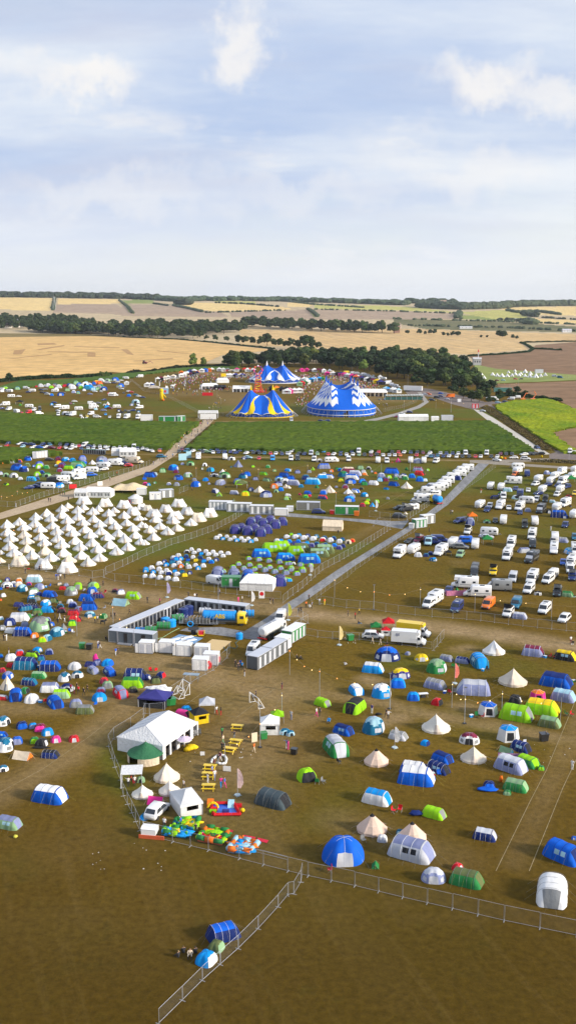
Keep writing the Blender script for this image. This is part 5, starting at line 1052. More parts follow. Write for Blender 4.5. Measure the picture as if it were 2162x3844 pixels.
items("""
@0 1740 .3727 bell tent field
b 690 457 110 0 ew;b 632 492 130 0 ww;b 845 472 110 0 ww;e 850 418 160 0 ww;e 1065 440 155 0 ww;e 1255 457 160 0 ww;e 1345 525 160 0 ww;e 1430 470 120 0 ww;b 790 507 132 0 ww;b 995 488 105 0 ww;b 940 523 130 0 ww;b 1155 503 112 0 ww;b 1100 540 135 0 ww;b 1255 558 130 0 ww;b 1405 578 110 0 ww
b 480 543 138 0 ww;b 518 592 138 0 ww;b 632 558 138 0 ww;b 687 612 138 0 ww;b 795 578 138 0 ww;b 845 632 138 0 ww;b 948 598 132 0 ww;b 1012 650 138 0 ww;b 1112 612 135 0 ww;b 1165 668 138 0 ww;b 1280 632 132 0 ww;b 1348 690 138 0 ww;b 1430 650 110 0 ww
b 367 577 136 0 ww;b 202 627 140 0 ww;b 82 660 145 0 ww;b 358 645 142 0 ww;b 250 682 146 0 ww;b 412 700 142 0 ww;b 535 665 142 0 ww;b 578 724 146 0 ww;b 693 683 142 0 ww;b 740 740 146 0 ww;b 865 704 142 0 ww;b 918 760 146 0 ww;b 1022 722 142 0 ww;b 1090 780 146 0 ww;b 1197 742 142 0 ww;b 1260 802 148 0 ww;b 1370 760 132 0 ww;b 1420 822 120 0 ww
b 85 735 148 0 ww;b 252 758 146 0 ee;b 115 796 150 0 ww;b 275 818 150 0 ew;b 418 780 148 0 ww;b 453 838 150 0 ww;b 586 798 148 0 ww;b 630 860 152 0 ww;b 765 822 148 0 ww;b 812 884 154 0 ww;b 935 842 150 0 ww;b 992 904 154 0 ww;b 1115 862 150 0 ww;b 1178 928 154 0 ww;b 1295 885 152 0 ww
b 107 880 156 0 ww;b 280 902 156 0 ee;b 150 943 160 0 ww;b 330 970 160 0 ww;b 465 927 156 0 ee;b 525 992 158 0 ww;b 648 947 156 0 ww;b 702 1010 158 0 ee;b 828 970 158 0 ww;b 895 1042 158 0 ew;b 1008 992 158 0 ww;b 15 920 75 0 ww;b 15 1005 95 0 ee;b 5 770 40 0 ww;e 205 1040 200 0 ee;e 445 1070 205 0 ww;e 685 1107 208 0 ww
P 8 1040 0 0 wk;P 95 1065 0 0 ww;P 405 1072 0 0 kk;P 695 378 0 0 kk;P 262 1112 0 0 kk;P 165 440 0 0 ww;P 495 388 0 0 kk;P 515 390 0 0 kk;P 1112 172 0 0 wk;P 1182 118 0 0 rk;P 610 320 0 0 kk;P 635 318 0 0 kk;P 655 318 0 0 gk
@540 1740 .3727 bell tent field
e 40 478 115 0 ew;e 225 498 155 0 ww;e 355 442 158 0 ww;e 438 522 160 0 ww;e 105 545 168 0 ww;e 320 570 172 0 ww;e 550 592 170 0 ee;e 665 545 168 0 ww;b 15 572 50 0 ww;b 125 598 136 0 ww;b 298 612 136 0 ww;b 475 632 140 0 ww;b 20 652 80 0 ww;b 168 668 132 0 ww;b 340 685 138 0 ee;b 68 705 136 0 ee;b 242 724 142 0 ww;b 102 782 145 0 ww;b 15 825 95 0 ww
@540 1740 .3727 pre-pitched tent field
T 1147 600 95 0 nu;T 1272 608 100 0 nu;T 1397 625 100 0 nu;T 1077 632 108 0 nu;T 1198 642 108 0 nu;T 1323 657 108 0 nu;T 985 690 105 0 nu;T 1118 692 105 0 nu;T 1242 708 105 0 nu;T 918 712 112 0 nu;T 1045 725 112 0 nu;T 1175 738 112 0 nu
d 732 765 62 0 wh;d 766 742 55 0 wh;d 797 772 55 0 ss;d 836 750 55 0 wh;d 870 782 62 0 wh;d 911 760 55 0 wh;d 938 788 58 0 ss;d 981 767 55 0 wh;d 1010 795 62 0 wh;d 1052 773 55 0 wh;d 1080 800 62 0 ss;d 1127 782 55 0 wh
d 435 905 65 0 wk;d 481 882 60 0 wh;d 508 915 62 0 wh;d 555 892 60 0 wh;d 580 922 62 0 ns;d 625 900 62 0 wh;d 652 930 64 0 wh;d 698 907 60 0 wh;d 725 937 64 0 wh;d 776 913 60 0 wh;d 797 945 58 0 wh;d 848 922 64 0 wh;d 300 968 64 0 wh;d 350 943 64 0 wh;d 326 980 62 0 bs;d 375 978 60 0 ss;d 428 952 64 0 tn;d 497 960 60 0 wh;d 446 985 58 0 nb;d 570 962 62 0 tn;d 653 977 62 0 wh;d 525 990 66 0 qz;d 605 1000 62 0 bs;d 680 1008 64 0 sb;d 730 985 64 0 nn
d 157 1028 70 0 wh;d 210 1005 60 0 nn;d 228 1038 66 0 ss;d 290 1015 80 0 nt;d 305 1048 68 0 wh;d 357 1020 62 0 wh;d 375 1055 66 0 oo;d 390 1035 40 0 st;d 437 1025 62 0 gg;d 455 1062 72 0 wh;d 522 1040 64 0 wh;d 600 1047 66 0 wh;d 548 1072 64 0 ss;d 80 1070 68 0 wh;d 22 1080 60 0 ss
T 1290 893 210 90 ll;T 1390 870 200 90 ll;T 1185 945 195 90 bs;T 1420 980 180 90 bs;d 1340 797 66 0 wh;d 1382 790 56 0 ns;d 1437 752 60 0 wh;d 1420 815 60 0 sb
d 1057 975 72 10 lv;d 1160 987 76 10 lv;d 1260 1000 76 10 lv;d 1365 1012 76 10 lv;d 955 1030 72 10 lv;d 900 1063 72 10 lv;d 1065 1040 74 10 lv;d 1165 1055 74 10 lv;d 1008 1078 76 10 jv;d 1268 1065 74 10 lv;d 1110 1088 76 10 lv;d 1375 1075 76 10 lv;d 1440 1025 60 10 lv
@1080 1740 .3727 pre-pitched tent field
d 35 725 46 0 gl;d 75 757 72 0 wh;d 112 737 58 0 ss;d 160 768 74 0 wh;d 200 745 58 0 nn;d 252 777 76 0 wh;d 288 752 60 0 tt;d 350 787 76 0 wr;d 370 762 60 0 tn;d 430 795 76 0 wh;d 462 770 62 0 tn;d 518 805 76 0 wh;d 548 780 62 0 nt;d 607 810 76 0 ee;d 648 793 62 0 or;d 10 750 40 0 wh
d 15 802 58 0 sb;d 65 820 60 0 nu;d 105 800 58 0 sb;d 155 830 60 0 vn;d 193 812 58 0 ts;d 240 845 70 0 vu;d 290 825 60 0 tn;d 347 850 70 0 vu;d 380 835 60 0 tn;d 428 860 70 0 vu;d 468 840 60 0 sb;d 515 868 72 0 vu;d 555 848 60 0 un
T 80 920 190 90 ll;T 140 885 180 90 qq;T 310 948 210 90 qj;T 370 910 200 90 qj;T 15 980 130 90 bs;T 215 1008 225 90 bs;d 125 1037 62 10 jv;d 228 1045 62 10 lv;d 20 1025 66 10 lv;d 60 1018 40 0 ww;d 35 1075 76 10 lv;d 148 1085 78 10 lv
P 508 718 0 0 kk
@540 2120 .3727 pre-pitched tent field
d 80 52 68 0 wh;d 155 65 68 0 wh;d 230 75 66 0 wh;d 22 78 62 0 ss;d 97 90 60 0 ss;d 178 98 66 0 wh;d 315 80 58 0 ns;d 253 105 72 0 wn;d 388 88 60 0 nt;d 335 115 72 0 wh;d 465 97 62 0 nn;d 412 122 70 0 qz;d 15 132 62 0 wh;d 88 137 72 0 wh;d 165 150 74 0 wh;d 246 160 74 0 wh;d 322 168 74 0 wh
d 800 88 80 10 lv;d 912 98 80 10 lv;d 1010 122 76 10 lv;d 1128 122 76 10 lv;d 1115 67 82 10 lv;d 1220 78 86 10 jv;d 1320 92 86 10 jv;d 1430 105 86 10 jv;d 1235 140 78 10 jv;d 1335 160 86 10 lv;d 1435 172 70 10 lv;T 745 145 148 0 nv;T 912 152 135 0 nv;T 1050 175 140 0 nb;T 1230 170 90 0 vn;T 1372 220 128 0 nu
v 735 218 0 60 ww
@1080 2120 .3727 pre-pitched tent field
d 30 70 70 10 lv;d 90 112 84 10 lv;d 148 82 80 10 lv;d 15 172 66 10 ls;d 140 15 60 0 gl;d 232 22 60 0 lv
F 225 107 110 0 ww
@0 2120 .3727 left dome tent cluster
t 350 180 155 80 iw;d 80 165 60 0 uu;f 75 238 130 0 wh;d 10 255 50 0 nb;d 5 180 40 0 gg;D 230 280 120 60 ti;d 140 205 60 0 wh;d 197 180 78 0 eo;d 195 220 80 0 we;d 297 212 60 0 pu;D 400 255 105 60 vv;d 345 310 120 0 jw;d 402 322 75 0 un;t 505 335 140 60 bb;d 605 210 55 0 ae;d 670 222 60 0 av;t 640 255 80 80 rr;t 790 252 95 0 ll;f 720 318 140 80 aj;d 745 275 60 0 wp
d 40 328 60 90 ww;d 375 365 85 0 qa;d 325 365 95 0 sw;d 540 385 90 0 kq;t 195 430 100 60 un;t 260 475 140 -70 tn;t 340 450 110 70 nk;D 465 420 110 60 sw;t 485 485 130 70 ss;d 612 445 80 0 tk;d 325 390 100 0 tk;d 710 395 72 0 wh;d 737 435 92 0 vn;d 795 475 85 60 vm;t 745 512 120 80 rm;d 625 490 90 0 mk;t 875 375 145 70 bb;t 900 460 165 80 bn;d 935 295 105 0 bb;t 990 340 115 80 nm;D 910 535 110 0 ti;t 760 575 125 80 rr;d 730 620 92 0 gl;d 1045 548 85 60 gj;d 945 250 115 60 jl
d 1160 280 62 0 mk;d 1222 302 82 0 vw;T 1345 352 150 70 ll;r 1220 425 170 60 ij;t 200 580 195 80 wh;d 105 620 130 0 nn;d 255 625 90 0 av;f 410 685 240 80 ja;d 290 540 80 0 qg;d 380 515 110 0 gq;d 480 580 80 0 vn;d 525 620 65 0 bb;y 645 658 85 0 aa;t 120 697 120 60 wh;t 230 725 185 80 nb;d 15 560 60 0 wi;d 30 665 85 0 aa;D 580 735 165 60 ti;d 352 743 90 0 oo;d 430 785 90 0 zl;d 480 775 100 60 it;d 10 365 35 0 ro
P 570 152 0 0 ba;P 590 152 0 0 bw;P 615 150 0 0 wk;P 655 145 0 0 kk;P 905 200 0 0 kk;P 922 200 0 0 kk;P 1043 213 0 0 kk;P 1308 500 0 0 kk;P 1123 545 0 0 kk;P 1160 540 0 0 kk;P 962 585 0 0 zk;P 985 580 0 0 wk;P 560 560 0 0 kk;P 607 555 0 0 ww;P 655 575 0 0 kw;P 590 610 0 0 kk;P 45 765 0 0 kk;P 72 765 0 0 ww;P 95 905 0 0 kw;P 1070 755 0 0 kk;P 993 840 0 0 hb;P 1012 842 0 0 kw;P 1192 900 0 0 kk;P 1170 915 0 0 bh;P 405 65 0 0 kk;P 850 398 0 0 kk;P 260 90 0 0 ka
B 1040 595 0 0 kk
@0 2120 .3727 lower left tent cluster
d 115 978 122 0 wh;d 10 940 60 0 tb;d 205 922 100 0 vr;d 380 895 100 60 ss;d 500 912 92 0 vn;t 335 935 125 60 lk;d 420 972 90 0 nt;t 260 1065 250 70 tn;t 120 1040 95 60 rr;d 30 1090 75 0 rm;t 505 1080 215 75 nb;d 755 1070 130 60 wh;t 915 1040 120 60 un;d 985 1020 95 0 uv;d 1088 1035 125 60 sb
@0 2500 .3727 lower left tent cluster
D 85 140 115 60 bv;y 80 252 175 0 ee;t 300 208 160 60 nt;t 395 135 140 70 gj;t 40 352 100 60 rh;T 165 368 155 0 bb;d 255 288 100 60 gk;d 325 388 145 60 wh;d 660 60 10 0 ww;D 655 170 145 60 wt;D 785 130 125 0 wt;T 945 92 130 20 av;T 1110 115 150 20 nb;T 1365 150 240 80 nn;d 1050 183 92 0 rm;d 1088 235 115 0 ja;d 1022 282 100 0 vm;t 1335 228 210 80 lg;d 1345 275 95 0 qk;D 1005 370 155 0 ss;T 1220 342 180 20 rv
t 510 272 200 80 wv;D 680 270 140 0 hn;t 620 335 180 80 jl;T 565 442 200 20 bb;d 770 430 135 0 va;t 860 490 180 80 qa;f 40 620 155 60 wt;d 230 645 125 0 nb;d 338 638 90 0 sv;d 410 672 130 0 mp;d 485 712 125 0 ss;T 20 730 115 60 bb;d 178 800 118 0 bv;d 353 790 102 0 gl;d 568 782 112 0 pp;d 750 775 110 0 rr;d 425 830 135 60 kk;f 60 880 190 80 wt;r 235 962 190 60 eo;t 510 940 165 70 nk;D 40 1075 110 0 wt
P 885 265 0 0 kk;P 848 300 0 0 kk;P 718 265 0 0 rk;P 752 280 0 0 wm;P 795 280 0 0 rk;P 780 245 0 0 kk
@540 2500 .3727 lower left tent cluster
d 30 150 100 60 nn;d 175 130 105 60 nr;d 125 185 110 0 kq
@0 2880 .3727 empty grass in the lower left
t 510 398 340 55 bw;T 95 645 250 60 jv;d 0 775 25 0 pp
@0 3200 .746 empty grass at the bottom
t 1125 475 175 110 nb;d 1090 518 95 60 qj;d 1040 590 115 60 sw
P 900 530 0 0 kk;P 925 508 0 0 kk;P 958 522 0 0 ek;P 985 510 0 0 kk
""")

items("""
@1080 2120 .3727 lorry corner field
f 1000 985 290 0 nb;d 1205 917 70 60 va;f 1340 982 155 20 zz;t 855 1105 215 80 sw;f 1130 1165 215 20 uz;d 1030 915 10 0 hh
v 1420 455 0 -20 wi;s 855 760 0 85 wk;l 1215 835 0 80 ww;l 1265 750 0 80 zh;g 885 690 110 0 gw;g 1010 655 120 0 rr;G 985 720 100 0 rw
P 185 432 0 0 ok;P 218 432 0 0 ww;P 242 440 0 0 vk;P 318 405 0 0 ha;P 370 408 0 0 oz;P 110 490 0 0 kk;P 133 488 0 0 kk;P 605 520 0 0 kk;P 678 545 0 0 rk;P 718 500 0 0 zk;P 710 597 0 0 ks;P 90 945 0 0 kk;P 128 952 0 0 kk;P 575 1018 0 0 wk;P 850 795 0 0 ee;P 930 810 0 0 ee;P 1000 815 0 0 ko;P 213 360 0 0 kk
@1620 2120 .3727 right motorhome field
v 425 135 0 0 kr;k 615 122 0 0 zk;v 812 192 0 -10 hw;m 1005 205 0 -10 wk;v 1165 208 0 -15 wh;v 1210 160 0 -15 ww;k 1408 175 0 -5 nn;M 330 248 0 -88 ww;c 170 300 0 -10 nk;y 250 280 70 0 gg;m 455 338 0 -88 wk;m 660 275 0 -88 aw;v 972 310 0 -10 wh;f 1065 312 85 0 wk;k 1260 335 0 -5 ka;t 1360 332 130 80 jg;c 245 497 0 -10 kn;v 250 495 0 -10 nk;v 565 465 0 -15 ow;v 845 460 0 -5 tw;k 765 548 0 -10 wk;t 880 557 150 80 vh;v 1130 515 0 -10 wh;s 1330 600 0 -15 wh;m 20 430 0 -20 wh;f 1430 330 40 0 gk
@1620 2120 .3727 right tent field
b 620 922 232 0 ww;K2 0 0 0 0 ww;t 1015 940 230 85 vm;T 1340 985 220 80 kz;t 145 985 140 80 va;t 305 1005 145 80 vn;T 475 1055 170 20 ts
P 1395 795 0 0 wm;P 1418 800 0 0 kw
@1080 2500 .3727 right tent field
t 690 310 160 20 sw;f 940 345 235 80 sw;d 1105 232 150 0 sb;t 350 425 170 60 ll;t 670 503 240 -20 lk;T 560 722 215 50 bn;f 860 708 270 80 ti;t 1110 768 200 70 ha;T 485 940 260 20 gh;Y 890 1025 240 0 ek;d 1260 358 125 0 sb;f 25 715 110 20 it;d 1380 815 105 60 sn;t 1260 1115 270 85 bw;t 1400 1060 100 60 nn;G 0 0 0 0 ww;d 1435 250 10 0 aa
@1620 2500 .3727 right tent field
f 45 95 260 80 gj;t 30 255 230 70 va;d 50 412 135 60 rk;t 415 310 305 -80 vh;b 810 218 290 0 ee;t 1245 240 320 88 bn;d 835 390 145 80 kk;H 1060 375 180 0 po;t 1320 385 260 80 vi;H 560 520 215 0 wb;T 845 588 355 85 ll;t 1100 525 345 85 lz;t 1180 645 240 85 qj;b 40 692 300 0 ew;f 375 805 220 0 wm;H 765 782 230 0 ws;T 890 895 210 60 nn;b 415 995 265 0 ee;r 745 900 150 60 jt;t 960 1050 240 60 gl;d 1098 1060 75 0 gl;T 790 1120 340 60 vh;t 105 1005 220 60 bn;T 60 1115 230 60 nn
P 1410 1045 0 0 ww;P 1145 755 0 0 kk
@1080 2880 .3727 right tent field
d 190 170 215 20 lk;t 895 410 295 80 ws;b2 0 0 0 0 ww;Y 845 708 300 0 ek;Y 1250 790 290 0 ek;D 555 1020 425 6 bb;T 1240 995 450 80 hv;d 950 765 110 0 wh;d 1130 690 82 0 ti;r 880 1032 90 0 gg;t 1290 215 360 85 bw
@1620 2880 .3727 right tent field
t 840 278 265 80 gj;d 755 290 85 0 gj;t 530 768 245 85 nh;d 255 1065 135 60 rr;T 1310 1025 380 60 bb;d 575 240 130 0 nb;d 1430 740 60 0 bb;t 20 550 240 75 ll
@1081 3200 .746 right tent field
f 730 168 130 0 vh;t 895 195 165 85 gq;t 1322 298 200 -5 ww
@540 2500 .3727 activity area
P 735 490 0 0 wr;P 778 495 0 0 kr;P 790 710 0 0 gk;P 800 785 0 0 ej;P 1128 325 0 0 kk;P 1100 365 0 0 ak;P 1392 235 0 0 km;P 1015 105 0 0 kh;P 912 745 0 0 ka;P 815 865 0 0 kk;P 790 865 0 0 kk;P 710 1030 0 0 mk;P 770 965 0 0 mw;P 750 985 0 0 ka;P 1110 870 0 0 oe;P 440 790 0 0 kk;P 415 740 0 0 kk;P 990 40 0 0 sk;P 950 50 0 0 kk;P 290 815 0 0 mk;P 1440 835 0 0 vw
f 1420 705 130 20 it;g 1345 580 130 0 ll;G 1270 700 200 0 ww;G 560 600 200 20 kz;g 640 480 160 0 hh;d 430 480 110 0 st;t 395 530 160 60 pp;U 410 838 95 0 pv
@540 2880 .3727 activity area
P 405 222 0 0 wk;P 210 620 0 0 wk;P 525 680 0 0 kk;P 715 130 0 0 wv;P 645 160 0 0 ww;P 690 85 0 0 vm;P 375 610 0 0 bk;G 430 500 300 20 ww;b 235 172 275 0 ee;b 262 300 230 0 ew;b -10 330 215 0 ew;r 125 395 170 70 pe;f 15 545 120 60 st;s 140 560 0 150 wh;t 1300 450 360 60 cc
P 780 205 0 0 ps;P 815 205 0 0 bp
@0 2880 .3727 activity area
P 1295 200 0 0 wk;P 1325 165 0 0 rk;P 1350 165 0 0 kr;P 1360 185 0 0 wk;d 1420 165 90 0 jj
@1080 2500 .3727 right tent field
P 288 510 0 0 wp;P 322 500 0 0 kk;P 415 565 0 0 sk;P 845 475 0 0 uw;P 990 520 0 0 kk;P 1010 535 0 0 wk;P 35 540 0 0 hv;P 5 840 0 0 pp
@540 2120 .3727 toilet compound
P 40 385 0 0 kk;P 165 395 0 0 pk;P 452 335 0 0 kk;P 515 352 0 0 wk;P 535 345 0 0 kk;P 235 245 0 0 kk;P 750 310 0 0 kk;P 765 308 0 0 vk;P 952 385 0 0 pp;P 992 378 0 0 wk;P 1275 395 0 0 ke;P 1302 400 0 0 kk;P 960 1060 0 0 kk;P 925 1035 0 0 kk;P 975 1035 0 0 bk
v 1100 945 0 -10 wh;v 1375 600 0 -5 ww
""")

# ---------- helpers ----------
c7 = lambda ox, oy, s, x, y: (ox + x * s, oy + y * s)
K = .3727
def gz(crop, x, y): return G(*c7(crop[0], crop[1], crop[2] if len(crop) > 2 else K, x, y))
A1, B1, C1, D1 = (0,1360), (540,1360), (1080,1360), (1620,1360)
A2, B2, C2_, D2 = (0,1740), (540,1740), (1080,1740), (1620,1740)
A3, B3, C3, D3 = (0,2120), (540,2120), (1080,2120), (1620,2120)
A4, B4, C4, D4 = (0,2500), (540,2500), (1080,2500), (1620,2500)
A5, B5, C5, D5 = (0,2880), (540,2880), (1080,2880), (1620,2880)
S1 = (400, 2220)
def frame(p0, p1):            # heading from two ground points along the front edge (left, right)
    d = p1 - p0; return math.degrees(math.atan2(d.y, d.x)), d.length
# ---------- big tops ----------
def stripe_mats(a, b, c): return [FB(a), FB(b), FB(c)]
def bigtop(name, label, cx, y0, y1, hw, ends, masts, Hm, eave, pat, cols, scal, sag, rim=None):
    """rounded plan hw wide and y0..y1 deep; masts = (x half spacing, [y ...])"""
    t = root(name, 'circus tent', label, (cx, 0, 0)); mx_, mys = masts
    yc, hd = (y0 + y1) / 2, (y1 - y0) / 2
    ny = 84 * 4
    def bnd(v):
        a = 2 * math.pi * v - math.pi / 2; q = ends
        ca, sa = math.cos(a), math.sin(a)
        r = (abs(ca) ** q + abs(sa) ** q) ** (-1 / q)
        return hw * r * ca, yc + hd * r * sa
    ym0, ym1 = mys[0], mys[-1]
    def skel(v):
        bx, by = bnd(v)
        # pull to the rectangle of masts
        sx = max(-mx_, min(mx_, bx * 1.0)); sy = max(ym0, min(ym1, by))
        if ym0 == ym1: sy = ym0
        return sx, sy
    def top(x, y):
        s = 1.
        dx = min(abs(x - mx_), abs(x + mx_)) / mx_
        dy = min(abs(y - m) for m in mys) / (max(1., (mys[1] - mys[0]) / 2) if len(mys) > 1 else 6.)
        return Hm - sag * (1 - (1 - min(1, dx)) ** 2.2) - sag * .55 * (1 - (1 - min(1, dy)) ** 2.2)
    def fn(u, v):
        bx, by = bnd(v); sx, sy = skel(v); e = eave
        if scal: e = eave * (.62 + .55 * abs(math.sin(math.pi * scal * v)))
        tz = top(sx, sy); k = u
        z = e + (tz - e) * (1 - k) ** 1.14
        return (sx + (bx - sx) * k, sy + (by - sy) * k, z)
    S = shell(fn, 60, ny, lambda u, v: pat(u, v, *bnd(v)))
    big = MB(); 
    for lab, mb in S.items(): big.cm = lab; big.add(mb.v, mb.f)
    o = part('canopy', big, stripe_mats(*cols), t, True)
    if mx_ > 0:
        def f2(u, v):
            x = -mx_ + 2 * mx_ * u; y = ym0 + (ym1 - ym0) * v if len(mys) > 1 else ym0
            return (x, y, top(x, y) - (.9 * math.sin(math.pi * v) if len(mys) > 1 else 0))
        if len(mys) > 1:
            S2 = shell(f2, 24, 40, lambda u, v: 1 if pat == pat3 and (min(u, 1 - u) < .28 + .12 * math.sin(v * 60)) and (v * 6) % 1 < .6 else 0, False)
            b2 = MB()
            for lab, mb in S2.items(): b2.cm = lab; b2.add(mb.v, mb.f)
            part('canopy_saddle', b2, stripe_mats(*cols), t, True)
    for sx in (-1, 1):
        for my in mys:
            part('mast', MB().bar((sx * mx_, my, 0), (sx * mx_, my, Hm + .4), .22, 6), MT('h'), t)
            part('mast_cap', MB().bar((sx * mx_, my, Hm - .9), (sx * mx_, my, Hm + 1.0), .75, 8, .5).bar((sx * mx_, my, Hm + 1.0), (sx * mx_, my, Hm + 2.6), .5, 8, .05), FB(cols[1] if pat is not pat3 else 'b'), t)
    # walls
    wl = MB(); n = 96; W = []
    for i in range(n + 1):
        bx, by = bnd((i / n)); W.append((bx * .985, yc + (by - yc) * .985))
    for i in range(n):
        h1 = h2 = eave * (1.0 if not scal else .95); j = .12 * math.sin(i * 2.4)
        a, b = W[i], W[i + 1]
        if pat is pat3 and i in (0,): continue
        wl.add([(a[0], a[1] , 0), (b[0], b[1], 0), (b[0], b[1], h2), (a[0], a[1], h1)], [(0, 1, 2, 3)])
    part('side_wall', wl, FB('b') if not scal else FB((.01, .06, .33)), t)
    if pat is pat3:
        for z0, z1 in ((.95, 1.35), (eave - .25, eave + .15)):
            tr = MB()
            for i in range(n):
                a, b = W[i], W[i + 1]; f = 1.018
                q = lambda p, z: (p[0] * f, yc + (p[1] - yc) * f, z)
                tr.add([q(a, z0), q(b, z0), q(b, z1), q(a, z1)], [(0, 1, 2, 3)])
            part('wall_band', tr, FB('w'), t)
        part('doorway', MB().box(W[0][0] - 1.3, W[0][0] + 1.3, W[0][1] - .3, W[0][1] + .1, 0, 2.6), PL(RGB['k']), t)
    if rim:
        tr = MB()
        for i in range(n):
            a, b = W[i], W[i + 1]; f = 1.05
            q = lambda p, z: (p[0] * f, yc + (p[1] - yc) * f, z)
            tr.add([q(a, .1), q(b, .1), q(b, .75), q(a, .75)], [(0, 1, 2, 3)])
        part('base_band', tr, FB(rim), t)
    for i in range(0, 48):
        v = (i + .5) / 48; a = fn(1, v); bx, by = bnd(v); k = 1.17
        part('guy_rope', MB().bar(a, (bx * k, yc + (by - yc) * k, 0), .07, 3), FB('h'), t)
    for i in range(0, 24):
        v = i / 24; bx, by = bnd(v)
        part('quarter_pole', MB().bar((bx * .995, yc + (by - yc) * .995, 0), (bx, by, eave), .09, 4), MT('h'), t)
    return t
def pat3(u, v, bx, by):
    a = (v * 4) % 1; c = abs(((v * 4 + .5) % 1) - .5) * 2     # 0 at mid sides .. 1 at corners
    front = v < .13 or v > .87 or .37 < v < .63
    if front and c < .26: return 0
    zig = abs((v * 26) % 1 - .5) * 2
    u2 = u + (zig - .5) * .22
    if u2 < .10: return 1
    if u2 < .20: return 0
    if u2 < .33: return 1
    if u2 < .46: return 0
    if u2 < .74: return 1
    return 0
def bands(cent, w0, up=False):
    def pat(u, v, bx, by):
        for c, dr in cent:
            cc = c + dr * (u - .55) * abs(u - .55) * .9
            d = abs((v - cc + .5) % 1 - .5)
            w = (.0035 + w0 * max(0, u - .42) ** .9) if u > .12 else .002
            if d < w: return 1 if u > (.42 if w0 == .034 and not up else .2) else 2
        if u > .972: return 2
        return 0
    return pat
pat1 = bands([(.045, .12), (.955, -.12), (.135, .10), (.865, -.10), (.25, .0), (.75, .0), (.40, .1), (.6, -.1)], .034, True)
pat2 = bands([(.03, .12), (.97, -.12), (.12, .12), (.88, -.12), (.2, .08), (.8, -.08), (.36, .1), (.64, -.1), (.5, 0)], .034)
p3 = G(1298, 1566); b3 = bigtop('big_top', 'largest blue big top with white zigzag pattern, right of the yellow-banded one', p3.x, p3.y, p3.y + 64, 22.3, 2.35, (8.3, [p3.y + 12, p3.y + 32, p3.y + 52]), 19.6, 4.3, pat3, ('b', 'w', 'w'), 0, 3.6)
p1 = G(981, 1571); b1 = bigtop('big_top', 'blue big top with yellow bands and two yellow mast tips', p1.x, p1.y, p1.y + 33, 19.6, 2.3, (6.9, [p1.y + 16.5]), 17., 2.6, pat1, ('b', 'z', 'w'), 14, 4.2, 'z')
p2 = G(1030, 1441); b2 = bigtop('big_top', 'farthest blue big top with white bands and four white mast tips', p2.x, p2.y, p2.y + 50, 23, 2.3, (7.1, [p2.y + 17, p2.y + 37]), 15.6, 2.8, pat2, ('b', 'w', 'w'), 16, 4.4, 'w')
a_ = R(2.6); b3.rotation_euler.z = a_; b3.location = Vector((p3.x, p3.y, 0)) - Vector((-math.sin(a_) * p3.y, math.cos(a_) * p3.y, 0))
for b in (b1, b2, b3): b['group'] = 'big top tents of the arena'
# ---------- marquees ----------
def marquee(name, label, loc, rot, L, W, he, hr, c='w', cat='marquee', bays=3, open_front=False, win=False, hip=0., group=None, area='', rib='h', roofc=None):
    t = root(name, cat, label, loc, rot, group=group); x0, x1 = -L / 2, L / 2; y = W / 2; h = hip
    rf = MB(); nb = max(2, bays)
    for k in range(nb):
        a, b = x0 + L * k / nb, x0 + L * (k + 1) / nb
        ra, rb = max(a, x0 + h), min(b, x1 - h)
        for s in (-1, 1):
            P = [(a, s * y * 1.03, he), (b, s * y * 1.03, he), (rb, 0, hr), (ra, 0, hr)]
            m1 = [tuple((Vector(P[0]) + Vector(P[3])) / 2 - Vector((0, 0, .03))), tuple((Vector(P[1]) + Vector(P[2])) / 2 - Vector((0, 0, .03)))]
            V_ = [P[0], P[1], m1[1], m1[0], P[2], P[3]]
            rf.add(V_, [(0, 1, 2, 3), (3, 2, 4, 5)] if s < 0 else [(1, 0, 3, 2), (2, 3, 5, 4)])
    if h:
        rf.add([(x0, -y * 1.03, he), (x0, y * 1.03, he), (x0 + h, 0, hr)], [(1, 0, 2)]); rf.add([(x1, -y * 1.03, he), (x1, y * 1.03, he), (x1 - h, 0, hr)], [(0, 1, 2)])
    part('roof', rf, FB(roofc or c), t)
    vz = MB(); sg = .28
    vz.box(x0, x1, -y * 1.03 - .02, -y * 1.03, he - sg, he).box(x0, x1, y * 1.03, y * 1.03 + .02, he - sg, he)
    part('valance', vz, FB(c), t)
    for s in (-1, 1):
        g = MB().add([(s * L / 2, -y, 0), (s * L / 2, y, 0), (s * L / 2, y, he)] + ([(s * L / 2, 0, hr)] if not h else [(s * L / 2, 0, he)]) + [(s * L / 2, -y, he)], [(0, 1, 2, 3, 4) if s > 0 else (4, 3, 2, 1, 0)])
        part('gable_wall', g, FB(c), t)
    part('back_wall', MB().box(x0, x1, y - .03, y, 0, he), FB(c), t)
    if not open_front:
        for k in range(nb):
            a, b = x0 + L * k / nb, x0 + L * (k + 1) / nb
            part('wall_panel', MB().box(a + .02, b - .02, -y, -y + .03, 0, he), FB(c), t)
            if win:
                for q in (.3, .7): part('window', MB().box(a + (b - a) * (q - .14), a + (b - a) * (q + .14), -y - .02, -y - .003, .7, he - .5), FB('a'), t)
    else:
        for k in range(nb + 1):
            a = x0 + L * k / nb; part('curtain', MB().box(a - .12, a + (.3 if k % 2 else .75), -y - .1, -y + .12, 0, he), FB(c), t)
        part('floor', MB().box(x0 + .1, x1 - .1, -y + .1, y - .1, .01, .05), PL((.05, .04, .035)), t)
    for k in range(nb + 1):
        a = x0 + L * k / nb
        part('frame_rib', MB().bar((a, -y * 1.035, he), (max(x0 + h, min(x1 - h, a)), 0, hr + .0), .03, 4).bar((a, y * 1.035, he), (max(x0 + h, min(x1 - h, a)), 0, hr + .0), .03, 4), FB(rib), t)
    return t
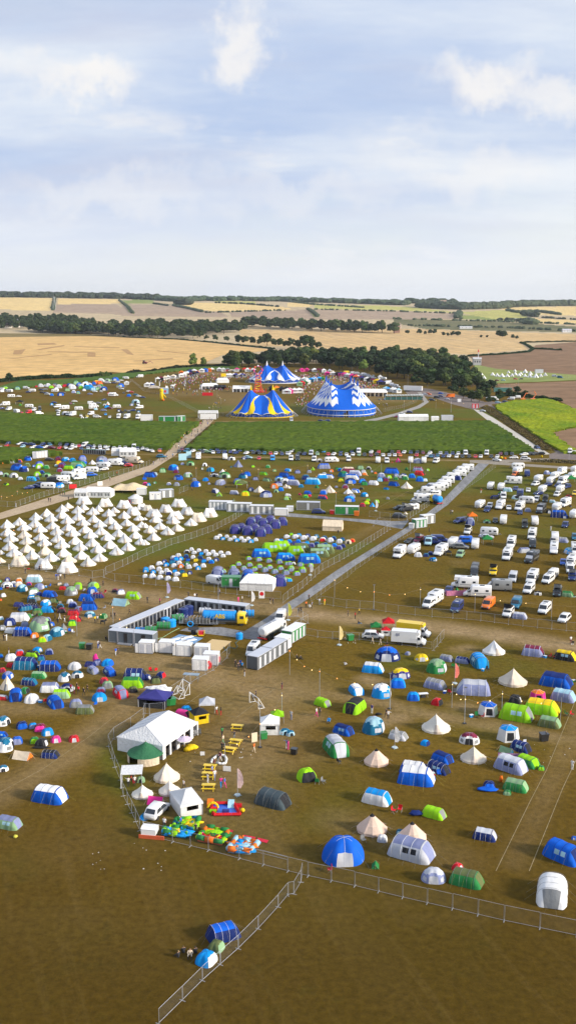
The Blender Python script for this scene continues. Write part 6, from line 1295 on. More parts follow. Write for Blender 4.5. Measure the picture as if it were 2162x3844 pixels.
# the activity marquee, its long side facing right
q0, q1, q2 = G(453, 2818), G(609, 2845), G(730, 2757)
rt, Lm = frame(q1, q2)
ce = (q0 + q2) / 2
mq = marquee('marquee', 'long white marquee with open side and curtains, behind the green canopy tent', ce, rt, Lm + .6, (q1 - q0).length + 1, 2.3, 4.3, 'w', bays=5, open_front=True, hip=1.9)
mb = MB(); 
part('banner', MB().box(Lm / 2 + .31, Lm / 2 + .36, -2.9, -1.6, 1.3, 2.1), PL((.02, .35, .3)), mq)
marquee('marquee', 'white frame marquee at the front of the pre-pitched field', gz(B3, 1150, 235) , -8, 8.4, 5.6, 2.0, 3.7, 'w', bays=4, hip=1.8)
marquee('marquee', 'white windowed marquee between footpath and bell tents', gz(A2, 985, 345) + Vector((0, 3, 0)), -6, 10.5, 5.5, 2.2, 3.6, 'w', bays=4, hip=1.2, win=True)
marquee('marquee', 'small white annex marquee left of the windowed one', gz(A2, 820, 345) + Vector((0, 2, 0)), -6, 4.8, 4, 2.0, 3.2, 'w', bays=2, win=True)
marquee('marquee', 'white marquee with three windows behind the left motorhomes', gz(A1, 1285, 950) + Vector((0, 3, 0)), 0, 7.4, 5, 2.3, 3.8, 'w', bays=2, win=True)
marquee('marquee', 'narrow white marquee left of the windowed marquee by the car row', gz(A1, 1160, 945) + Vector((0, 3, 0)), 0, 3.6, 4, 2.3, 3.6, 'w', bays=2)
marquee('marquee', 'long low white marquee right of the big tops', gz(C1, 1265, 597) + Vector((0, 3, 0)), 2, 18, 6, 3.0, 4.2, 'w', bays=6)
marquee('marquee', 'small white marquee with red sign right of the long low one', gz(D1, 35, 595) + Vector((0, 2, 0)), 0, 4.5, 4, 2.4, 3.0, 'w', bays=2)
marquee('marquee', 'open white marquee left of the red carnival tower', gz(B1, 990, 300) + Vector((0, 4, 0)), 0, 15, 8, 2.8, 5.0, 'w', bays=5, open_front=True)
marquee('marquee', 'white arched marquee at the left end of the arena', gz(B1, 660, 270) + Vector((0, 5, 0)), 16, 15, 7, 2.5, 4.6, 'w', bays=5, hip=2, open_front=True)
marquee('marquee', 'white marquee right of the black bar tent in the arena', gz(B1, 790, 210) + Vector((0, 5, 0)), 12, 11, 6, 2.6, 4.4, 'w', bays=4, hip=1.5)
marquee('marquee', 'black bar marquee with pink sign in the arena', gz(B1, 765, 275) + Vector((0, 3, 0)), 3, 10, 6, 2.4, 3.6, 'k', bays=3, open_front=True)
marquee('marquee', 'lilac white open marquee above the zigzag big top', gz(C1, 860, 345) + Vector((0, 6, 0)), -8, 22, 9, 3.0, 5.4, 'e', bays=7, hip=2, open_front=True, roofc='w')
marquee('marquee', 'cream ridge marquee alone on the grass above the pre-pitched tents', gz(C2_, 457, 680) + Vector((0, 2, 0)), -10, 6.2, 4, 1.5, 3.2, 'e', bays=3, roofc='e', rib='e')
# yurt, green canopy, stretch tents
def yurt():
    t = root('yurt', 'yurt', 'round white yurt with wooden door at top right of bell tents', gz(A2, 1358, 410) + Vector((0, 2.6, 0)))
    m = MB().cyl((0, 0), 2.6, 0, 1.9, 20); r = MB().bar((0, 0, 1.9), (0, 0, 3.2), 2.7, 20, .4)
    part('wall', m, CV('w'), t); part('roof', r, CV('w'), t); part('crown_ring', MB().cyl((0, 0), .42, 3.15, 3.3, 12), PL(RGB['d']), t)
    part('door', MB().box(-2.35, -1.5, -2.45, -1.9, 0, 1.6), PL(RGB['m']), t)
yurt()
def stretch(label, loc, L, W, h, c, rot=0, n=3):
    t = root('stretch_tent', 'stretch tent', label, loc, rot)
    def fn(u, v):
        x, y = (u - .5) * L, (v - .5) * W; e = max(abs(2 * u - 1) ** 3, abs(2 * v - 1) ** 3)
        return (x * (1 + .05 * math.cos(6 * v)), y * (1 - .12 * math.sin(math.pi * n * u) ** 2), h * (1 - .62 * e) + .35 * math.sin(u * n * 2 * math.pi) * (1 - e) - .2)
    S = shell(fn, 26, 14, lambda u, v: 'c', False); part('canopy', S['c'], CV(c), t, True)
    for u in (.05, .35, .65, .95):
        for v in (.05, .95):
            p = Vector(fn(u, v)); part('pole', MB().bar((p.x, p.y, 0), p, .05, 4), PL(RGB['d']), t)
    return t
stretch('sand coloured stretch tent right of the windowed marquee', gz(A2, 1290, 300) + Vector((0, 4, 0)), 12.5, 8, 3.2, (.62, .50, .33), 0, 2)
stretch('grey arched stretch tent at the left of the arena', gz(B1, 100, 275) + Vector((0, 4, 0)), 9, 7, 3.4, (.42, .38, .33), 0, 1)
def green_bell():
    t = root('canopy_tent', 'tent', 'green peaked canopy tent with cream walls in front of long marquee', G(545, 2862) + Vector((0, 1.2, 0)))
    def fn(u, v):
        a = 2 * math.pi * v; r = 2.9
        if u > .8: k = (u - .8) / .2; return (r * math.cos(a), r * math.sin(a), 1.3 * (1 - k))
        k = u / .8; return (r * k * math.cos(a), r * k * math.sin(a), 1.3 + 1.7 * (1 - k) ** 1.4)
    S = shell(fn, 16, 30, lambda u, v: 'canopy' if u < .8 else ('wall' if int(v * 10) % 3 else None))
    part('canopy', S['canopy'], FB((.04, .17, .08)), t, True); part('wall', S['wall'], CV('e'), t)
    part('centre_pole', MB().bar((0, 0, 0), (0, 0, 3.1), .05, 5), PL(RGB['d']), t)
green_bell()
# ---------- containers, cabins, units ----------
def box_unit(label, p, rot, L, W, H, c, roof='w', doors=1, cat='toilet unit', name='toilet_unit', group=None, step=False, win=0, frame_c='h', dz=.12, doorc='k', open_door=False, desc=None, area=''):
    t = root(name, cat, label, p, rot, group, desc, area)
    part('body', MB().box(-L / 2, L / 2, -W / 2, W / 2, dz, H), PT(c) if isinstance(c, str) else PL(c), t)
    part('roof', MB().box(-L / 2 - .06, L / 2 + .06, -W / 2 - .06, W / 2 + .06, H, H + .1), PT(roof) if isinstance(roof, str) else PL(roof), t)
    fr = MB()
    for x in (-L / 2, L / 2):
        for y in (-W / 2, W / 2): fr.box(x - .06, x + .06, y - .06, y + .06, dz, H)
    fr.box(-L / 2, L / 2, -W / 2 - .05, -W / 2 - .01, dz, dz + .12)
    part('corner_frame', fr, MT(frame_c), t)
    part('skid', MB().box(-L / 2 + .15, L / 2 - .15, -W / 2 + .1, -W / 2 + .3, 0, dz).box(-L / 2 + .15, L / 2 - .15, W / 2 - .3, W / 2 - .1, 0, dz), PL(RGB['a']), t)
    for k in range(doors):
        x = -L / 2 + L * (k + .5) / doors; w = min(.42, L / doors * .38)
        part('door', MB().box(x - w, x + w, -W / 2 - .04, -W / 2 - .005, dz + .12, H - .25), PT(doorc), t)
    if open_door: part('open_door', MB().box(-L / 2 - .75, -L / 2 - .06, -W / 2 - .03, -W / 2 + .02, dz + .1, H - .2), PT(c), t)
    for k in range(win):
        x = -L / 2 + L * (k + .5) / win
        part('vent', MB().box(x - .22, x + .22, -W / 2 - .03, -W / 2 - .006, H - .7, H - .4), PL(RGB['a']), t)
    if step: part('step', MB().box(-L / 2 + .2, L / 2 - .2, -W / 2 - 1.0, -W / 2 - .1, .05, .25), MT('h'), t)
    return t
# back row of the compound
pa, pb = G(691, 2291), G(922, 2319); rot, Lb = frame(pa, pb); dn = (pb - pa).normalized(); nn = Vector((-dn.y, dn.x, 0))
for k in range(5):
    w = Lb / 5; box_unit('dark grey cabin, %s from left in back row of the compound' % ['first', 'second', 'third', 'fourth', 'fifth'][k], pa + dn * (w * (k + .5)) + nn * 1.25, rot, w - .12, 2.4, 2.65, 'a', 'h', 2, group='dark grey cabins round the compound')
pa, pb = G(448, 2403), G(694, 2295); rot, Lb = frame(pa, pb); dn = (pb - pa).normalized(); nn = Vector((-dn.y, dn.x, 0))
for k in range(9):
    w = Lb / 9; box_unit('grey cabin, %s from the front in the left wing of the compound' % ['first', 'second', 'third', 'fourth', 'fifth', 'sixth', 'seventh', 'eighth', 'ninth'][k], pa + dn * (w * (k + .5)) + nn * 1.25, rot, w - .12, 2.4, 2.65, 'v' if False else ('e' if False else 'h') if k == 6 else (.16, .165, .175), 'h', 2, group='grey cabins of the left wing')
pa, pb = G(409, 2411), G(575, 2428); rot, Lb = frame(pa, pb); dn = (pb - pa).normalized(); nn = Vector((-dn.y, dn.x, 0))
for k, (a, b, l) in enumerate(((0, .2, 'narrow grey cabin at the front left corner of the compound'), (.21, .56, 'grey cabin with open door, middle of the compound front'), (.57, 1., 'grey cabin with open door, right of the compound front pair'))):
    w = Lb * (b - a); box_unit(l, pa + dn * (Lb * (a + b) / 2) + nn * 1.2, rot, w - .06, 2.3, 2.6, (.13, .15, .17), 'h', 0 if k == 0 else 1, step=k > 0, group='grey cabins of the compound front')
for k, (x, y, l) in enumerate(((405, 632, 'white shower cubicle with doors open, leftmost of the white units'), (605, 627, 'white shower cubicle with red canister behind, second from left'), (783, 659, 'white shower cubicle beside the blue mat, third from left'), (962, 673, 'white shower cubicle at the sand mat corner'), (1055, 752, 'white shower cubicle beside the red hose reels'), (945, 806, 'white cubicle with two outlined doors, nearest to the fence'))):
    p = gz(S1, x, y); box_unit(l, p + Vector((0, 1.2, 0)), -8, 2.9, 2.2, 2.35, 'w', 'w', 2, 'shower unit', 'shower_unit', 'white shower cubicles', win=2, doorc='w' if k in (5, 1, 2) else 'h', open_door=k < 3)
# units along the road
for l, x, y, rt, L, W, H, c, r, d, cr in (
 ('dark grey toilet trailer nearest the camera below the white van', 1165, 1065, 62, 6.0, 2.4, 2.7, (.10,.11,.12), 'h', 3, B3), ('dark grey toilet trailer, middle of the roadside line', 1315, 975, 62, 6.6, 2.4, 2.7, (.10,.11,.12), 'h', 3, B3),
 ('small white cabin between the grey trailers and the green one', 1400, 875, 62, 3, 2.4, 2.7, 'w', 'w', 1, B3), ('dark green toilet trailer with white roof beside the compound road', 60, 800, 62, 6.4, 2.4, 2.7, 'g', 'w', 4, C3),
 ('dark green toilet trailer with red tap by the road junction', 1330, 655, 28, 4.2, 2.4, 2.7, 'g', 'w', 3, C2_), ('grey toilet trailer behind the green one at the junction', 1410, 615, 28, 4.4, 2.4, 2.8, 'a', 'w', 2, C2_),
 ('grey wooden cabin trailer beside the cross road', 208, 475, -6, 8, 2.5, 2.8, (.17,.17,.16), 'h', 1, C2_), ('long dark green cabin with white roof beside the cross road', 598, 520, -6, 8, 2.5, 2.8, 'g', 'w', 1, C2_),
 ('white toilet block with steps, leftmost above the pre-pitched field', 772, 468, -6, 8, 2.5, 2.8, (.25,.28,.30), 'w', 6, B2), ('dark toilet block with ramp, middle above the pre-pitched field', 960, 487, -6, 8.4, 2.5, 2.8, 'a', 'w', 4, B2), ('dark toilet block with steps, right above the pre-pitched field', 1185, 512, -6, 8, 2.5, 2.8, 'a', 'w', 4, B2),
 ('small white cabin below the beige field marquee road', 1385, 530, -6, 4.4, 2.4, 2.3, 'w', 'w', 0, B2), ('white generator cabin left of the grey wooden cabin', 22, 490, -6, 2.2, 2, 1.8, 'w', 'w', 0, C2_),
 ('white catering cabin behind the top row of bell tents', 113, 370, 10, 4.2, 2.4, 2.6, 'w', 'w', 1, B2), ('light grey catering cabin right of the white catering cabin', 222, 350, 22, 5.0, 2.5, 2.9, 'a', 'h', 2, B2), ('white box trailer at the right of the sand stretch tent', 1425, 320, 0, 3.4, 2.2, 2.4, 'w', 'w', 0, A2),
 ('green cabin pair at the edge of the left maize', 262, 597, 0, 13, 2.6, 3.0, 'g', 'h', 2, B1), ('green and white ticket cabin beside the arena entrance', 370, 598, 30, 5, 2.5, 3.2, 'g', 'w', 1, B1),
 ('white storage cabin at the arena lower left corner', 28, 592, 0, 7, 3, 3.6, 'w', 'w', 0, B1), ('silver cabin right of the small marquee below the arena', 155, 590, 0, 7, 3, 3.2, 'h', 'h', 2, D1), ('dark green cabin behind the front of pre-pitched field', 880, 232, -3, 4.8, 2.5, 2.6, 'g', 'g', 1, B3),
 ('teal cabin behind the yard hedge', 715, 300, 0, 14, 3, 3.2, (.04,.16,.14), (.08,.2,.18), 0, D1), ('small white box cabin at the wood corner', 277, 402, 0, 2.6, 2.4, 2.2, 'w', 'w', 0, D1), ('red portable toilet pair beside the wood corner', 437, 465, 0, 4.4, 2, 3, 'r', 'r', 2, D1), ('grey white cabin among the small white tipis', 1080, 112, 0, 8, 3, 4, 'h', 'a', 1, D1)):
    p = gz(cr, x, y); box_unit(l, p + Vector((0, (abs(math.sin(R(rt))) * L + abs(math.cos(R(rt))) * W) / 2, 0)), rt, L, W, H, c, r, d, 'cabin' if 'cabin' in l else 'toilet trailer', 'cabin' if 'cabin' in l else 'toilet_trailer', step='step' in l or 'ramp' in l, win=2 if d == 1 else 0, doorc='w' if c == 'a' or c == (.25,.28,.30) else 'h')
# portable toilets and water tanks (upper left)
for k in range(10):
    p = gz(A1, 852 + 22 * k, 925 + .6 * k); c = 'g' if k < 6 else 'v'
    box_unit('portable toilet, %s in the row behind the left camping field' % ['first green', 'second green', 'third green', 'fourth green', 'fifth green', 'sixth green', 'first grey', 'second grey', 'third grey', 'fourth grey'][k], p + Vector((0, .6, 0)), 0, 1.1, 1.2, 2.3, (.02,.10,.09) if k < 6 else (.25,.36,.42), 'g' if k < 6 else 'h', 1, 'portable toilet', 'portable_toilet', 'portable toilets behind the left camping field')
for k in range(5):
    p = gz(A1, 350 + 28 * k, 972 - 3 * k); box_unit('white cube water tank, %s from left behind the left field' % ['first', 'second', 'third', 'fourth', 'fifth'][k], p + Vector((0, .8, 0)), 10, 1.7, 2.2, 3.0, 'h' if k == 0 else 'w', 'w', 0, 'water tank', 'water_tank', 'white water tanks', win=0)
# ---------- tanks and pumps of the compound ----------
def tank(label, p, rot, L, r, c, kind='drum', cat='water tank'):
    t = root('liquid_tank', cat, label, p, rot)
    if kind == 'drum': 
        m = MB().bar((-L / 2, 0, r + .15), (L / 2, 0, r + .15), r, 14); part('barrel', m, PT(c), t, False)
        for x in (-L * .3, 0, L * .3): part('hoop', MB().bar((x - .05, 0, r + .15), (x + .05, 0, r + .15), r * 1.04, 14), MT('a'), t)
        part('cradle', MB().box(-L / 2, L / 2, -r * .7, r * .7, 0, .3), MT('a'), t); part('lid', MB().cyl((0, 0), .25, 2 * r + .1, 2 * r + .3, 10), MT('h'), t)
    else:
        part('barrel', MB().cyl((0, 0), r, 0, L, 16).bar((0, 0, L), (0, 0, L + .3), r, 16, r * .3), PT(c), t, False)
        for z in (.4, L * .5, L * .85): part('hoop', MB().cyl((0, 0), r * 1.04, z, z + .08, 16), PT(c), t)
        part('lid', MB().cyl((0, 0), r * .28, L + .28, L + .42, 10), PT('k'), t)
for l, x, y, rt, L, r, c, kd in (('upright dark navy tank in the compound corner, rear one', 825, 245, 0, 2.0, 1.15, 'n', 'u'), ('upright dark navy tank in the compound, front one', 775, 270, 0, 2.0, 1.15, 'n', 'u'),
 ('dark green horizontal tank beside the navy tanks', 712, 320, 20, 2.6, .85, 'g', 'drum'), ('ribbed blue tank, left one of the joined pair', 590, 335, 0, 1.3, 1.0, 's', 'u'), ('ribbed blue tank, right one of the joined pair', 650, 365, 0, 1.5, 1.05, 's', 'u'), ('open dark green skip tank in the compound', 575, 400, 0, 2.9, .85, 'g', 'drum'),
 ('blue tank behind the front cabins of the compound', 345, 435, 0, 2.2, .6, 's', 'drum'), ('dark green cone tank with white pump in the compound', 445, 445, 0, 2.4, .85, 'g', 'drum'), ('silver horizontal tank behind the blue tanker', 992, 250, -6, 2.6, .8, 'h', 'drum'), ('blue tank on a trailer right of the tanker', 1428, 272, 0, 2.6, .8, 's', 'drum'), ('small blue tank at the edge of the trackway pad', 1337, 492, 0, 1.2, .75, 's', 'u')):
    tank(l, gz(S1, x, y) + Vector((0, 1, 0)), rt, L, r, c, kd)
for l, c, pts, z in (('blue ground mat with white pallets in the compound', (.16,.30,.50), [(735,433),(975,470),(850,552),(600,500)], .03), ('sand coloured ground mat beside the white units', (.62,.45,.22), [(1065,482),(1262,503),(1130,610),(950,560)], .03)):
    P = [gz(S1, *q) for q in pts]; o = flat_poly('ground_mat', P, z, mat('matte', c), world=True); del o['kind']; reg(o, 'mat', label=l)
for k, (x, y) in enumerate(((718, 480), (835, 498), (805, 468), (745, 510))):
    single('white_pallet', MB().box(-1.6, 1.6, -.5, .5, .04, .16).box(-1.5, 1.5, -.4, .4, .16, .18), PT('w'), 'pallet', 'white pallet on the blue ground mat, %s' % ['left long one', 'right long one', 'upper short one', 'lower short one'][k], gz(S1, x, y), 38)
def pump():
    t = root('pump_unit', 'pump', 'red and yellow pump with coiled hose on the trackway edge', gz(S1, 957, 445)); part('frame', MB().box(-.7, .7, -.5, .5, .1, .3).box(-.7, -.6, -.5, .5, .1, 1.1).box(.6, .7, -.5, .5, .1, 1.1), PT('z'), t)
    part('housing', MB().box(-.55, .55, -.4, .4, .3, 1.1), PT('r'), t); part('hose', MB().path([(-.7, 0, .2), (-1.2, -.4, .08), (-1.8, -.2, .06), (-2.2, .2, .06)], .07, 5), PT('z'), t)
pump()
def lettering(cu, t, loc, rz):
    o = bpy.data.objects.new('tmp', cu); COL.objects.link(o); dg = bpy.context.evaluated_depsgraph_get(); dg.update()
    nm = bpy.data.meshes.new_from_object(o.evaluated_get(dg)); bpy.data.objects.remove(o)
    q = link('lettering', nm, t); q.rotation_euler = (R(90), 0, R(rz)); q.location = loc
def bin_(label, p, c, s=1.):
    t = root('wheelie_bin', 'bin', label, p, random.uniform(-30, 30)); t.scale = (s, s, s)
    part('bin_body', MB().box(-.45, .45, -.4, .4, .12, 1.0, tx=1.15, ty=1.15), PT(c), t); part('lid', MB().box(-.55, .55, -.5, .5, 1.0, 1.12), PT(c), t)
    for x in (-.4, .4): part('wheel', MB().wheel(x, .35, .12, .08), TY, t)
for T in THINGS:
    if T['cat'] == 'lorry' and T['desc'].startswith('white'):
        cu = bpy.data.curves.new('lettering', 'FONT'); cu.body = 'SJS'; cu.size = .75; cu.extrude = .01; cu.align_x = 'CENTER'; cu.shear = .3; cu.materials.append(PL(RGB['n']))
        lettering(cu, T['o'], (-1.14, 2.3, 2.1), -90)
for l, cr, x, y, c, s in (('green bin overflowing with rubbish on the trodden ground', A3, 832, 845, 'g', 1.5), ('black rubbish cart beside the green bin', A3, 905, 855, 'k', 1.5), ('green wheelie bin beside the white branded gazebo', B4, 1205, 735, 'g', 1.4), ('left green bin with white lid behind the navy gazebo', B4, 240, 400, 'g', 1.6), ('right green bin with white lid behind the navy gazebo', B4, 285, 395, 'g', 1.6),
  ('black bin with rubbish bags in the right field', D4, 1125, 755, 'k', 1.6), ('dark green upturned bin beside the litter pile', C3, 628, 765, 'g', 1.6), ('black bin with tan lid right of the picnic area', C4, 65, 890, 'k', 1.2), ('red bin beside the green roadside cabin', C2_, 445, 512, 'r', 1.7), ('orange cage bin right of the green roadside cabin', C2_, 692, 530, 'o', 2.0), ('white cube tank beside the junction trailer', C2_, 1245, 655, 'w', 2.)):
    bin_(l, gz(cr, x, y), c, s * .78)
# red hose reels
for k, (x, y) in enumerate(((1020, 785), (1108, 725))):
    t = root('hose_reel', 'hose reel', 'red hose reel beside the white cubicles, %s one' % ['nearer', 'farther'][k], gz(S1, x, y)); part('drum', MB().bar((0, -.2, .9), (0, .2, .9), .85, 16), PT('r'), t); part('hub', MB().bar((0, -.26, .9), (0, .26, .9), .3, 10), MT('h'), t); part('stand', MB().box(-.4, .4, -.3, .3, 0, .12), MT('a'), t)
# ---------- tankers ----------
def tanker(label, p, rot, cabc, barc, L=9.5, text=None):
    t = root('tanker_lorry', 'tanker', label, p, rot); y0 = -L / 2
    cab = hull([(y0, .9, .94), (y0 + .1, 2.0, 1), (y0 + .35, 2.75, 1), (y0 + 1.9, 2.95, 1), (y0 + 2.05, 2.9, 1)], 2.4, .45, 0, .15)
    part('cab', cab, PT(cabc), t, True); part('windscreen', MB().box(-1.05, 1.05, y0 + .0, y0 + .2, 1.75, 2.5), GL, t)
    for s in (-1, 1):
        w_ = part('cab_door', MB().box(s * 1.2 - .02, s * 1.2 + .02, y0 + .5, y0 + 1.5, .9, 2.4), PT(cabc), t); part('door_window', MB().box(s * 1.21 - .03, s * 1.21 + .03, y0 + .55, y0 + 1.4, 1.65, 2.3), GL, w_)
        part('headlight', MB().box(s * .85 - .2, s * .85 + .2, y0 - .04, y0 + .05, .75, .98), PT('i'), t)
        for y in (y0 + 1.0, L / 2 - 2.6, L / 2 - 1.3): part('wheel', MB().wheel(s * 1.0, y, .5, .35), TY, t)
    part('chassis', MB().box(-.5, .5, y0 + 1.5, L / 2 - .2, .6, .95), MT('a'), t)
    br = MB().bar((0, y0 + 2.5, 2.05), (0, L / 2 - .3, 2.05), 1.15, 18).bar((0, L / 2 - .3, 2.05), (0, L / 2, 2.05), 1.15, 18, .7)
    part('barrel', br, PT(barc), t, False)
    for k in range(6): part('barrel_hoop', MB().bar((0, y0 + 2.8 + k * (L - 3.4) / 5, 2.05), (0, y0 + 2.88 + k * (L - 3.4) / 5, 2.05), 1.2, 18), PT(barc), t)
    part('top_walkway', MB().box(-.35, .35, y0 + 2.8, L / 2 - .5, 3.18, 3.28), MT('h'), t); part('hatch', MB().cyl((0, .5), .3, 3.2, 3.45, 10), MT('h'), t)
    part('rear_bumper', MB().box(-1.15, 1.15, L / 2 - .1, L / 2 + .05, .5, .75), PT('r'), t)
    part('mudguard', MB().box(-1.2, 1.2, L / 2 - 3.2, L / 2 - .7, 1.02, 1.1), PL(RGB['k']), t)
    if text:
        cu = bpy.data.curves.new('lettering', 'FONT'); cu.body = text; cu.size = 1.35; cu.extrude = .02; cu.align_x = 'CENTER'; cu.offset = .03; cu.materials.append(PT('z'))
        lettering(cu, t, (-1.24, .9, 1.65), -90)
        return t
    return t
tk = tanker('yellow cabbed tanker lorry with blue barrel in the compound', gz(S1, 1190, 345) + Vector((0, 1.3, 0)), 83, 'z', 's', 10, 'ABS')
tanker('white tanker lorry parked on the trackway beside the trailers', gz(B3, 1290, 770) + Vector((0, 3.6, 0)), 150, 'w', 'w', 8.5)
tanker('small blue tanker lorry with yellow cab on the road', gz(D2, 50, 415) + Vector((0, 2.4, 0)), 200, 'z', 's', 6.5)
def trailer():
    t = root('cage_trailer', 'trailer', 'long grey cage trailer in front of the blue tanker', gz(S1, 930, 350) + Vector((0, .8, 0)), -5)
    part('bed', MB().box(-4.4, 4.4, -1.1, 1.1, .55, .7), MT('a'), t)
    for k in range(12):
        x = -4.2 + k * .76; part('cage_bar', MB().bar((x, -1.05, .7), (x, -1.05, 2.0), .04, 4).bar((x, 1.05, .7), (x, 1.05, 2.0), .04, 4).bar((x, -1.05, 2.0), (x, 1.05, 2.0), .04, 4), MT('h'), t)
    part('load', MB().box(-3.6, -1.4, -.8, .8, .7, 1.3).box(-1, 2.4, -.7, .9, .7, 1.55, tx=.9), PL((.09, .09, .08)), t)
    for s in (-1, 1):
        for x in (-1.2, -.4): part('wheel', MB().bar((x, s * 1.0 - .12, .35), (x, s * 1.0 + .12, .35), .35, 10), TY, t)
    part('drawbar', MB().bar((4.4, 0, .6), (6.0, 0, .6), .06), MT('a'), t)
trailer()
def ring():
    single('hose_coil', MB().path([(math.cos(a) * .6, 0, .65 + math.sin(a) * .6) for a in np.linspace(0, 6.28, 16)], .13, 5), PT('s'), 'hose', 'blue hose coil leaning on the cage trailer', gz(S1, 845, 355))
    single('manhole_barrel', MB().cyl((0, 0), .55, 0, 1.2, 12).cyl((0, 0), 1.2, 1.2, 1.32, 16), PL(RGB['k']), 'barrel', 'black drum with wide round top on the trackway pad', gz(S1, 878, 430))
    single('hose', MB().path([gz(S1, *q) + Vector((0, 0, .05)) for q in ((735, 372), (660, 410), (570, 465), (480, 490))], .06, 4), PL((.25, .4, .22)), 'hose', 'long pale green hose lying across the compound grass')
    single('hose', MB().path([gz(S1, *q) + Vector((0, 0, .05)) for q in ((1337, 490), (1300, 520), (1320, 560), (1290, 580), (1240, 560), (1200, 600), (1180, 560))], .07, 4), PL((.05, .12, .12)), 'hose', 'tangled dark hose beside the small blue tank')
ring()
# ---------- temporary fencing ----------
def fence(label, pts, hgt=2.0, panel=3.5, feet=True, name='mesh_fence', cat='fence'):
    W = [G(*p) for p in pts]; seq = []
    for a, b in zip(W, W[1:]):
        n = max(1, round((b - a).length / panel))
        for k in range(n): seq.append((a + (b - a) * (k / n), a + (b - a) * ((k + 1) / n)))
    t = root(name, cat, label, W[0])
    st = max(1, math.ceil(len(seq) / 98))
    for g in range(0, len(seq), st):
        mb = MB()
        for a, b in seq[g:g + st]:
            a, b = a - W[0], b - W[0]; up = Vector((0, 0, 1)); d = (b - a).normalized() * .05; a, b = a + d, b - d; j = up * (hgt + random.uniform(-.05, .05))
            mb.cm = 0; z = up * .12; far_ = W[0].y > 420; r = .012 if far_ else .019
            mb.bar(a + z * 0, a + j, r).bar(b, b + j, r).bar(a + z, b + z, r).bar(a + j, b + j, r)
            if feet and not far_:
                n = Vector((-d.y, d.x, 0)).normalized() * .35; c = a - d
                mb.cm = 2; mb.bar(c - n, c + n, .06, 4)
            mb.cm = 1; mb.add([a + z, b + z, b + j, a + j], [(0, 1, 2, 3)])
        o = part('fence_panel', mb, [MT('h'), WM2 if far_ else WM, PL((.30, .30, .31))], t)
    return t
CR = lambda cr, pts: [c7(cr[0], cr[1], K, *q) for q in pts]
fence('curving mesh fence crossing the empty grass at the bottom', [(c7(0,3200,.746,x,y)) for x, y in ((800,863),(920,745),(1020,645),(1110,565),(1200,485),(1300,385),(1400,275),(1449,215))] + [c7(1081,3200,.746,x,y) for x, y in ((30,210),(65,150),(72,112))], 1.7)
fence('long mesh fence along the bottom of the tent fields', CR(A5, [(1160,0),(1215,130),(1245,290),(1330,460),(1410,640),(1449,680)]) + CR(B5, [(290,755),(650,840),(960,925),(1449,1050)]) + [c7(1081,3200,.746,x,y) for x, y in ((100,120),(335,170),(575,228),(825,285),(1085,345),(1449,420),(1700,480))], 2.0)
fence('mesh fence round the back of the activity marquee', CR(A5, [(1160,0)]) + CR(A4, [(1135,930),(1095,810),(1150,735),(1320,630),(1449,530)]) + CR(B4, [(20,480)]), 2.0)
fence('mesh fence running from the compound to the white gazebo', CR(B4, [(260,320),(400,225),(540,130),(700,45)]) + CR(B3, [(840,940),(870,880)]), 2.0)
fence('mesh fence between navy gazebo and long marquee', CR(B4, [(0,480),(60,490),(200,480)]), 2.0)
fence('mesh fence along the left side of the main road', CR(C2_, [(1030,665),(870,770),(690,885),(520,985),(350,1073)]) + CR(C3, [(150,235),(0,345)]) + CR(B3, [(1400,390)]), 2.0)
fence('mesh fence along the right side of the main road', CR(D2, [(650,30),(500,150),(320,270),(130,420),(0,520)]) + CR(C2_, [(1270,690),(1050,820),(860,950),(680,1073)]) + CR(C3, [(600,130),(420,240),(290,340),(230,372)]), 2.0)
fence('mesh fence below the right motorhome field', CR(C3, [(330,395),(590,435),(860,455),(1110,490),(1449,525)]) + CR(D3, [(210,540),(490,565),(770,600),(1060,635),(1350,665),(1600,690)]), 2.0)
fence('mesh fence round the bell tent field, diagonal front side', CR(B2, [(1010,500),(900,575),(700,680),(480,760),(280,820),(30,925),(-60,965)]) + CR(A3, [(1240,20),(1070,95),(1050,130)]), 2.0)
fence('mesh fence between trodden path and pre-pitched field', CR(A3, [(1050,130),(1160,165),(1449,190)]) + CR(B3, [(0,195),(370,230),(600,262),(940,302),(1180,330),(1380,350)]), 2.0)
fence('mesh fence in front of the bell tent field', CR(A3, [(0,10),(250,35),(580,85),(800,110),(935,135),(1050,120)]), 2.0)
fence('mesh fence along the upper side of the footpath', CR(A2, [(0,430),(160,440),(400,350),(640,275),(860,210),(1100,135),(1300,90),(1449,40)]) + CR(B2, [(60,10)]) + CR(B1, [(100,1040),(160,1010)]), 2.0)
fence('mesh fence left of the beige toilet blocks', CR(B2, [(360,300),(450,265)]), 2.)
fence('mesh fence along the cross road and upper field', CR(C2_, [(820,535),(1030,560),(1200,570),(1320,490),(1420,425)]), 2.0)
fence('mesh fence at the corner gate of the cross road', CR(C2_, [(860,630),(900,600),(1030,620)]), 1.6)
fence('mesh fence beside the box lorries', CR(D3, [(15,865),(120,740)]), 2.0)
fence('thin mesh fence from the green trailer to the lorries', CR(C3, [(0,640),(140,700),(300,730),(450,745),(720,755),(1000,790),(1449,850)]), 1.6)
fence('mesh fence round the white van and blue car', CR(C3, [(0,530),(100,520),(205,590),(60,665)]), 2.0)
fence('mesh fence funnel left of the arena entrance', CR(B1, [(530,612),(600,565),(600,530)]), 2.4); fence('mesh fence right of the arena entrance', CR(B1, [(705,580),(705,540),(850,545)]), 2.4)
fence('mesh fence line at the left edge of the arena', CR(A1, [(1250,270),(1330,190)]) + CR(B1, [(0,290),(200,330),(450,460),(600,540)]), 2.2)
fence('mesh fence behind the zigzag big top track', CR(C1, [(960,500),(1150,460),(1300,400)]), 2.2)
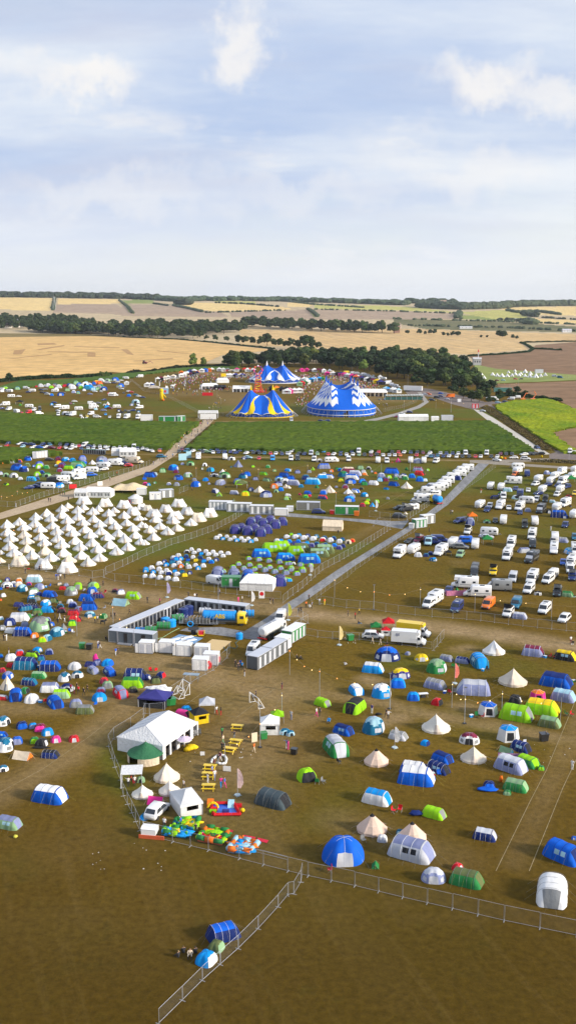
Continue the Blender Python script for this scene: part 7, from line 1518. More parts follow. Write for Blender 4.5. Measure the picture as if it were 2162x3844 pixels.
fence('mesh fence beside the far white tipis', CR(D1, [(1330,165),(1395,160)]), 2.2)
fence('mesh fence posts around the picnic tables area', CR(B5, [(1449,940),(1130,860)]), .6, feet=False)
# ---------- feather flags, poles, festoon lights ----------
def flag(label, p, h, c, rot=0, w=.85, base=True):
    t = root('feather_flag', 'flag', label, p, rot)
    part('pole', MB().bar((0, 0, 0), (0, 0, h), .035, 5), MT('h'), t)
    n = 8; V_ = []; 
    for k in range(n + 1):
        z = h * .28 + (h * .72) * k / n; ww = w * (1 - (k / n) ** 4 * .85) * (.55 + .45 * min(1, k / 2)); V_ += [(.03, .02, z), (.03 + ww, .05 * math.sin(k), z), (.03 + ww, .05 * math.sin(k) + .02, z), (.03, .04, z)]
    F = []
    for k in range(n):
        a = 4 * k; F += [(a, a + 1, a + 5, a + 4), (a + 3, a + 7, a + 6, a + 2), (a + 1, a + 2, a + 6, a + 5)]
    part('banner', MB().add(V_, F), FB(c), t)
    part('base', MB().box(-.6, .6, -.05, .05, 0, .06).box(-.05, .05, -.6, .6, 0, .06).cyl((0, 0), .45, .02, .18, 12), PL((.45, .55, .6)), t)
for l, cr, x, y, h, c in (('white feather flag with pale panel between two domes', C4, 1075, 825, 3.6, 'w'), ('coral feather flag beside the lilac tunnel tent', D4, 230, 178, 4.0, (.8,.2,.16)), ('white and pink feather flag right of the picnic tables', B5, 945, 285, 4.2, (.8,.55,.52)), ('cream feather flag beside the litter pile', C3, 518, 810, 4.2, (.75,.6,.28)),
  ('white feather flag by the path above the trackway', B3, 1085, 412, 3.6, 'w'), ('lilac feather flag left above the compound', B3, 237, 330, 3.8, (.55,.5,.8)), ('white feather flag behind the lower right corner of the upper field', C2_, 884, 478, 3.8, 'w'), ('white feather flag at the end of the pre-pitched rows', C3, 225, 105, 3.2, 'w'), ('white feather flag in front of the dark grey trailer', B3, 1100, 965, 3.2, 'w'),
  ('yellow feather flag at the foot of the trackway', C3, 4, 560, 4, 'y'), ('white feather flag, left of two at the grey arena tent', B1, 118, 222, 6, 'w'), ('white feather flag, right of two at the grey arena tent', B1, 158, 262, 6, 'w'), ('white feather flag standing in the arena grass', B1, 415, 240, 6, 'w')):
    flag(l, gz(cr, x, y), h, c, random.uniform(-15, 15))
def sign(label, p, w, h, c, rot=0, z=0., marks=None):
    t = root('sign_board', 'sign', label, p, rot); part('board', MB().box(-w / 2, w / 2, -.03, .03, z + .1, z + h), PT(c), t)
    for s in (-1, 1): part('leg', MB().bar((s * w * .45, .04, 0), (s * w * .45, .3, 0), .03).bar((s * w * .45, .05, 0), (s * w * .45, .05, z + h), .03), MT('a'), t)
    if marks:
        for (cx_, cz_, r_, cc) in marks: part('mark', MB().bar((cx_, -.034, z + cz_), (cx_, -.045 - r_ * .01, z + cz_), r_, 16), PT(cc), t)
sign('white sign board with red, blue and white rings beside the marquee', gz(B3, 1188, 342), 1.4, 2.0, 'w', 0, marks=[(0, 1.25, .5, 'r'), (.1, 1.15, .42, 'b'), (0, 1.2, .3, 'w'), (0, 1.2, .14, 'r')])
sign('white menu board on easel near the picnic tables', gz(B4, 1115, 770), 1.0, 1.7, 'e', 25); sign('small white notice on the grass below fire ring', gz(B4, 838, 1065), 1.2, .9, 'w', -10)
sign('small white box stand on the grass near the marquee', gz(B4, 592, 905), .7, .7, 'w'); sign('long white banner at the arena entrance', gz(B1, 650, 575), 10, 3.4, 'w', 0)
sign('white wide banner left of the caravan by the path', gz(B1, 393, 990), 3.6, 3.2, 'i', 20); sign('blue white banner right of the wide one', gz(B1, 455, 965), 2.4, 3.2, 'i', 20); sign('coral banner on the upper footpath fence', gz(A2, 740, 255), 2.8, 1.8, 'r', 20); sign('white notice on the footpath fence', gz(A2, 1012, 225), 2, 1.8, 'w', 20)
def lights(label, pts, h=3.2, n=4, bulb='z'):
    P = [G(*p) for p in pts]; t = root('festoon_lights', 'string of lights', label, P[0])
    cab = MB(); bl = []; n = max(2, int(n * .6))
    for a, b in zip(P, P[1:]):
        a, b = a - P[0], b - P[0]
        for k in range(n):
            q = [a + (b - a) * ((k + j) / n) for j in (0, 1)]; sg = [h - 1.1 * math.sin(math.pi * (k + j) / n) for j in (0, 1)]
            cab.bar(q[0] + Vector((0, 0, sg[0])), q[1] + Vector((0, 0, sg[1])), .012, 3); bl.append(q[0] + Vector((0, 0, sg[0] - .12)))
        part('pole', MB().bar(a, a + Vector((0, 0, h + .4)), .045, 5), MT('h'), t)
    part('pole', MB().bar(P[-1] - P[0], P[-1] - P[0] + Vector((0, 0, h + .4)), .045, 5), MT('h'), t)
    part('cable', cab, PL((.3, .27, .2)), t)
    for q in bl[:90]: part('bulb', MB().blob(q, .085, n=6, m=4), mat('lamp', (1., .62, .22)) if random.random() < .7 else mat('lamp', (1., .3, .06)), t)
lights('festoon lights on poles across the football pitch side', CR(C4, [(20,90),(320,310),(1030,440)]) , 5, 7); lights('festoon lights along the lower edge of the motorhome field', CR(C3, [(470,330),(865,455),(1330,430)]) + CR(D3, [(430,480),(1200,560)]), 4.5, 5)
lights('festoon lights over the trodden ground left of compound', CR(A3, [(780,720),(1145,620),(1360,880)]), 4.5, 6); lights('festoon lights across the picnic tables', CR(B4, [(1390,520),(1172,820),(820,1060)]), 4.2, 6)
lights('festoon lights through the right tent field', CR(D4, [(200,420),(328,580),(700,520),(1290,590)]), 4.5, 5); lights('festoon lights above the upper middle tent field', CR(B2, [(660,150),(1155,180)]) + CR(C2_, [(200,140),(485,430),(940,130)]), 5, 5)
lights('festoon lights above the arena edge and wood', CR(B1, [(700,500),(780,420),(740,350)]) , 4, 5); lights('yellow festoon lights between the yard trees', CR(D1, [(480,300),(640,300),(570,240),(780,280),(870,255)]), 5, 8); lights('festoon lights over the grass right of the big tops', CR(D1, [(-280,480),(-100,450),(40,470),(190,500),(440,470)]), 6, 4)
lights('festoon lights from the bell tents down the trodden path', CR(A2, [(150,800),(420,960)]) + CR(B2, [(530,140),(830,210)]), 4, 4); lights('low festoon lights beside the left footpath', CR(A2, [(20,360),(180,310),(330,290)]), 1.2, 5)
for k, (cr, x, y, h) in enumerate(((A3,1145,620,6),(B3,755,560,9),(C4,1025,430,6.5),(D4,328,580,6.5),(C2_,1230,90,7),(C1,1205,300,14),(B1,428,250,12),(D1,193,510,9),(B4,1172,820,7),(C3,865,455,6),(D1,1378,985,6))):
    t = root('light_pole', 'pole', 'thin grey lamp pole ' + ['on the trodden ground left of compound', 'standing behind the blue tanker', 'in front of the blue and white family dome', 'beside the white tipi of the right field', 'at the top of the upper middle field', 'right of the zigzag big top', 'in the middle of the arena grass', 'right of the small marquee below arena', 'beside the green wheelie bin', 'at the fence below the motorhome field', 'at the lane junction on the right'][k], gz(cr, x, y))
    part('pole', MB().bar((0, 0, 0), (0, 0, h), .06, 6, .04), MT('h'), t); part('lamp_head', MB().box(-.25, .25, -.12, .12, h, h + .15), MT('a'), t); part('foot', MB().box(-.3, .3, -.3, .3, 0, .1), PL(RGB['k']), t)
# ---------- activity area ----------
def picnic(k, x, y, cr, rt, lab):
    t = root('picnic_table', 'picnic table', lab, gz(cr, x, y) + Vector((0, .8, 0)), rt, 'yellow picnic tables'); m = PT('z')
    part('table_top', MB().box(-1.0, 1.0, -.38, .38, .72, .78), m, t)
    for s in (-1, 1):
        part('bench', MB().box(-1.0, 1.0, s * .78 - .14, s * .78 + .14, .42, .47), m, t)
        part('leg', MB().bar((s * .75, -.85, 0), (s * .75, -.2, .74), .06).bar((s * .75, .85, 0), (s * .75, .2, .74), .06).bar((s * .75, -.8, .4), (s * .75, .8, .4), .05), m, t)
for k, (x, y, cr, rt, lab) in enumerate(((940,655,B4,-8,'farthest yellow picnic table, alone below the football goal'),(925,805,B4,-14,'yellow picnic table second from the back, person behind it'),(865,888,B4,-18,'yellow picnic table with people seated at its left'),(665,1065,B4,-6,'yellow picnic table below the fire ring'),(650,125,B5,-4,'yellow picnic table third from the front with white chair'),(650,245,B5,-2,'nearest yellow picnic table at the lower end'))): picnic(k, x, y, cr, rt, lab)
def goal(label, p, rot, w=3.6, h=2.0):
    t = root('football_goal', 'goal', label, p, rot); m = PT('w')
    part('front_frame', MB().path([(-w / 2, 0, 0), (-w / 2, 0, h), (w / 2, 0, h), (w / 2, 0, 0)], .06, 6), m, t)
    part('back_frame', MB().path([(-w / 2, 0, h), (-w / 2, 1.2, 0), (w / 2, 1.2, 0), (w / 2, 0, h)], .05, 6).bar((-w / 2, 0, 0), (-w / 2, 1.2, 0), .05).bar((w / 2, 0, 0), (w / 2, 1.2, 0), .05), m, t)
    part('net', MB().add([(-w / 2, 0, h), (w / 2, 0, h), (w / 2, 1.2, 0), (-w / 2, 1.2, 0), (-w / 2, 0, 0), (w / 2, 0, 0)], [(0, 1, 2, 3), (0, 3, 4), (1, 5, 2)]), WM, t)
goal('white football goal standing right of the pitch', gz(B4, 1110, 400), -62); goal('white football goal at the left fence, nearer one', gz(B4, 375, 300), 125, 2.6, 1.6); goal('white football goal at the left fence, farther one', gz(B4, 430, 265), 125, 2.6, 2.2)
def firering():
    c = gz(B4, 757, 955); t = root('seating_ring', 'seating ring', 'white ring of low seats around people on the grass', c); 
    P = [gz(B4, *q) - c for q in ((680,985),(690,955),(725,925),(765,905),(815,915),(835,950),(825,990),(780,998),(735,985))]
    for a, b in zip(P, P[1:]): part('bench', MB().bar(a + Vector((0, 0, .2)), b + Vector((0, 0, .2)), .2, 6), FB('w'), t, True)
firering()
def stack():
    t = root('folding_chairs', 'folding chairs', 'stack of folding chairs at the marquee end', gz(B4, 518, 705), 10)
    for k in range(6):
        x = (k % 3) * .55 - .5; y = (k // 3) * .6; c = MT('w' if k < 2 else 'a')
        o = part('chair_frame', MB().bar((x, y, 0), (x + .0, y + .4, .9), .03).bar((x + .4, y, 0), (x + .4, y + .4, .9), .03).bar((x, y + .4, 0), (x + .4, y + .1, .45), .02), c, t); part('chair_seat', MB().box(x, x + .4, y, y + .4, .42, .46).box(x, x + .4, y + .38, y + .42, .6, .9), c, t)
stack()
for k, (x, y, l) in enumerate(((485, 835, 'large yellow beanbag on the grass in front of marquee, right one'), (455, 850, 'large yellow beanbag beside the parasol, left one'))):
    single('bean_bag', MB().blob((0, 0, .35), .85, (1.2, .8, .5), 10, 6, .3), FB('z'), 'beanbag', l, gz(B4, x, y), k * 40, smooth=True)
def parasol():
    t = root('parasol', 'parasol', 'lilac fringed parasol beside the yellow beanbags', gz(B4, 410, 838)); part('pole', MB().bar((0, 0, 0), (0, 0, 2.2), .03), MT('h'), t); part('canopy', MB().bar((0, 0, 1.75), (0, 0, 2.25), 1.25, 10, .1), FB((.6, .5, .65)), t); part('fringe', MB().cyl((0, 0), 1.27, 1.6, 1.76, 10), FB('w'), t)
parasol()
t = root('covered_gazebo', 'gazebo', 'navy gazebo with black walls behind the long marquee', G(580, 2660) + Vector((0, 2.2, 0)), -14)
for q in canopy_parts('n', 'k', True): o = part(q[0], q[1], FB('u') if q[0] in ('canopy', 'valance') else q[2], t); 
t.scale = (5.2, 4.4, 2.9)
t = root('storage_canopy', 'canopy', 'crumpled white canopy pile behind the green bins', gz(B4, 150, 325) + Vector((0, 1.5, 0)), 0)
part('cover', MB().blob((0, 0, .9), 1.7, (1.35, .9, .6), 10, 6, .45), FB('w'), t); part('flap', MB().blob((-1.8, .6, 1.2), .9, (1.3, .6, .25), 8, 5, .4), FB('w'), t); part('crates', MB().box(.2, 1.4, -1.6, -.9, 0, .8), PL((.5, .12, .16)), t)
t = root('football_table', 'table', 'blue topped table frame beside the fence', gz(B4, 480, 150), -10)
part('table_top', MB().box(-1.5, 1.5, -.6, .6, 1.3, 1.4), PL((.25, .33, .42)), t)
for x in (-1.4, 1.4):
    for y in (-.5, .5): part('leg', MB().bar((x, y, 0), (x, y, 1.3), .05), MT('a'), t)
# inflatable play area
def pool():
    P = [gz(B5, *q) for q in ((680,378),(905,372),(970,488),(705,492))]; c = sum(P, Vector()) / 4
    t = root('play_pen', 'soft play', 'red walled soft play pen with blue floor', c); Q = [p - c for p in P]
    fl = MB().add([(q.x, q.y, .05) for q in Q], [(3, 2, 1, 0)]); part('floor', fl, PT('b'), t)
    for a, b in zip(Q, Q[1:] + Q[:1]):
        for k in range(3): part('wall_block', MB().bar(a + (b - a) * (k / 3) + Vector((0, 0, .22)), a + (b - a) * ((k + .97) / 3) + Vector((0, 0, .22)), .26, 4), FB('r'), t)
    for x, y, cc, g in ((-1.7, .6, 'z', 'arch'), (-1.5, -.2, 'r', 'box'), (-1.6, -.9, 'l', 'box'), (.8, 1.3, 'i', 'slide'), (-2.2, 1.6, 'o', 'slide'), (.2, -.9, 'u', 'box'), (2.6, -.7, 'z', 'ball'), (1.9, .9, 'r', 'box')):
        mb = MB()
        if g == 'arch': mb.path([(x + .7 * math.cos(a), y, .05 + .8 * math.sin(a)) for a in np.linspace(0, math.pi, 8)], .18, 6)
        elif g == 'slide': mb.add([(x - .4, y - .8, .06), (x + .5, y - .8, .06), (x + .5, y + .8, .06), (x - .4, y + .8, .06), (x - .4, y + .8, .6), (x + .5, y + .8, .6), (x - .4, y + .3, .6), (x + .5, y + .3, .6)], [(0, 1, 7, 6), (6, 7, 5, 4), (3, 4, 5, 2), (0, 6, 4, 3), (1, 2, 5, 7)])
        elif g == 'ball': mb.blob((x, y, .35), .32, n=8, m=6)
        else: mb.box(x - .5, x + .5, y - .25, y + .25, .05, .5)
        part('play_' + {'box': 'block', 'arch': 'arch', 'slide': 'slide', 'ball': 'ball'}[g], mb, FB(cc), t)
pool()
def inflatable(label, P4, cols, edge, seed, bounce):
    P = [gz(B5, *q) for q in P4]; c = sum(P, Vector()) / 4; Q = [p - c for p in P]; rn = random.Random(seed)
    t = root('bouncy_castle', 'inflatable', label, c)
    bi = lambda u, v: Q[0] * (1 - u) * (1 - v) + Q[1] * u * (1 - v) + Q[2] * u * v + Q[3] * (1 - u) * v
    part('floor', MB().add([(*bi(u, v).xy, .35) for u, v in ((0, 1), (1, 1), (1, 0), (0, 0))] + [(*bi(u, v).xy, 0) for u, v in ((0, 1), (1, 1), (1, 0), (0, 0))], [(0, 1, 2, 3), (4, 5, 1, 0), (5, 6, 2, 1), (6, 7, 3, 2), (7, 4, 0, 3)]), FB(bounce), t)
    for k, (a, b) in enumerate(zip(Q, Q[1:] + Q[:1])):
        for j in range(3):
            p, q = a + (b - a) * (j / 3), a + (b - a) * ((j + 1) / 3); z = Vector((0, 0, .55))
            part('side_tube', MB().bar(p + z, q + z + Vector((0, 0, rn.uniform(-.1, .1))), rn.uniform(.26, .42), 8), FB(edge[(k * 3 + j) % len(edge)]), t, True)
    for k in range(30):
        u, v = rn.uniform(.08, .92), rn.uniform(.05, .95); p = bi(u, v); cc = rn.choice(cols)
        if k % 3: part('soft_shape', MB().blob((p.x, p.y, .42), rn.uniform(.4, .8), (rn.uniform(.9, 2.2), rn.uniform(.5, 1.2), rn.uniform(.25, .5)), 9, 6, .6), FB(cc), t, True)
        else: part('soft_arm', MB().bar((p.x, p.y, .4), (p.x + rn.uniform(-1.2, 1.2), p.y + rn.uniform(-.8, .8), rn.uniform(.4, 1.1)), .17, 7, .12), FB(cc), t, True)
inflatable('blue and green inflatable play area, leftmost of three', [(330,560),(560,545),(500,660),(300,640)], ['g', 'l', 's', 'b', 'z'], ['g', 'l', 't', 'g'], 1, (.03, .03, .5)); 
inflatable('green and orange inflatable play area, middle of three', [(640,640),(850,680),(790,790),(540,745)], ['o', 'p', 'g', 'r', 'l', 'z'], ['g', 'l', 'g', 'o'], 2, (.55, .12, .05))
inflatable('orange and ice blue inflatable play area, rightmost of three', [(940,745),(1150,790),(1070,880),(850,860)], ['o', 'i', 'o', 's', 'i'], ['o', 'i', 'o', 'i'], 3, (.3, .5, .65))
inflatable('bright cyan inflatable wing in front of the blue one', [(215,650),(440,690),(420,715),(200,690)], ['s', 'l', 's', 'z'], ['s', 'l', 'g'], 4, (.02, .4, .6))
for l, pts, c in (('red ground mat above the green and orange inflatable', [(685,590),(905,640),(885,668),(680,622)], (.55,.02,.05)), ('red ground mat left one above the orange inflatable', [(1010,685),(1130,708),(1110,735),(985,705)], (.55,.02,.05)), ('red ground mat rightmost by the orange inflatable', [(1150,712),(1258,740),(1240,768),(1140,740)], (.55,.02,.05)), ('green and orange striped slide mat', [(665,618),(860,665),(850,695),(645,640)], (.5,.3,.04)), ('blue and orange striped slide mat', [(980,710),(1185,755),(1175,780),(965,735)], (.2,.32,.6)), ('grey mat outside the small awning at the left fence', [(0,0),(1,0),(1,1)], (.3,.3,.35))):
    if len(pts) < 4: continue
    o = flat_poly('ground_mat', [gz(B5, *q) for q in pts], .06, FB(c), world=True); del o['kind']; reg(o, 'mat', label=l)
t = root('dog_kennel', 'box', 'white roofed box with orange frame at the fence corner', gz(B5, 65, 690), -10); part('box_body', MB().box(-1, 1, -.8, .8, .5, 1.3), PT('w'), t); part('lid', MB().box(-1.05, 1.05, -.85, .85, 1.3, 1.5, ty=.5), PT('w'), t); part('frame', MB().box(-1.3, 2.2, -.9, -.7, 0, .5), PL((.6, .1, .03)), t)
t = root('folding_table', 'table', 'white folding table beside the small blue dome', gz(C4, 1362, 315), 10); part('table_top', MB().box(-.9, .9, -.4, .4, .72, .78), PT('w'), t); part('cool_box', MB().box(-.4, .4, -.3, .3, 0, .45), PL(RGB['k']), t)
for s in (-1, 1): part('leg', MB().bar((s * .8, -.3, 0), (s * .8, .3, .72), .03).bar((s * .8, .3, 0), (s * .8, -.3, .72), .03), MT('h'), t)
def van_bits(): 
    t = root('white_awning', 'awning', 'white lean-to awning with people inside by the fence', gz(A5, 1335, 165), 5)
    part('roof', MB().box(-1.6, 1.6, -1.6, 1.6, 2.2, 2.28), FB('w'), t); part('side_wall', MB().box(-1.6, -1.55, -1.6, 1.6, 0, 2.2), FB('w'), t)
    for x in (-1.5, 1.5): part('leg', MB().bar((x, -1.5, 0), (x, -1.5, 2.2), .04), MT('h'), t)
van_bits()
# fallen windbreak, blue tarpaulin, black bags
for l, cr, x, y, c, sz in (('bright pink ruched cloth heap between indigo tents', A3, 968, 995, 'p', (.8, .7, 2.1)), ('crumpled blue and cyan tarpaulin on the grass', D5, 565, 235, 'b', (2.2, 1.1, .5)), ('lime yellow bag on the empty grass', A5, 160, 710, 'y', (.5, .4, .4)), ('flattened black tent bag behind maroon dome', A4, 425, 828, 'k', (2.2, .7, .3)), ('dark blue bags beside the lime tunnel tent', C5, 1290, 485, 'n', (1.6, .9, .7)), ('orange bag beside the sage tunnel tent', D5, 695, 150, 'o', (.5, .5, 1.)), ('red sled on the trodden ground', A3, 290, 45, 'r', (.7, .4, .3)), ('red sheet lying on the motorhome field', D2, 1370, 340, 'r', (1.2, 1, .15)),
  ('yellow bunting ball at the lane verge', D1, 1105, 958, 'z', (.8, .8, .9)), ('yellow bollard at the road top', D1, 700, 970, 'z', (1, .8, 1.)), ('orange bollard at the road top', D1, 735, 978, 'o', (1, .8, .9)), ('black camping chairs heap beside the group of tents', C4, 910, 495, 'k', (1., .6, .4)), ('pink blanket on the grass beside the black chairs', C4, 872, 512, 'p', (.6, .5, .12))):
    single('cloth_heap', MB().blob((0, 0, .4), .9, (1, 1, .9), 9, 6, .5).v and MB().blob((0, 0, .5), .8, (1, 1, .62), 9, 6, .5), FB(c), 'cloth heap', l, gz(cr, x, y), 0, smooth=True).scale = (sz[0] * .8, sz[1] * .8, sz[2])
single('pink_windbreak', MB().box(-2.4, 2.4, -.03, .03, 0, 1.3).box(2.4, 2.43, 0, 1.6, 0, 1.3).box(-2.43, -2.4, 0, 1.2, 0, 1.3), FB((.62, .22, .38)), 'windbreak', 'pink patterned windbreak between two motorhomes', gz(D3, 245, 312), 6)
single('striped_windbreak', MB().box(-1.8, 1.8, -.03, .03, 0, 1.1), FB((.35, .18, .35)), 'windbreak', 'purple striped windbreak behind the lilac tunnel tent', gz(D4, 780, 945), -8)
rc = random.Random(21)
def camp_chair(p, c, ar):
    t = root('camping_chair', 'chair', None, p, rc.uniform(0, 360), 'camping chairs beside the tents', NAMES[c] + ' folding camping chair', ar)
    part('seat', MB().box(-.3, .3, -.28, .28, .42, .46), FB(c), t); part('backrest', MB().box(-.3, .3, .26, .31, .46, .98), FB(c), t)
    for x in (-.3, .3): part('leg', MB().bar((x, -.28, 0), (x, .28, .62), .02).bar((x, .28, 0), (x, -.28, .62), .02), MT('a'), t)
def cool_box(p, c, ar):
    t = root('cool_box', 'cool box', None, p, rc.uniform(0, 360), 'cool boxes beside the tents', NAMES[c] + ' cool box with white lid', ar)
    part('box_body', MB().box(-.32, .32, -.22, .22, 0, .4), PT(c), t); part('lid', MB().box(-.34, .34, -.24, .24, .4, .46), PT('w'), t)
big = [T for T in THINGS if T['cat'] == 'tent' and T['o'].location.y < 330 and T['o'].scale[0] > 2.6 and T['area'] in ('in the right tent field', 'in the lower left tent cluster', 'in the left dome tent cluster')]
rc.shuffle(big)
for k, T in enumerate(big[:34]):
    o = T['o']; a = R(-90) + o.rotation_euler.z + rc.uniform(-.9, .9); d = o.scale[1] * .62 + rc.uniform(.5, 1.4)
    p = Vector((o.location.x + math.cos(a) * d, o.location.y + math.sin(a) * d, 0))
    for j in range(rc.choice((1, 2, 2))): camp_chair(p + Vector((j * .9, rc.uniform(-.4, .4), 0)), rc.choice('kbngrah'), T['area'])
    if k % 2: cool_box(p + Vector((-.9, .3, 0)), rc.choice('bsrgk'), T['area'])
def dogs():
    m = MB().blob((0, 0, .48), .2, (1., 2., .95), 8, 6).blob((0, -.5, .68), .14, (.9, 1.3, 1), 8, 5).bar((0, .38, .55), (0, .65, .75), .03, 4, .015).bar((0, -.3, .52), (0, -.48, .66), .1, 6, .08)
    for x in (-.1, .1):
        for y in (-.28, .3): m.bar((x, y, .45), (x, y + .03, .2), .055, 5, .04).bar((x, y + .03, .2), (x, y, 0), .04, 5, .03)
        m.bar((x * .8, -.45, .78), (x * 1.1, -.43, .9), .035, 3, .01)
    single('dog', m, PL(RGB['k']), 'dog', 'black dog walking on the trodden ground', gz(A3, 1040, 598), 80, smooth=True).scale = (1.5, 1.5, 1.5)
dogs()
# ---------- arena: stalls, rides, crowd ----------
rn = random.Random(99)
def stall_row(pts, n, cols, area, kinds='gGG', s=(3.2, 5), jit=1.5):
    W = [G(*p) for p in pts]; L = [0]
    for a, b in zip(W, W[1:]): L.append(L[-1] + (b - a).length)
    for k in range(n):
        d = L[-1] * (k + .5) / n; i = max(j for j in range(len(W) - 1) if L[j] <= d)
        p = W[i] + (W[i + 1] - W[i]) * ((d - L[i]) / (L[i + 1] - L[i])) + Vector((rn.uniform(-jit, jit), rn.uniform(-jit, jit), 0))
        kd = rn.choice(kinds); cc = rn.choice(cols); nm, cat, dw, dr, fn, noun = (TENT.get(kd) or VEH.get(kd)); w_ = rn.uniform(*s)
        if kd in TENT: spawn((kd, cc), 'market_stall', lambda: fn(cc[0], cc[1]), p, rn.uniform(-15, 15), (w_, w_ * .9, min(w_, 4.) * 1.05), lod=True, cat='market stall', desc=cname(cc) + ' market stall', area=area, group='market stalls ' + area)
        else: spawn((kd, cc), nm, lambda: fn(cc[0], cc[1]), p, rn.choice([80, -80, 60, 0, -20]), (1, 1, 1), lod=True, cat=cat, desc=NAMES[cc[0]] + ' ' + noun, area=area, group=noun + 's ' + area)
F2n = lambda pts: F2(pts)
stall_row(F1([(790,512),(850,500),(910,490),(960,484),(1010,478)]), 11, ['kk', 'ww', 'nk', 'uu', 'ew', 'mk', 'pw'], 'in the left back row of the arena', s=(3.5, 5.5)); stall_row(F1([(900,478),(960,470),(1060,462),(1110,460)]), 12, ['ww', 'ss', 'ww', 'oo', 'gg', 'bb', 'uu'], 'in the left back row of the arena', 'GGgv', (4, 6))
stall_row(F1([(1110,462),(1160,462),(1230,462),(1290,464)]), 12, ['ww', 'rw', 'ww', 'kk', 'pw', 'ek', 'aa'], 'in the middle back row of the arena', 'GGgv', (4, 6)); stall_row(F1([(1140,492),(1180,490),(1235,492)]), 6, ['uk', 'ww', 'lg', 'gg', 'ww', 'pk'], 'beside the farthest big top', 'GG', (5.5, 7))
stall_row(F2([(30,466),(100,462),(170,466),(230,470)]), 11, ['ee', 'mm', 'ww', 'gg', 'ww', 'pp', 'hh'], 'behind the zigzag big top', 'GGgv', (4, 6)); stall_row(F2([(190,480),(250,482),(300,488),(350,500)]), 12, ['pp', 'ww', 'up', 'kk', 'pp', 'ww'], 'behind the zigzag big top', 'GGg', (4.5, 6.5))
stall_row(F2([(290,470),(350,476),(420,492),(480,505)]), 12, ['ww', 'wh', 'hw', 'ww', 'zk'], 'along the wood edge', 'vvmvaG', (4, 6), 3); stall_row(F2([(330,495),(390,510),(440,520),(480,530)]), 10, ['uk', 'oz', 'zz', 'vv', 'kk', 'ww', 'pp', 'mk'], 'right of the zigzag big top peaks', 'GGg', (5, 7))
stall_row(F2([(480,520),(540,540),(565,545)]), 7, ['ww', 'wk', 'hh'], 'along the wood edge', 'vmaG', (4, 6), 3); stall_row(F2([(75,510),(110,515),(140,510),(180,508)]), 9, ['gg', 'ww', 'hh', 'kk', 'st', 'nw'], 'left of the zigzag big top', 'GG', (4.5, 6.5)); stall_row(F2([(60,535),(85,528),(110,520)]), 6, ['rr', 'gg', 'ww', 'ww', 'jj'], 'left of the zigzag big top', 'GG', (4.5, 6)); stall_row(F2([(-10,574),(10,570),(55,568)]), 6, ['pp', 'ww', 'ww', 'ww'], 'between the two front big tops', 'G', (5, 7))
stall_row(F1([(1370,555),(1400,560),(1449,562)]), 5, ['kk', 'oz', 'ww', 'kk'], 'between the two front big tops', 'Gg', (4, 6)); stall_row(F1([(740,540),(760,538)]), 2, ['wb', 'ww'], 'left of the arched grey tent', 'G', (4.5, 5.5)); stall_row(F2([(495,560),(520,565),(570,570)]), 5, ['ww', 'iw', 'sw'], 'behind the long green bar unit', 'GGg', (4, 5.5))
# long open green bar, lorries, ride, inflatable figure
t = root('bar_unit', 'bar', 'long green bar unit with white roof lights right of zigzag tent', gz(C1, 1170, 380) + Vector((0, 3, 0)), 4)
part('counter', MB().box(-14, 14, -1.5, 1.5, 0, 2.2), PL((.02, .10, .09)), t); part('roof', MB().box(-14.3, 14.3, -2, 2, 3.0, 3.3), PL((.10, .2, .2)), t)
for k in range(14): part('skylight', MB().box(-13.6 + k * 2.05, -12.1 + k * 2.05, -1.7, 1.7, 3.31, 3.6), PT('w'), t)
for k in range(8): part('post', MB().box(-14 + k * 4 - .1, -14 + k * 4 + .1, -1.9, -1.7, 0, 3), MT('h'), t)
t = root('articulated_trailer', 'trailer', 'long white articulated trailer at the wood edge', gz(C1, 1265, 300) + Vector((0, 4, 0)), 68)
part('cargo_box', MB().box(-1.4, 1.4, -7.5, 7.5, 1.1, 4.6), PT('w'), t); part('chassis', MB().box(-.9, .9, -7, 7, .6, 1.1), MT('a'), t)
for s in (-1, 1):
    for y in (3.5, 4.8, 6.1): part('wheel', MB().wheel(s * 1.1, y, .5, .35), TY, t)
def ride():
    t = root('fairground_ride', 'fairground ride', 'red carnival tower ride with pink lights behind the yellow-banded big top', gz(B1, 1150, 305) + Vector((0, 4, 0)))
    for x in (-2.2, 2.2):
        for y in (-2.2, 2.2): part('tower_leg', MB().bar((x * 1.3, y * 1.3, 0), (x * .6, y * .6, 15), .28, 5, .2), PT('r'), t)
    for z in range(2, 15, 2):
        k = 1.3 - .7 * z / 15; a = 2.2 * k; part('cross_brace', MB().path([(-a, -a, z), (a, -a, z), (a, a, z), (-a, a, z)], .14, 4, True).bar((-a, -a, z), (a, -a, z + 1.8), .1), PT('o' if z % 4 else 'r'), t)
    part('platform', MB().box(-5, 5, -4, 4, 0, 1.0), PT('r'), t); part('arch_ring', MB().path([(3.2 * math.cos(a), 0, 17.5 + 3.2 * math.sin(a)) for a in np.linspace(0, 6.28, 15)], .3, 5), PT('p'), t)
    for k in range(8):
        a = k * .785; part('gondola', MB().blob((3.4 * math.cos(a), 0, 17.5 + 3.4 * math.sin(a)), .75, n=7, m=5), PT(['p', 'u', 'w', 'o'][k % 4]), t)
    for k in range(6): part('fence_post', MB().box(-6 + k * 2.4, -5.4 + k * 2.4, -5.2, -4.9, 0, 3.2), PT('r' if k % 2 else 'o'), t)
    part('spiral_slide', MB().path([(2.6 * math.cos(a), 2.6 * math.sin(a), 1 + a * .8) for a in np.linspace(0, 14, 40)], .35, 5), PT('z'), t)
ride()
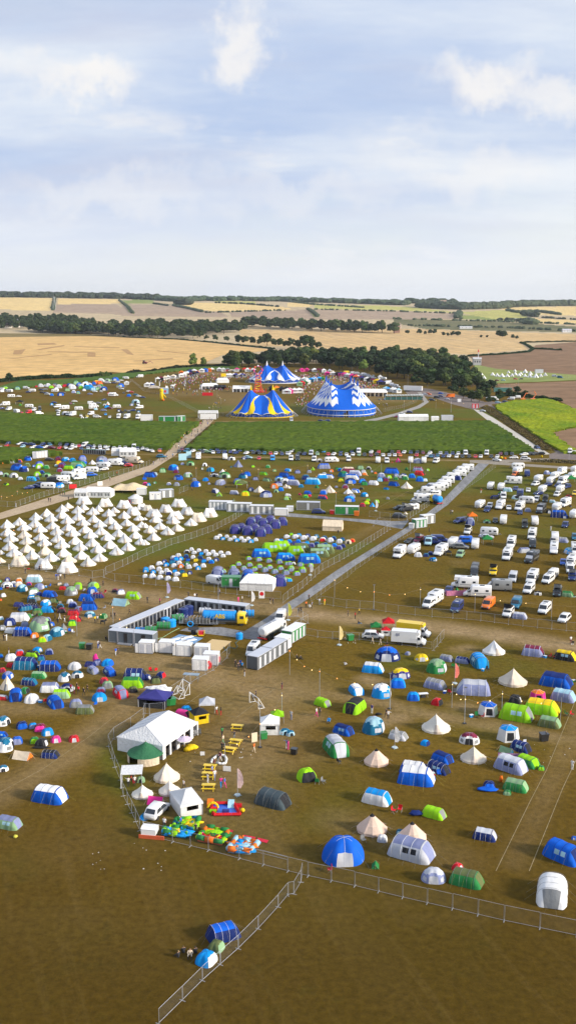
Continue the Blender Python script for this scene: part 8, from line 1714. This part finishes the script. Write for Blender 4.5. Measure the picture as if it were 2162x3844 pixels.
t = root('inflatable_figure', 'inflatable', 'tall yellow inflatable figure on the arena grass', gz(B1, 182, 385)); part('body', MB().bar((0, 0, 0), (0, 0, 6.5), 1.6, 10, 1.3), FB('z'), t, True); part('head', MB().blob((0, 0, 7.3), 1.5, n=10, m=7), FB('z'), t, True); part('arm', MB().bar((1.2, 0, 4.5), (3.2, -.5, 2.2), .5, 7, .4), FB('z'), t, True); part('foot', MB().blob((1.2, -1, .5), 1.1, (1, 1.3, .6), 8, 5), FB('o'), t, True)
t = root('ticket_booth', 'booth', 'pale blue square booth with red sign in the arena', gz(B1, 212, 315), 5); part('body', MB().box(-3, 3, -2, 2, 0, 4.2), PL((.25, .42, .6)), t); part('roof', MB().box(-3.2, 3.2, -2.2, 2.2, 4.2, 4.5), PT('h'), t); part('sign', MB().box(-.4, 1.2, -2.06, -2.01, 1, 2.8), PT('r'), t); part('flag_board', MB().box(.8, 2.6, -.1, .1, 4.5, 6), PT('w'), t)
t = root('horse_sculpture', 'sculpture', 'white horse shaped sculpture on the arena grass', gz(B1, 290, 262)); part('body', MB().blob((0, 0, 2.2), 1.1, (1.9, .8, .8), 9, 6), PT('w'), t, True); part('head', MB().blob((2.2, 0, 3.3), .6, (1.3, .7, .8), 8, 5).bar((1.4, 0, 2.5), (2.1, 0, 3.2), .5, 6, .4), PT('w'), t, True)
for x in (-1.3, -.9, .9, 1.3): part('leg', MB().bar((x, 0, 2), (x, 0, 0), .3, 6, .2), PT('w'), t)
t = root('red_sofa', 'sofa', 'long red inflatable sofa on the arena grass', gz(B1, 642, 335)); part('seat', MB().box(-4, 4, -1, 1, 0, 1.2), FB('r'), t); part('backrest', MB().box(-4, 4, 1, 1.8, 0, 2.2), FB('r'), t)
t = root('yellow_board', 'sign', 'large yellow board leaning on the white arena marquee', gz(B1, 805, 172), 10); part('board', MB().box(-2.4, 2.4, -.1, .1, 2.5, 5.5), PT('z'), t)
for x in (-2, 2): part('leg', MB().bar((x, 0, 0), (x, 0, 2.6), .12), MT('h'), t)
t = root('entrance_gate', 'gate', 'white square entrance gate at the top of the footpath', gz(B1, 650, 560)); 
for x in (-6, -2, 2, 6): part('post', MB().box(x - .15, x + .15, -1.5, 1.5, 0, 3.0), PT('h'), t)
part('roof', MB().box(-6.3, 6.3, -2, 2, 3.0, 4.6, tx=.96, ty=.7), FB('w'), t)
for k, (x, y) in enumerate(((905, 368), (940, 360))):
    t = root('lifting_platform', 'digger', 'orange lifting machine in the yard, %s one' % ['left', 'right'][k], gz(D1, 915 + 100 * k, 385)); part('chassis', MB().box(-1.6, 1.6, -1.2, 1.2, .4, 1.6), PT('o'), t)
    part('boom', MB().bar((0, 0, 1.5), (2.2, 0, 5.6 - k), .3, 5).bar((2.2, 0, 5.6 - k), (3.6 - 3 * k, 0, 4.8 + 2 * k), .25, 5), PT('o'), t)
    for s in (-1, 1): part('track', MB().box(-1.8, 1.8, s * 1.2 - .25, s * 1.2 + .25, 0, .8), TY, t)
t = root('tractor', 'tractor', 'red tractor working on the far golden stubble field', G(543, 1366), 70); part('body', MB().box(-1, 1, -3, 1.5, 1, 2.6), PT('m'), t); part('cab', MB().box(-1, 1, -.2, 1.6, 2.6, 4), GL, t); part('boom', MB().bar((0, -3, 1.5), (0, -8, 3.2), .3, 5).bar((0, -8, 3.2), (0, -11, 1), .25, 5), PT('m'), t)
for s in (-1, 1):
    part('wheel', MB().wheel(s * 1.2, 1, 1.1, .5), TY, t); part('wheel', MB().wheel(s * 1.1, -2.2, .7, .4), TY, t)
# far white tipis and village houses
for k, (x, y, w_) in enumerate(((610,135,50),(655,145,58),(705,150,62),(758,150,55),(805,145,50),(838,130,50),(875,143,52),(893,128,48),(938,110,62),(935,148,52),(985,155,66),(990,125,50),(1045,157,66),(1095,148,50),(1140,138,48),(525,168,50),(500,130,40),(770,110,40),(835,95,40))):
    p = c7(1620, 1360, K, x, y); m = pxm(p[1]); W = w_ * K / m
    spawn(('y', 'ww'), 'white_tipi', lambda: tipi_parts('w', 'w', 9, .72, False), place(p[0], p[1], W / 2), rn.uniform(-20, 20), (W, W, W * .95), lod=True, cat='tent', desc='white tipi', area='in the far glamping row under the brown field', group='far white tipis')
def house(label, p, rot, L, W, h, hr, wc, rc, ch=True):
    t = root('house', 'house', label, p, rot); part('wall', MB().box(-L / 2, L / 2, -W / 2, W / 2, 0, h), PL(wc), t)
    r = part('roof', MB().add([(-L / 2 - .4, -W / 2 - .5, h), (L / 2 + .4, -W / 2 - .5, h), (L / 2 + .4, W / 2 + .5, h), (-L / 2 - .4, W / 2 + .5, h), (-L / 2 - .4, 0, hr), (L / 2 + .4, 0, hr)], [(0, 1, 5, 4), (2, 3, 4, 5), (0, 4, 3), (1, 2, 5), (0, 3, 2, 1)]), PL(rc), t)
    if ch: part('chimney', MB().box(L * .3, L * .3 + 1, -.5, .5, h + 1, hr + 1.5), PL((.25, .12, .08)), r)
    for x in (-L * .3, 0, L * .3): part('window', MB().box(x - .6, x + .6, -W / 2 - .06, -W / 2 - .01, h * .45, h * .75), GL, t)
    for s in (-1, 1): part('gable', MB().add([(s * L / 2, -W / 2, h), (s * L / 2, W / 2, h), (s * L / 2, 0, hr - .2)], [(0, 1, 2) if s > 0 else (0, 2, 1)]), PL(wc), t)
for l, x, y, rt, L, W, h, hr, wc, rc, F in (('white house with brown tiled roof, leftmost in the village', 45, 245, 20, 16, 9, 6, 12, (.7,.66,.6), (.22,.09,.06), F1), ('white house with brown roof, middle of the village', 85, 240, -15, 14, 9, 6, 12, (.7,.66,.6), (.2,.09,.06), F1), ('white gabled house, right end of the village', 118, 238, 70, 14, 9, 6, 12, (.75,.7,.65), (.22,.1,.07), F1), ('grey roofed house behind the village trees', 105, 220, 0, 20, 10, 6, 11, (.4,.38,.36), (.2,.2,.22), F1),
   ('barn with blue grey roof among the distant trees', 397, 226, 8, 36, 16, 6, 12, (.5,.42,.4), (.22,.32,.48), F1), ('red brick house in the right part of the belt', 545, 268, 0, 14, 9, 8, 14, (.35,.2,.15), (.3,.16,.12), F2), ('brick house behind the right belt trees', 552, 245, 30, 12, 9, 8, 13, (.4,.3,.25), (.3,.22,.2), F2), ('long white barn on the far scrub field', 893, 247, 0, 30, 10, 4, 6, (.7,.7,.7), (.6,.6,.62), F2), ('pale farmhouse on the horizon hill', 780, 124, 0, 26, 14, 12, 18, (.7,.6,.5), (.35,.25,.2), F2), ('small white farm shed on the right horizon fields', 1400, 266, 0, 20, 10, 5, 8, (.7,.7,.72), (.5,.5,.55), F2), ('grey stable blocks on the far hillside', 1165, 206, 0, 50, 14, 4, 7, (.3,.32,.3), (.25,.28,.25), F2), ('small ruined tower building beside the brown field', 948, 430, 0, 9, 7, 7, 9, (.4,.4,.42), (.5,.5,.52), F2)):
    q = F([(x, y)])[0]; house(l, G(*q), rt, L, W, h, hr, wc, rc, 'barn' not in l)
t = root('water_tower', 'tower', 'thin red and white striped mast above the ruined building', G(1081 + 955 * .746, 1050 + 415 * .746)); part('mast', MB().bar((0, 0, 0), (0, 0, 12), .6, 6), PT('h'), t); part('head', MB().bar((0, 0, 12), (0, 0, 15), 1., 6, .5), PT('r'), t)
t = root('electricity_pylon', 'pylon', 'grey lattice pylon on the far left hillside', G(276 * .746, 1050 + 152 * .746))
for sx in (-1, 1):
    for sy in (-1, 1): part('pylon_leg', MB().bar((sx * 5, sy * 5, 0), (sx * .8, sy * .8, 44), .5, 4), MT('a'), t)
for z, a in ((28, 9), (35, 7), (42, 5)): part('cross_arm', MB().bar((-a, 0, z), (a, 0, z), .5, 4), MT('a'), t)
# people: crowd of the arena and walkers on the footpath
cc_all = ['kk', 'wk', 'nk', 'ka', 'rk', 'gk', 'hk', 'wn', 'vk', 'ek', 'pk', 'bk', 'kn', 'sk', 'mk', 'zk', 'uk']
def mob(poly, n, area, seed):
    r2 = random.Random(seed); P = [tuple(G(*p).xy) for p in poly]; xs = [p[0] for p in P]; ys_ = [p[1] for p in P]; k = 0
    while k < n:
        x, y = r2.uniform(min(xs), max(xs)), r2.uniform(min(ys_), max(ys_))
        if inpoly(np.array([x]), np.array([y]), P)[0]: person(0, 0, r2.choice(cc_all), area, loc=Vector((x, y, 0)), pose=r2.choice(['stand', 'walk', 'stand'])); k += 1
mob([(782,1573),(800,1580),(690,1678),(640,1700),(632,1690),(700,1630)], 42, 'on the maize footpath', 1)
mob([(560,1752),(620,1712),(655,1712),(600,1745)], 9, 'at maize footpath foot', 2)
mob(F1([(1080,600),(1150,600),(1120,660),(1080,680),(1040,670)]), 14, 'inside the arena entrance', 4)
mob(F2([(-90,520),(90,530),(110,580),(60,640),(10,650),(-20,600)]), 34, 'left of zigzag tent', 5)
mob(F2([(440,590),(480,590),(500,640),(470,660),(450,620)]), 22, 'right of zigzag tent', 6)
def crowd(poly, n, seed):
    r2 = random.Random(seed); P = [tuple(G(*p).xy) for p in poly]; xs = [p[0] for p in P]; ys_ = [p[1] for p in P]; out = []
    while len(out) < n:
        x, y = r2.uniform(min(xs), max(xs)), r2.uniform(min(ys_), max(ys_))
        if inpoly(np.array([x]), np.array([y]), P)[0]: out.append((x, y))
    return out
pts = crowd(F1([(800,512),(1000,478),(1290,474),(1300,500),(1120,500),(1000,500),(950,530),(820,520)]), 330, 1) + crowd(F2([(0,480),(180,475),(330,500),(470,540),(480,575),(400,560),(200,500),(60,500)]), 330, 2) + crowd(F1([(820,520),(1100,500),(1140,560),(900,600),(850,560)]), 110, 3) + crowd(F2([(70,520),(190,500),(150,560),(90,640),(40,640)]), 110, 4) + crowd(F1([(1000,535),(1200,545),(1250,560),(1000,560)]), 60, 5)
pool_m = [PL(RGB[c]) for c in 'kkkanwwrpvhbezm'] + [SK]
mb = MB(); r2 = random.Random(5)
for x, y in pts:
    h = r2.uniform(1.55, 1.85); mb.cm = r2.randrange(15); mb.bar((x - .1, y, 0), (x - .08, y, h * .5), .09, 5, .12).bar((x + .1, y + .1, 0), (x + .08, y, h * .5), .09, 5, .12)
    mb.cm = r2.randrange(15); mb.bar((x, y, h * .47), (x, y, h * .84), .17, 6, .21); mb.bar((x - .24, y, h * .8), (x - .28, y - .1, h * .48), .06, 4).bar((x + .24, y, h * .8), (x + .28, y - .1, h * .48), .06, 4)
    mb.cm = 15; mb.blob((x, y, h * .93), .12, n=5, m=4)
o = link('crowd', mb.mesh('crowd', pool_m)); o['kind'] = 'stuff'
# litter on the near grass
lt = MB(); r2 = random.Random(11)
for k in range(45):
    a = r2.choice([(A5, 900, 1449, 750, 1050), (B5, 0, 300, 800, 1060), (B4, 850, 1200, 820, 930), (C3, 530, 680, 730, 790), (D4, 1000, 1400, 780, 1000), (B4, 300, 1400, 600, 1000)])
    p = gz(a[0], r2.uniform(a[1], a[2]), r2.uniform(a[3], a[4])); s = r2.uniform(.03, .08); lt.box(p.x - s, p.x + s, p.y - s, p.y + s * .6, 0, s)
o = link('litter', lt.mesh('litter', PT('w'))); o['kind'] = 'stuff'
# ---------- only the 300 largest trees stay single; the far rest is one mass ----------
tr = [T for T in THINGS if T['cat'] == 'tree']
tr.sort(key=lambda T: -T['o'].scale[2] * 14 / max(1, T['o'].location.y) * (1 if T['o'].location.y < 1500 else .8))
far = tr[290:]
if far:
    Vs, Fs, n0 = [], [], 0
    for T in far:
        o = T['o']; M = Matrix.Translation(o.location) @ o.rotation_euler.to_matrix().to_4x4() @ Matrix.Diagonal((*o.scale, 1))
        Mn = np.array(M)
        for ch in o.children:
            if ch.name.startswith('trunk'): continue
            me = ch.data; co = np.empty(len(me.vertices) * 3, np.float32); me.vertices.foreach_get('co', co); co = co.reshape(-1, 3)
            nv = len(co) // 4; Vs.append(co @ Mn[:3, :3].T + Mn[:3, 3]); Fs.append(np.arange(nv * 4).reshape(-1, 4) + n0); n0 += nv * 4
    me = np_mesh('distant_trees', np.concatenate(Vs), np.concatenate(Fs)); me.materials.append(leaf_mat('distant_leaves', (.018,.036,.012), (.06,.085,.022)))
    o = link('distant_trees', me); o['kind'] = 'stuff'
    dead = set(id(T) for T in far)
    for T in far:
        for ch in list(T['o'].children): bpy.data.objects.remove(ch)
        bpy.data.objects.remove(T['o'])
    THINGS[:] = [T for T in THINGS if id(T) not in dead]

# ---------- labels ----------
ORD = ['first', 'second', 'third', 'fourth', 'fifth', 'sixth', 'seventh', 'eighth', 'ninth', 'tenth', 'eleventh', 'twelfth', 'thirteenth', 'fourteenth', 'fifteenth', 'sixteenth', 'seventeenth', 'eighteenth', 'nineteenth', 'twentieth']
def nth(k):
    if k < 20: return ORD[k]
    k += 1; t = {2: 'twenty', 3: 'thirty', 4: 'forty', 5: 'fifty', 6: 'sixty', 7: 'seventy', 8: 'eighty', 9: 'ninety'}.get(k // 10)
    if t is None: return '%dth' % k
    return (t[:-1] + 'ieth') if k % 10 == 0 else t + '-' + ORD[k % 10 - 1]
def do_labels():
    used = {}
    for T in THINGS:
        p = T['o'].location
        if T['label'] and not (p.length):
            pass
        T['p'] = Vector((p.x, p.y)); T['px'] = prj(p.x, max(p.y, 1), p.z) if p.y > 1 else (0, 0)
    todo = [T for T in THINGS if not T['label']]
    for T in THINGS:
        if T['label']: T['o']['label'] = T['label']; used[T['label']] = 1
    from collections import defaultdict
    def words(s): return len(s.split())
    by = defaultdict(list)
    for T in todo: by[(T['desc'], T['area'])].append(T)
    base_count = defaultdict(int)
    left = []
    for (d, a), ts in by.items():
        l = (d + ' ' + a).strip()
        if len(ts) == 1 and l not in used and words(l) <= 16: ts[0]['o']['label'] = l; used[l] = 1
        else: left.append(ts)
    tents = [T for T in THINGS if T['desc'] and T['cat'] not in ('person', 'tree', 'bush')]
    for ts in left:
        # neighbours that are different in look
        cand = defaultdict(list)
        for T in ts:
            nb = [(U['p'] - T['p']).length_squared for U in tents] if T['cat'] not in ('tree', 'bush') else []
            best = None
            if nb:
                o = sorted(range(len(tents)), key=lambda i: nb[i])[:6]
                for i in o:
                    U = tents[i]
                    if U is T or U['desc'] == T['desc']: continue
                    dx, dy = T['px'][0] - U['px'][0], T['px'][1] - U['px'][1]
                    rel = ('right of' if dx > 0 else 'left of') if abs(dx) > abs(dy) * 1.2 else ('in front of' if dy > 0 else 'behind')
                    if (U['p'] - T['p']).length < 14: best = '%s %s the %s %s' % (T['desc'], rel, U['desc'], T['area'])
                    break
            if best and words(best) <= 16 and best not in used: cand[best].append(T)
            T['done'] = False
        for l, q in cand.items():
            if len(q) == 1: q[0]['o']['label'] = l; used[l] = 1; q[0]['done'] = True
        rest = ts if len(ts) > 60 else [T for T in ts if not T['done']]
        # ordinals from the left over the whole family sharing look and area
        n = len(ts); order = sorted(ts, key=lambda T: T['px'][0])
        rows = n > 8
        if rows:
            rs = sorted(ts, key=lambda T: -T['px'][1]); k = max(2, min(12, round(n ** .5 * .9)))
            per = math.ceil(n / k); R_ = [rs[i:i + per] for i in range(0, n, per)]
            for ri, row in enumerate(R_):
                for ci, T in enumerate(sorted(row, key=lambda T: T['px'][0])):
                    if T['done']: continue
                    l = '%s, %s from left in %s row from front %s' % (T['desc'], nth(ci), nth(ri), T['area'])
                    if words(l) > 16: l = '%s, %s from left, %s row %s' % (T['desc'], nth(ci), nth(ri), T['area'])
                    if words(l) > 16: l = '%s, %s from left, %s row %s' % (T['desc'].replace(' front on', ' ahead').replace(' side on', ' sideways'), nth(ci), nth(ri), T['area'].replace('in the ', 'in '))
                    T['o']['label'] = l; used[l] = 1
        else:
            for ci, T in enumerate(order):
                if T['done']: continue
                l = '%s, %s from left of %s %s' % (T['desc'], nth(ci), {1: 'one', 2: 'two', 3: 'three', 4: 'four', 5: 'five', 6: 'six', 7: 'seven', 8: 'eight'}[n], T['area'])
                if words(l) > 16: l = '%s, %s from left %s' % (T['desc'], nth(ci), T['area'])
                T['o']['label'] = l; used[l] = 1
do_labels()
def haze():
    m = bpy.data.materials.new('air'); m.use_nodes = True; n = m.node_tree; n.nodes.clear()
    v = n.nodes.new('ShaderNodeVolumePrincipled'); o = n.nodes.new('ShaderNodeOutputMaterial'); n.links.new(v.outputs[0], o.inputs['Volume'])
    v.inputs['Color'].default_value = (.80, .88, 1., 1); v.inputs['Density'].default_value = 0.000035; v.inputs['Anisotropy'].default_value = .3
    h = link('haze', MB().box(-9000, 9000, -400, 9800, -70, 190).mesh('haze', m)); h['kind'] = 'stuff'
HAZE = True
if HAZE: haze()
# ---------- world, sun, camera ----------
SEL, SAZ = 22.0, 112.0          # sun elevation; azimuth clockwise from +Y (the view direction)
w = bpy.data.worlds.new('World'); sc.world = w; w.use_nodes = True
nt = w.node_tree; N, L = nt.nodes, nt.links; bg = N['Background']
sky = N.new('ShaderNodeTexSky'); sky.sky_type = 'NISHITA'; sky.sun_disc = False; sky.sun_elevation = R(SEL); sky.sun_rotation = R(SAZ)
tc = N.new('ShaderNodeTexCoord'); sx = N.new('ShaderNodeSeparateXYZ'); L.new(tc.outputs['Generated'], sx.inputs[0])
def M2(op, a, b, clamp=False):
    n = N.new('ShaderNodeMath'); n.operation = op; n.use_clamp = clamp
    for i, v in enumerate((a, b)):
        if isinstance(v, (int, float)): n.inputs[i].default_value = v
        else: L.new(v, n.inputs[i])
    return n.outputs[0]
zz = M2('MAXIMUM', M2('ADD', sx.outputs[2], .24), .05)
cv = N.new('ShaderNodeCombineXYZ'); L.new(M2('DIVIDE', sx.outputs[0], zz), cv.inputs[0]); L.new(M2('DIVIDE', sx.outputs[1], zz), cv.inputs[1])
def NZ(s, d, off=0., rough=.55, sc3=(1, 1, 1)):
    mp = N.new('ShaderNodeMapping'); mp.inputs['Location'].default_value = (off, off * .7, off); mp.inputs['Scale'].default_value = sc3; L.new(cv.outputs[0], mp.inputs[0])
    n = N.new('ShaderNodeTexNoise'); n.inputs['Scale'].default_value = s; n.inputs['Detail'].default_value = d; n.inputs['Roughness'].default_value = rough; L.new(mp.outputs[0], n.inputs['Vector']); return n.outputs['Fac']
def MR(f, a, b, lo=0., hi=1., sm=True):
    r = N.new('ShaderNodeMapRange'); r.inputs[1].default_value = a; r.inputs[2].default_value = b; r.inputs[3].default_value = lo; r.inputs[4].default_value = hi
    if sm: r.interpolation_type = 'SMOOTHSTEP'
    L.new(f, r.inputs[0]); return r.outputs[0]
def MXC(f, a, b):
    x = N.new('ShaderNodeMix'); x.data_type = 'RGBA'
    for i, v in ((6, a), (7, b)):
        if isinstance(v, tuple): x.inputs[i].default_value = (*v, 1)
        else: L.new(v, x.inputs[i])
    if isinstance(f, float): x.inputs[0].default_value = f
    else: L.new(f, x.inputs[0])
    return x.outputs[2]
SKS = .12
k = 1 / SKS / 2 ** EXPO
veil = MXC(MR(NZ(.9, 8, 3.1, .6, (.6, 1.3, 1)), .36, .64), tuple(v * k for v in (.49, .61, .85)), tuple(v * k for v in (.85, .90, .96)))
veil = MXC(MR(NZ(1.5, 7, 11., .58, (.6, 1.4, 1)), .45, .7, 0, .7), veil, tuple(v * k for v in (.56, .61, .78)))
col = MXC(MR(NZ(.6, 5, 7.3), .3, .5, .5, 1.), sky.outputs[0], veil)
puff = M2('MULTIPLY', MR(NZ(3.2, 10, 24.5, .6), .52, .68, 0, .5), MR(NZ(1.3, 3, 8.), .48, .62))
nd = N.new('ShaderNodeTexNoise'); nd.inputs['Scale'].default_value = 19; nd.inputs['Detail'].default_value = 7; nd.inputs['Roughness'].default_value = .6; L.new(tc.outputs['Generated'], nd.inputs['Vector'])
vs_ = N.new('ShaderNodeVectorMath'); vs_.operation = 'SCALE'; vs_.inputs['Scale'].default_value = .11; L.new(nd.outputs['Color'], vs_.inputs[0])
va_ = N.new('ShaderNodeVectorMath'); va_.operation = 'ADD'; L.new(tc.outputs['Generated'], va_.inputs[0]); L.new(vs_.outputs[0], va_.inputs[1])
for X_, Y_, rx_, rz_, am in ((905, 130, .020, .034, .9), (920, 200, .026, .022, .9), (330, 298, .040, .018, .9), (140, 260, .05, .018, .45), (1850, 285, .050, .024, .95), (2060, 330, .07, .018, .7), (1780, 650, .07, .022, .5), (420, 720, .10, .02, .5), (1150, 720, .12, .018, .4), (1500, 560, .06, .02, .35)):
    d_ = Vector(ray(X_, Y_)).normalized()
    sb_ = N.new('ShaderNodeVectorMath'); sb_.operation = 'SUBTRACT'; L.new(va_.outputs[0], sb_.inputs[0]); sb_.inputs[1].default_value = tuple(d_ + Vector((.055, .055, .055)))
    mu_ = N.new('ShaderNodeVectorMath'); mu_.operation = 'MULTIPLY'; L.new(sb_.outputs[0], mu_.inputs[0]); mu_.inputs[1].default_value = (1 / rx_, 4, 1 / rz_)
    ln_ = N.new('ShaderNodeVectorMath'); ln_.operation = 'LENGTH'; L.new(mu_.outputs[0], ln_.inputs[0])
    puff = M2('MAXIMUM', puff, MR(ln_.outputs['Value'], .15, 1.3, am * .85, 0.))
col = MXC(puff, col, tuple(v * k for v in (1.0, .965, .925)))
col = MXC(MR(sx.outputs[2], .0, .15, .8, 0.), col, tuple(v * k for v in (.93, .95, .985)))
L.new(col, bg.inputs['Color']); bg.inputs['Strength'].default_value = SKS
sl = bpy.data.lights.new('sun', 'SUN'); sl.energy = 4.0; sl.angle = R(9); sl.color = (1., .90, .75)
so = bpy.data.objects.new('sun', sl); COL.objects.link(so)
ca, ce = R(SAZ), R(SEL)
sd = Vector((math.sin(ca) * math.cos(ce), math.cos(ca) * math.cos(ce), math.sin(ce)))
so.rotation_euler = sd.to_track_quat('Z', 'Y').to_euler()
cd = bpy.data.cameras.new('camera'); cd.sensor_fit = 'VERTICAL'; cd.sensor_height = 24; cd.lens = 24 * F_ / 3844; cd.clip_end = 30000; cd.clip_start = .5
co = bpy.data.objects.new('camera', cd); COL.objects.link(co); co.location = (0, 0, HC); co.rotation_euler = (R(90) - PIT, 0, 0)
sc.camera = co
sc.view_settings.view_transform = 'Standard'; sc.view_settings.look = 'None'; sc.view_settings.gamma = 1; sc.view_settings.exposure = EXPO
sc.cycles.max_bounces = 5; sc.cycles.transparent_max_bounces = 24
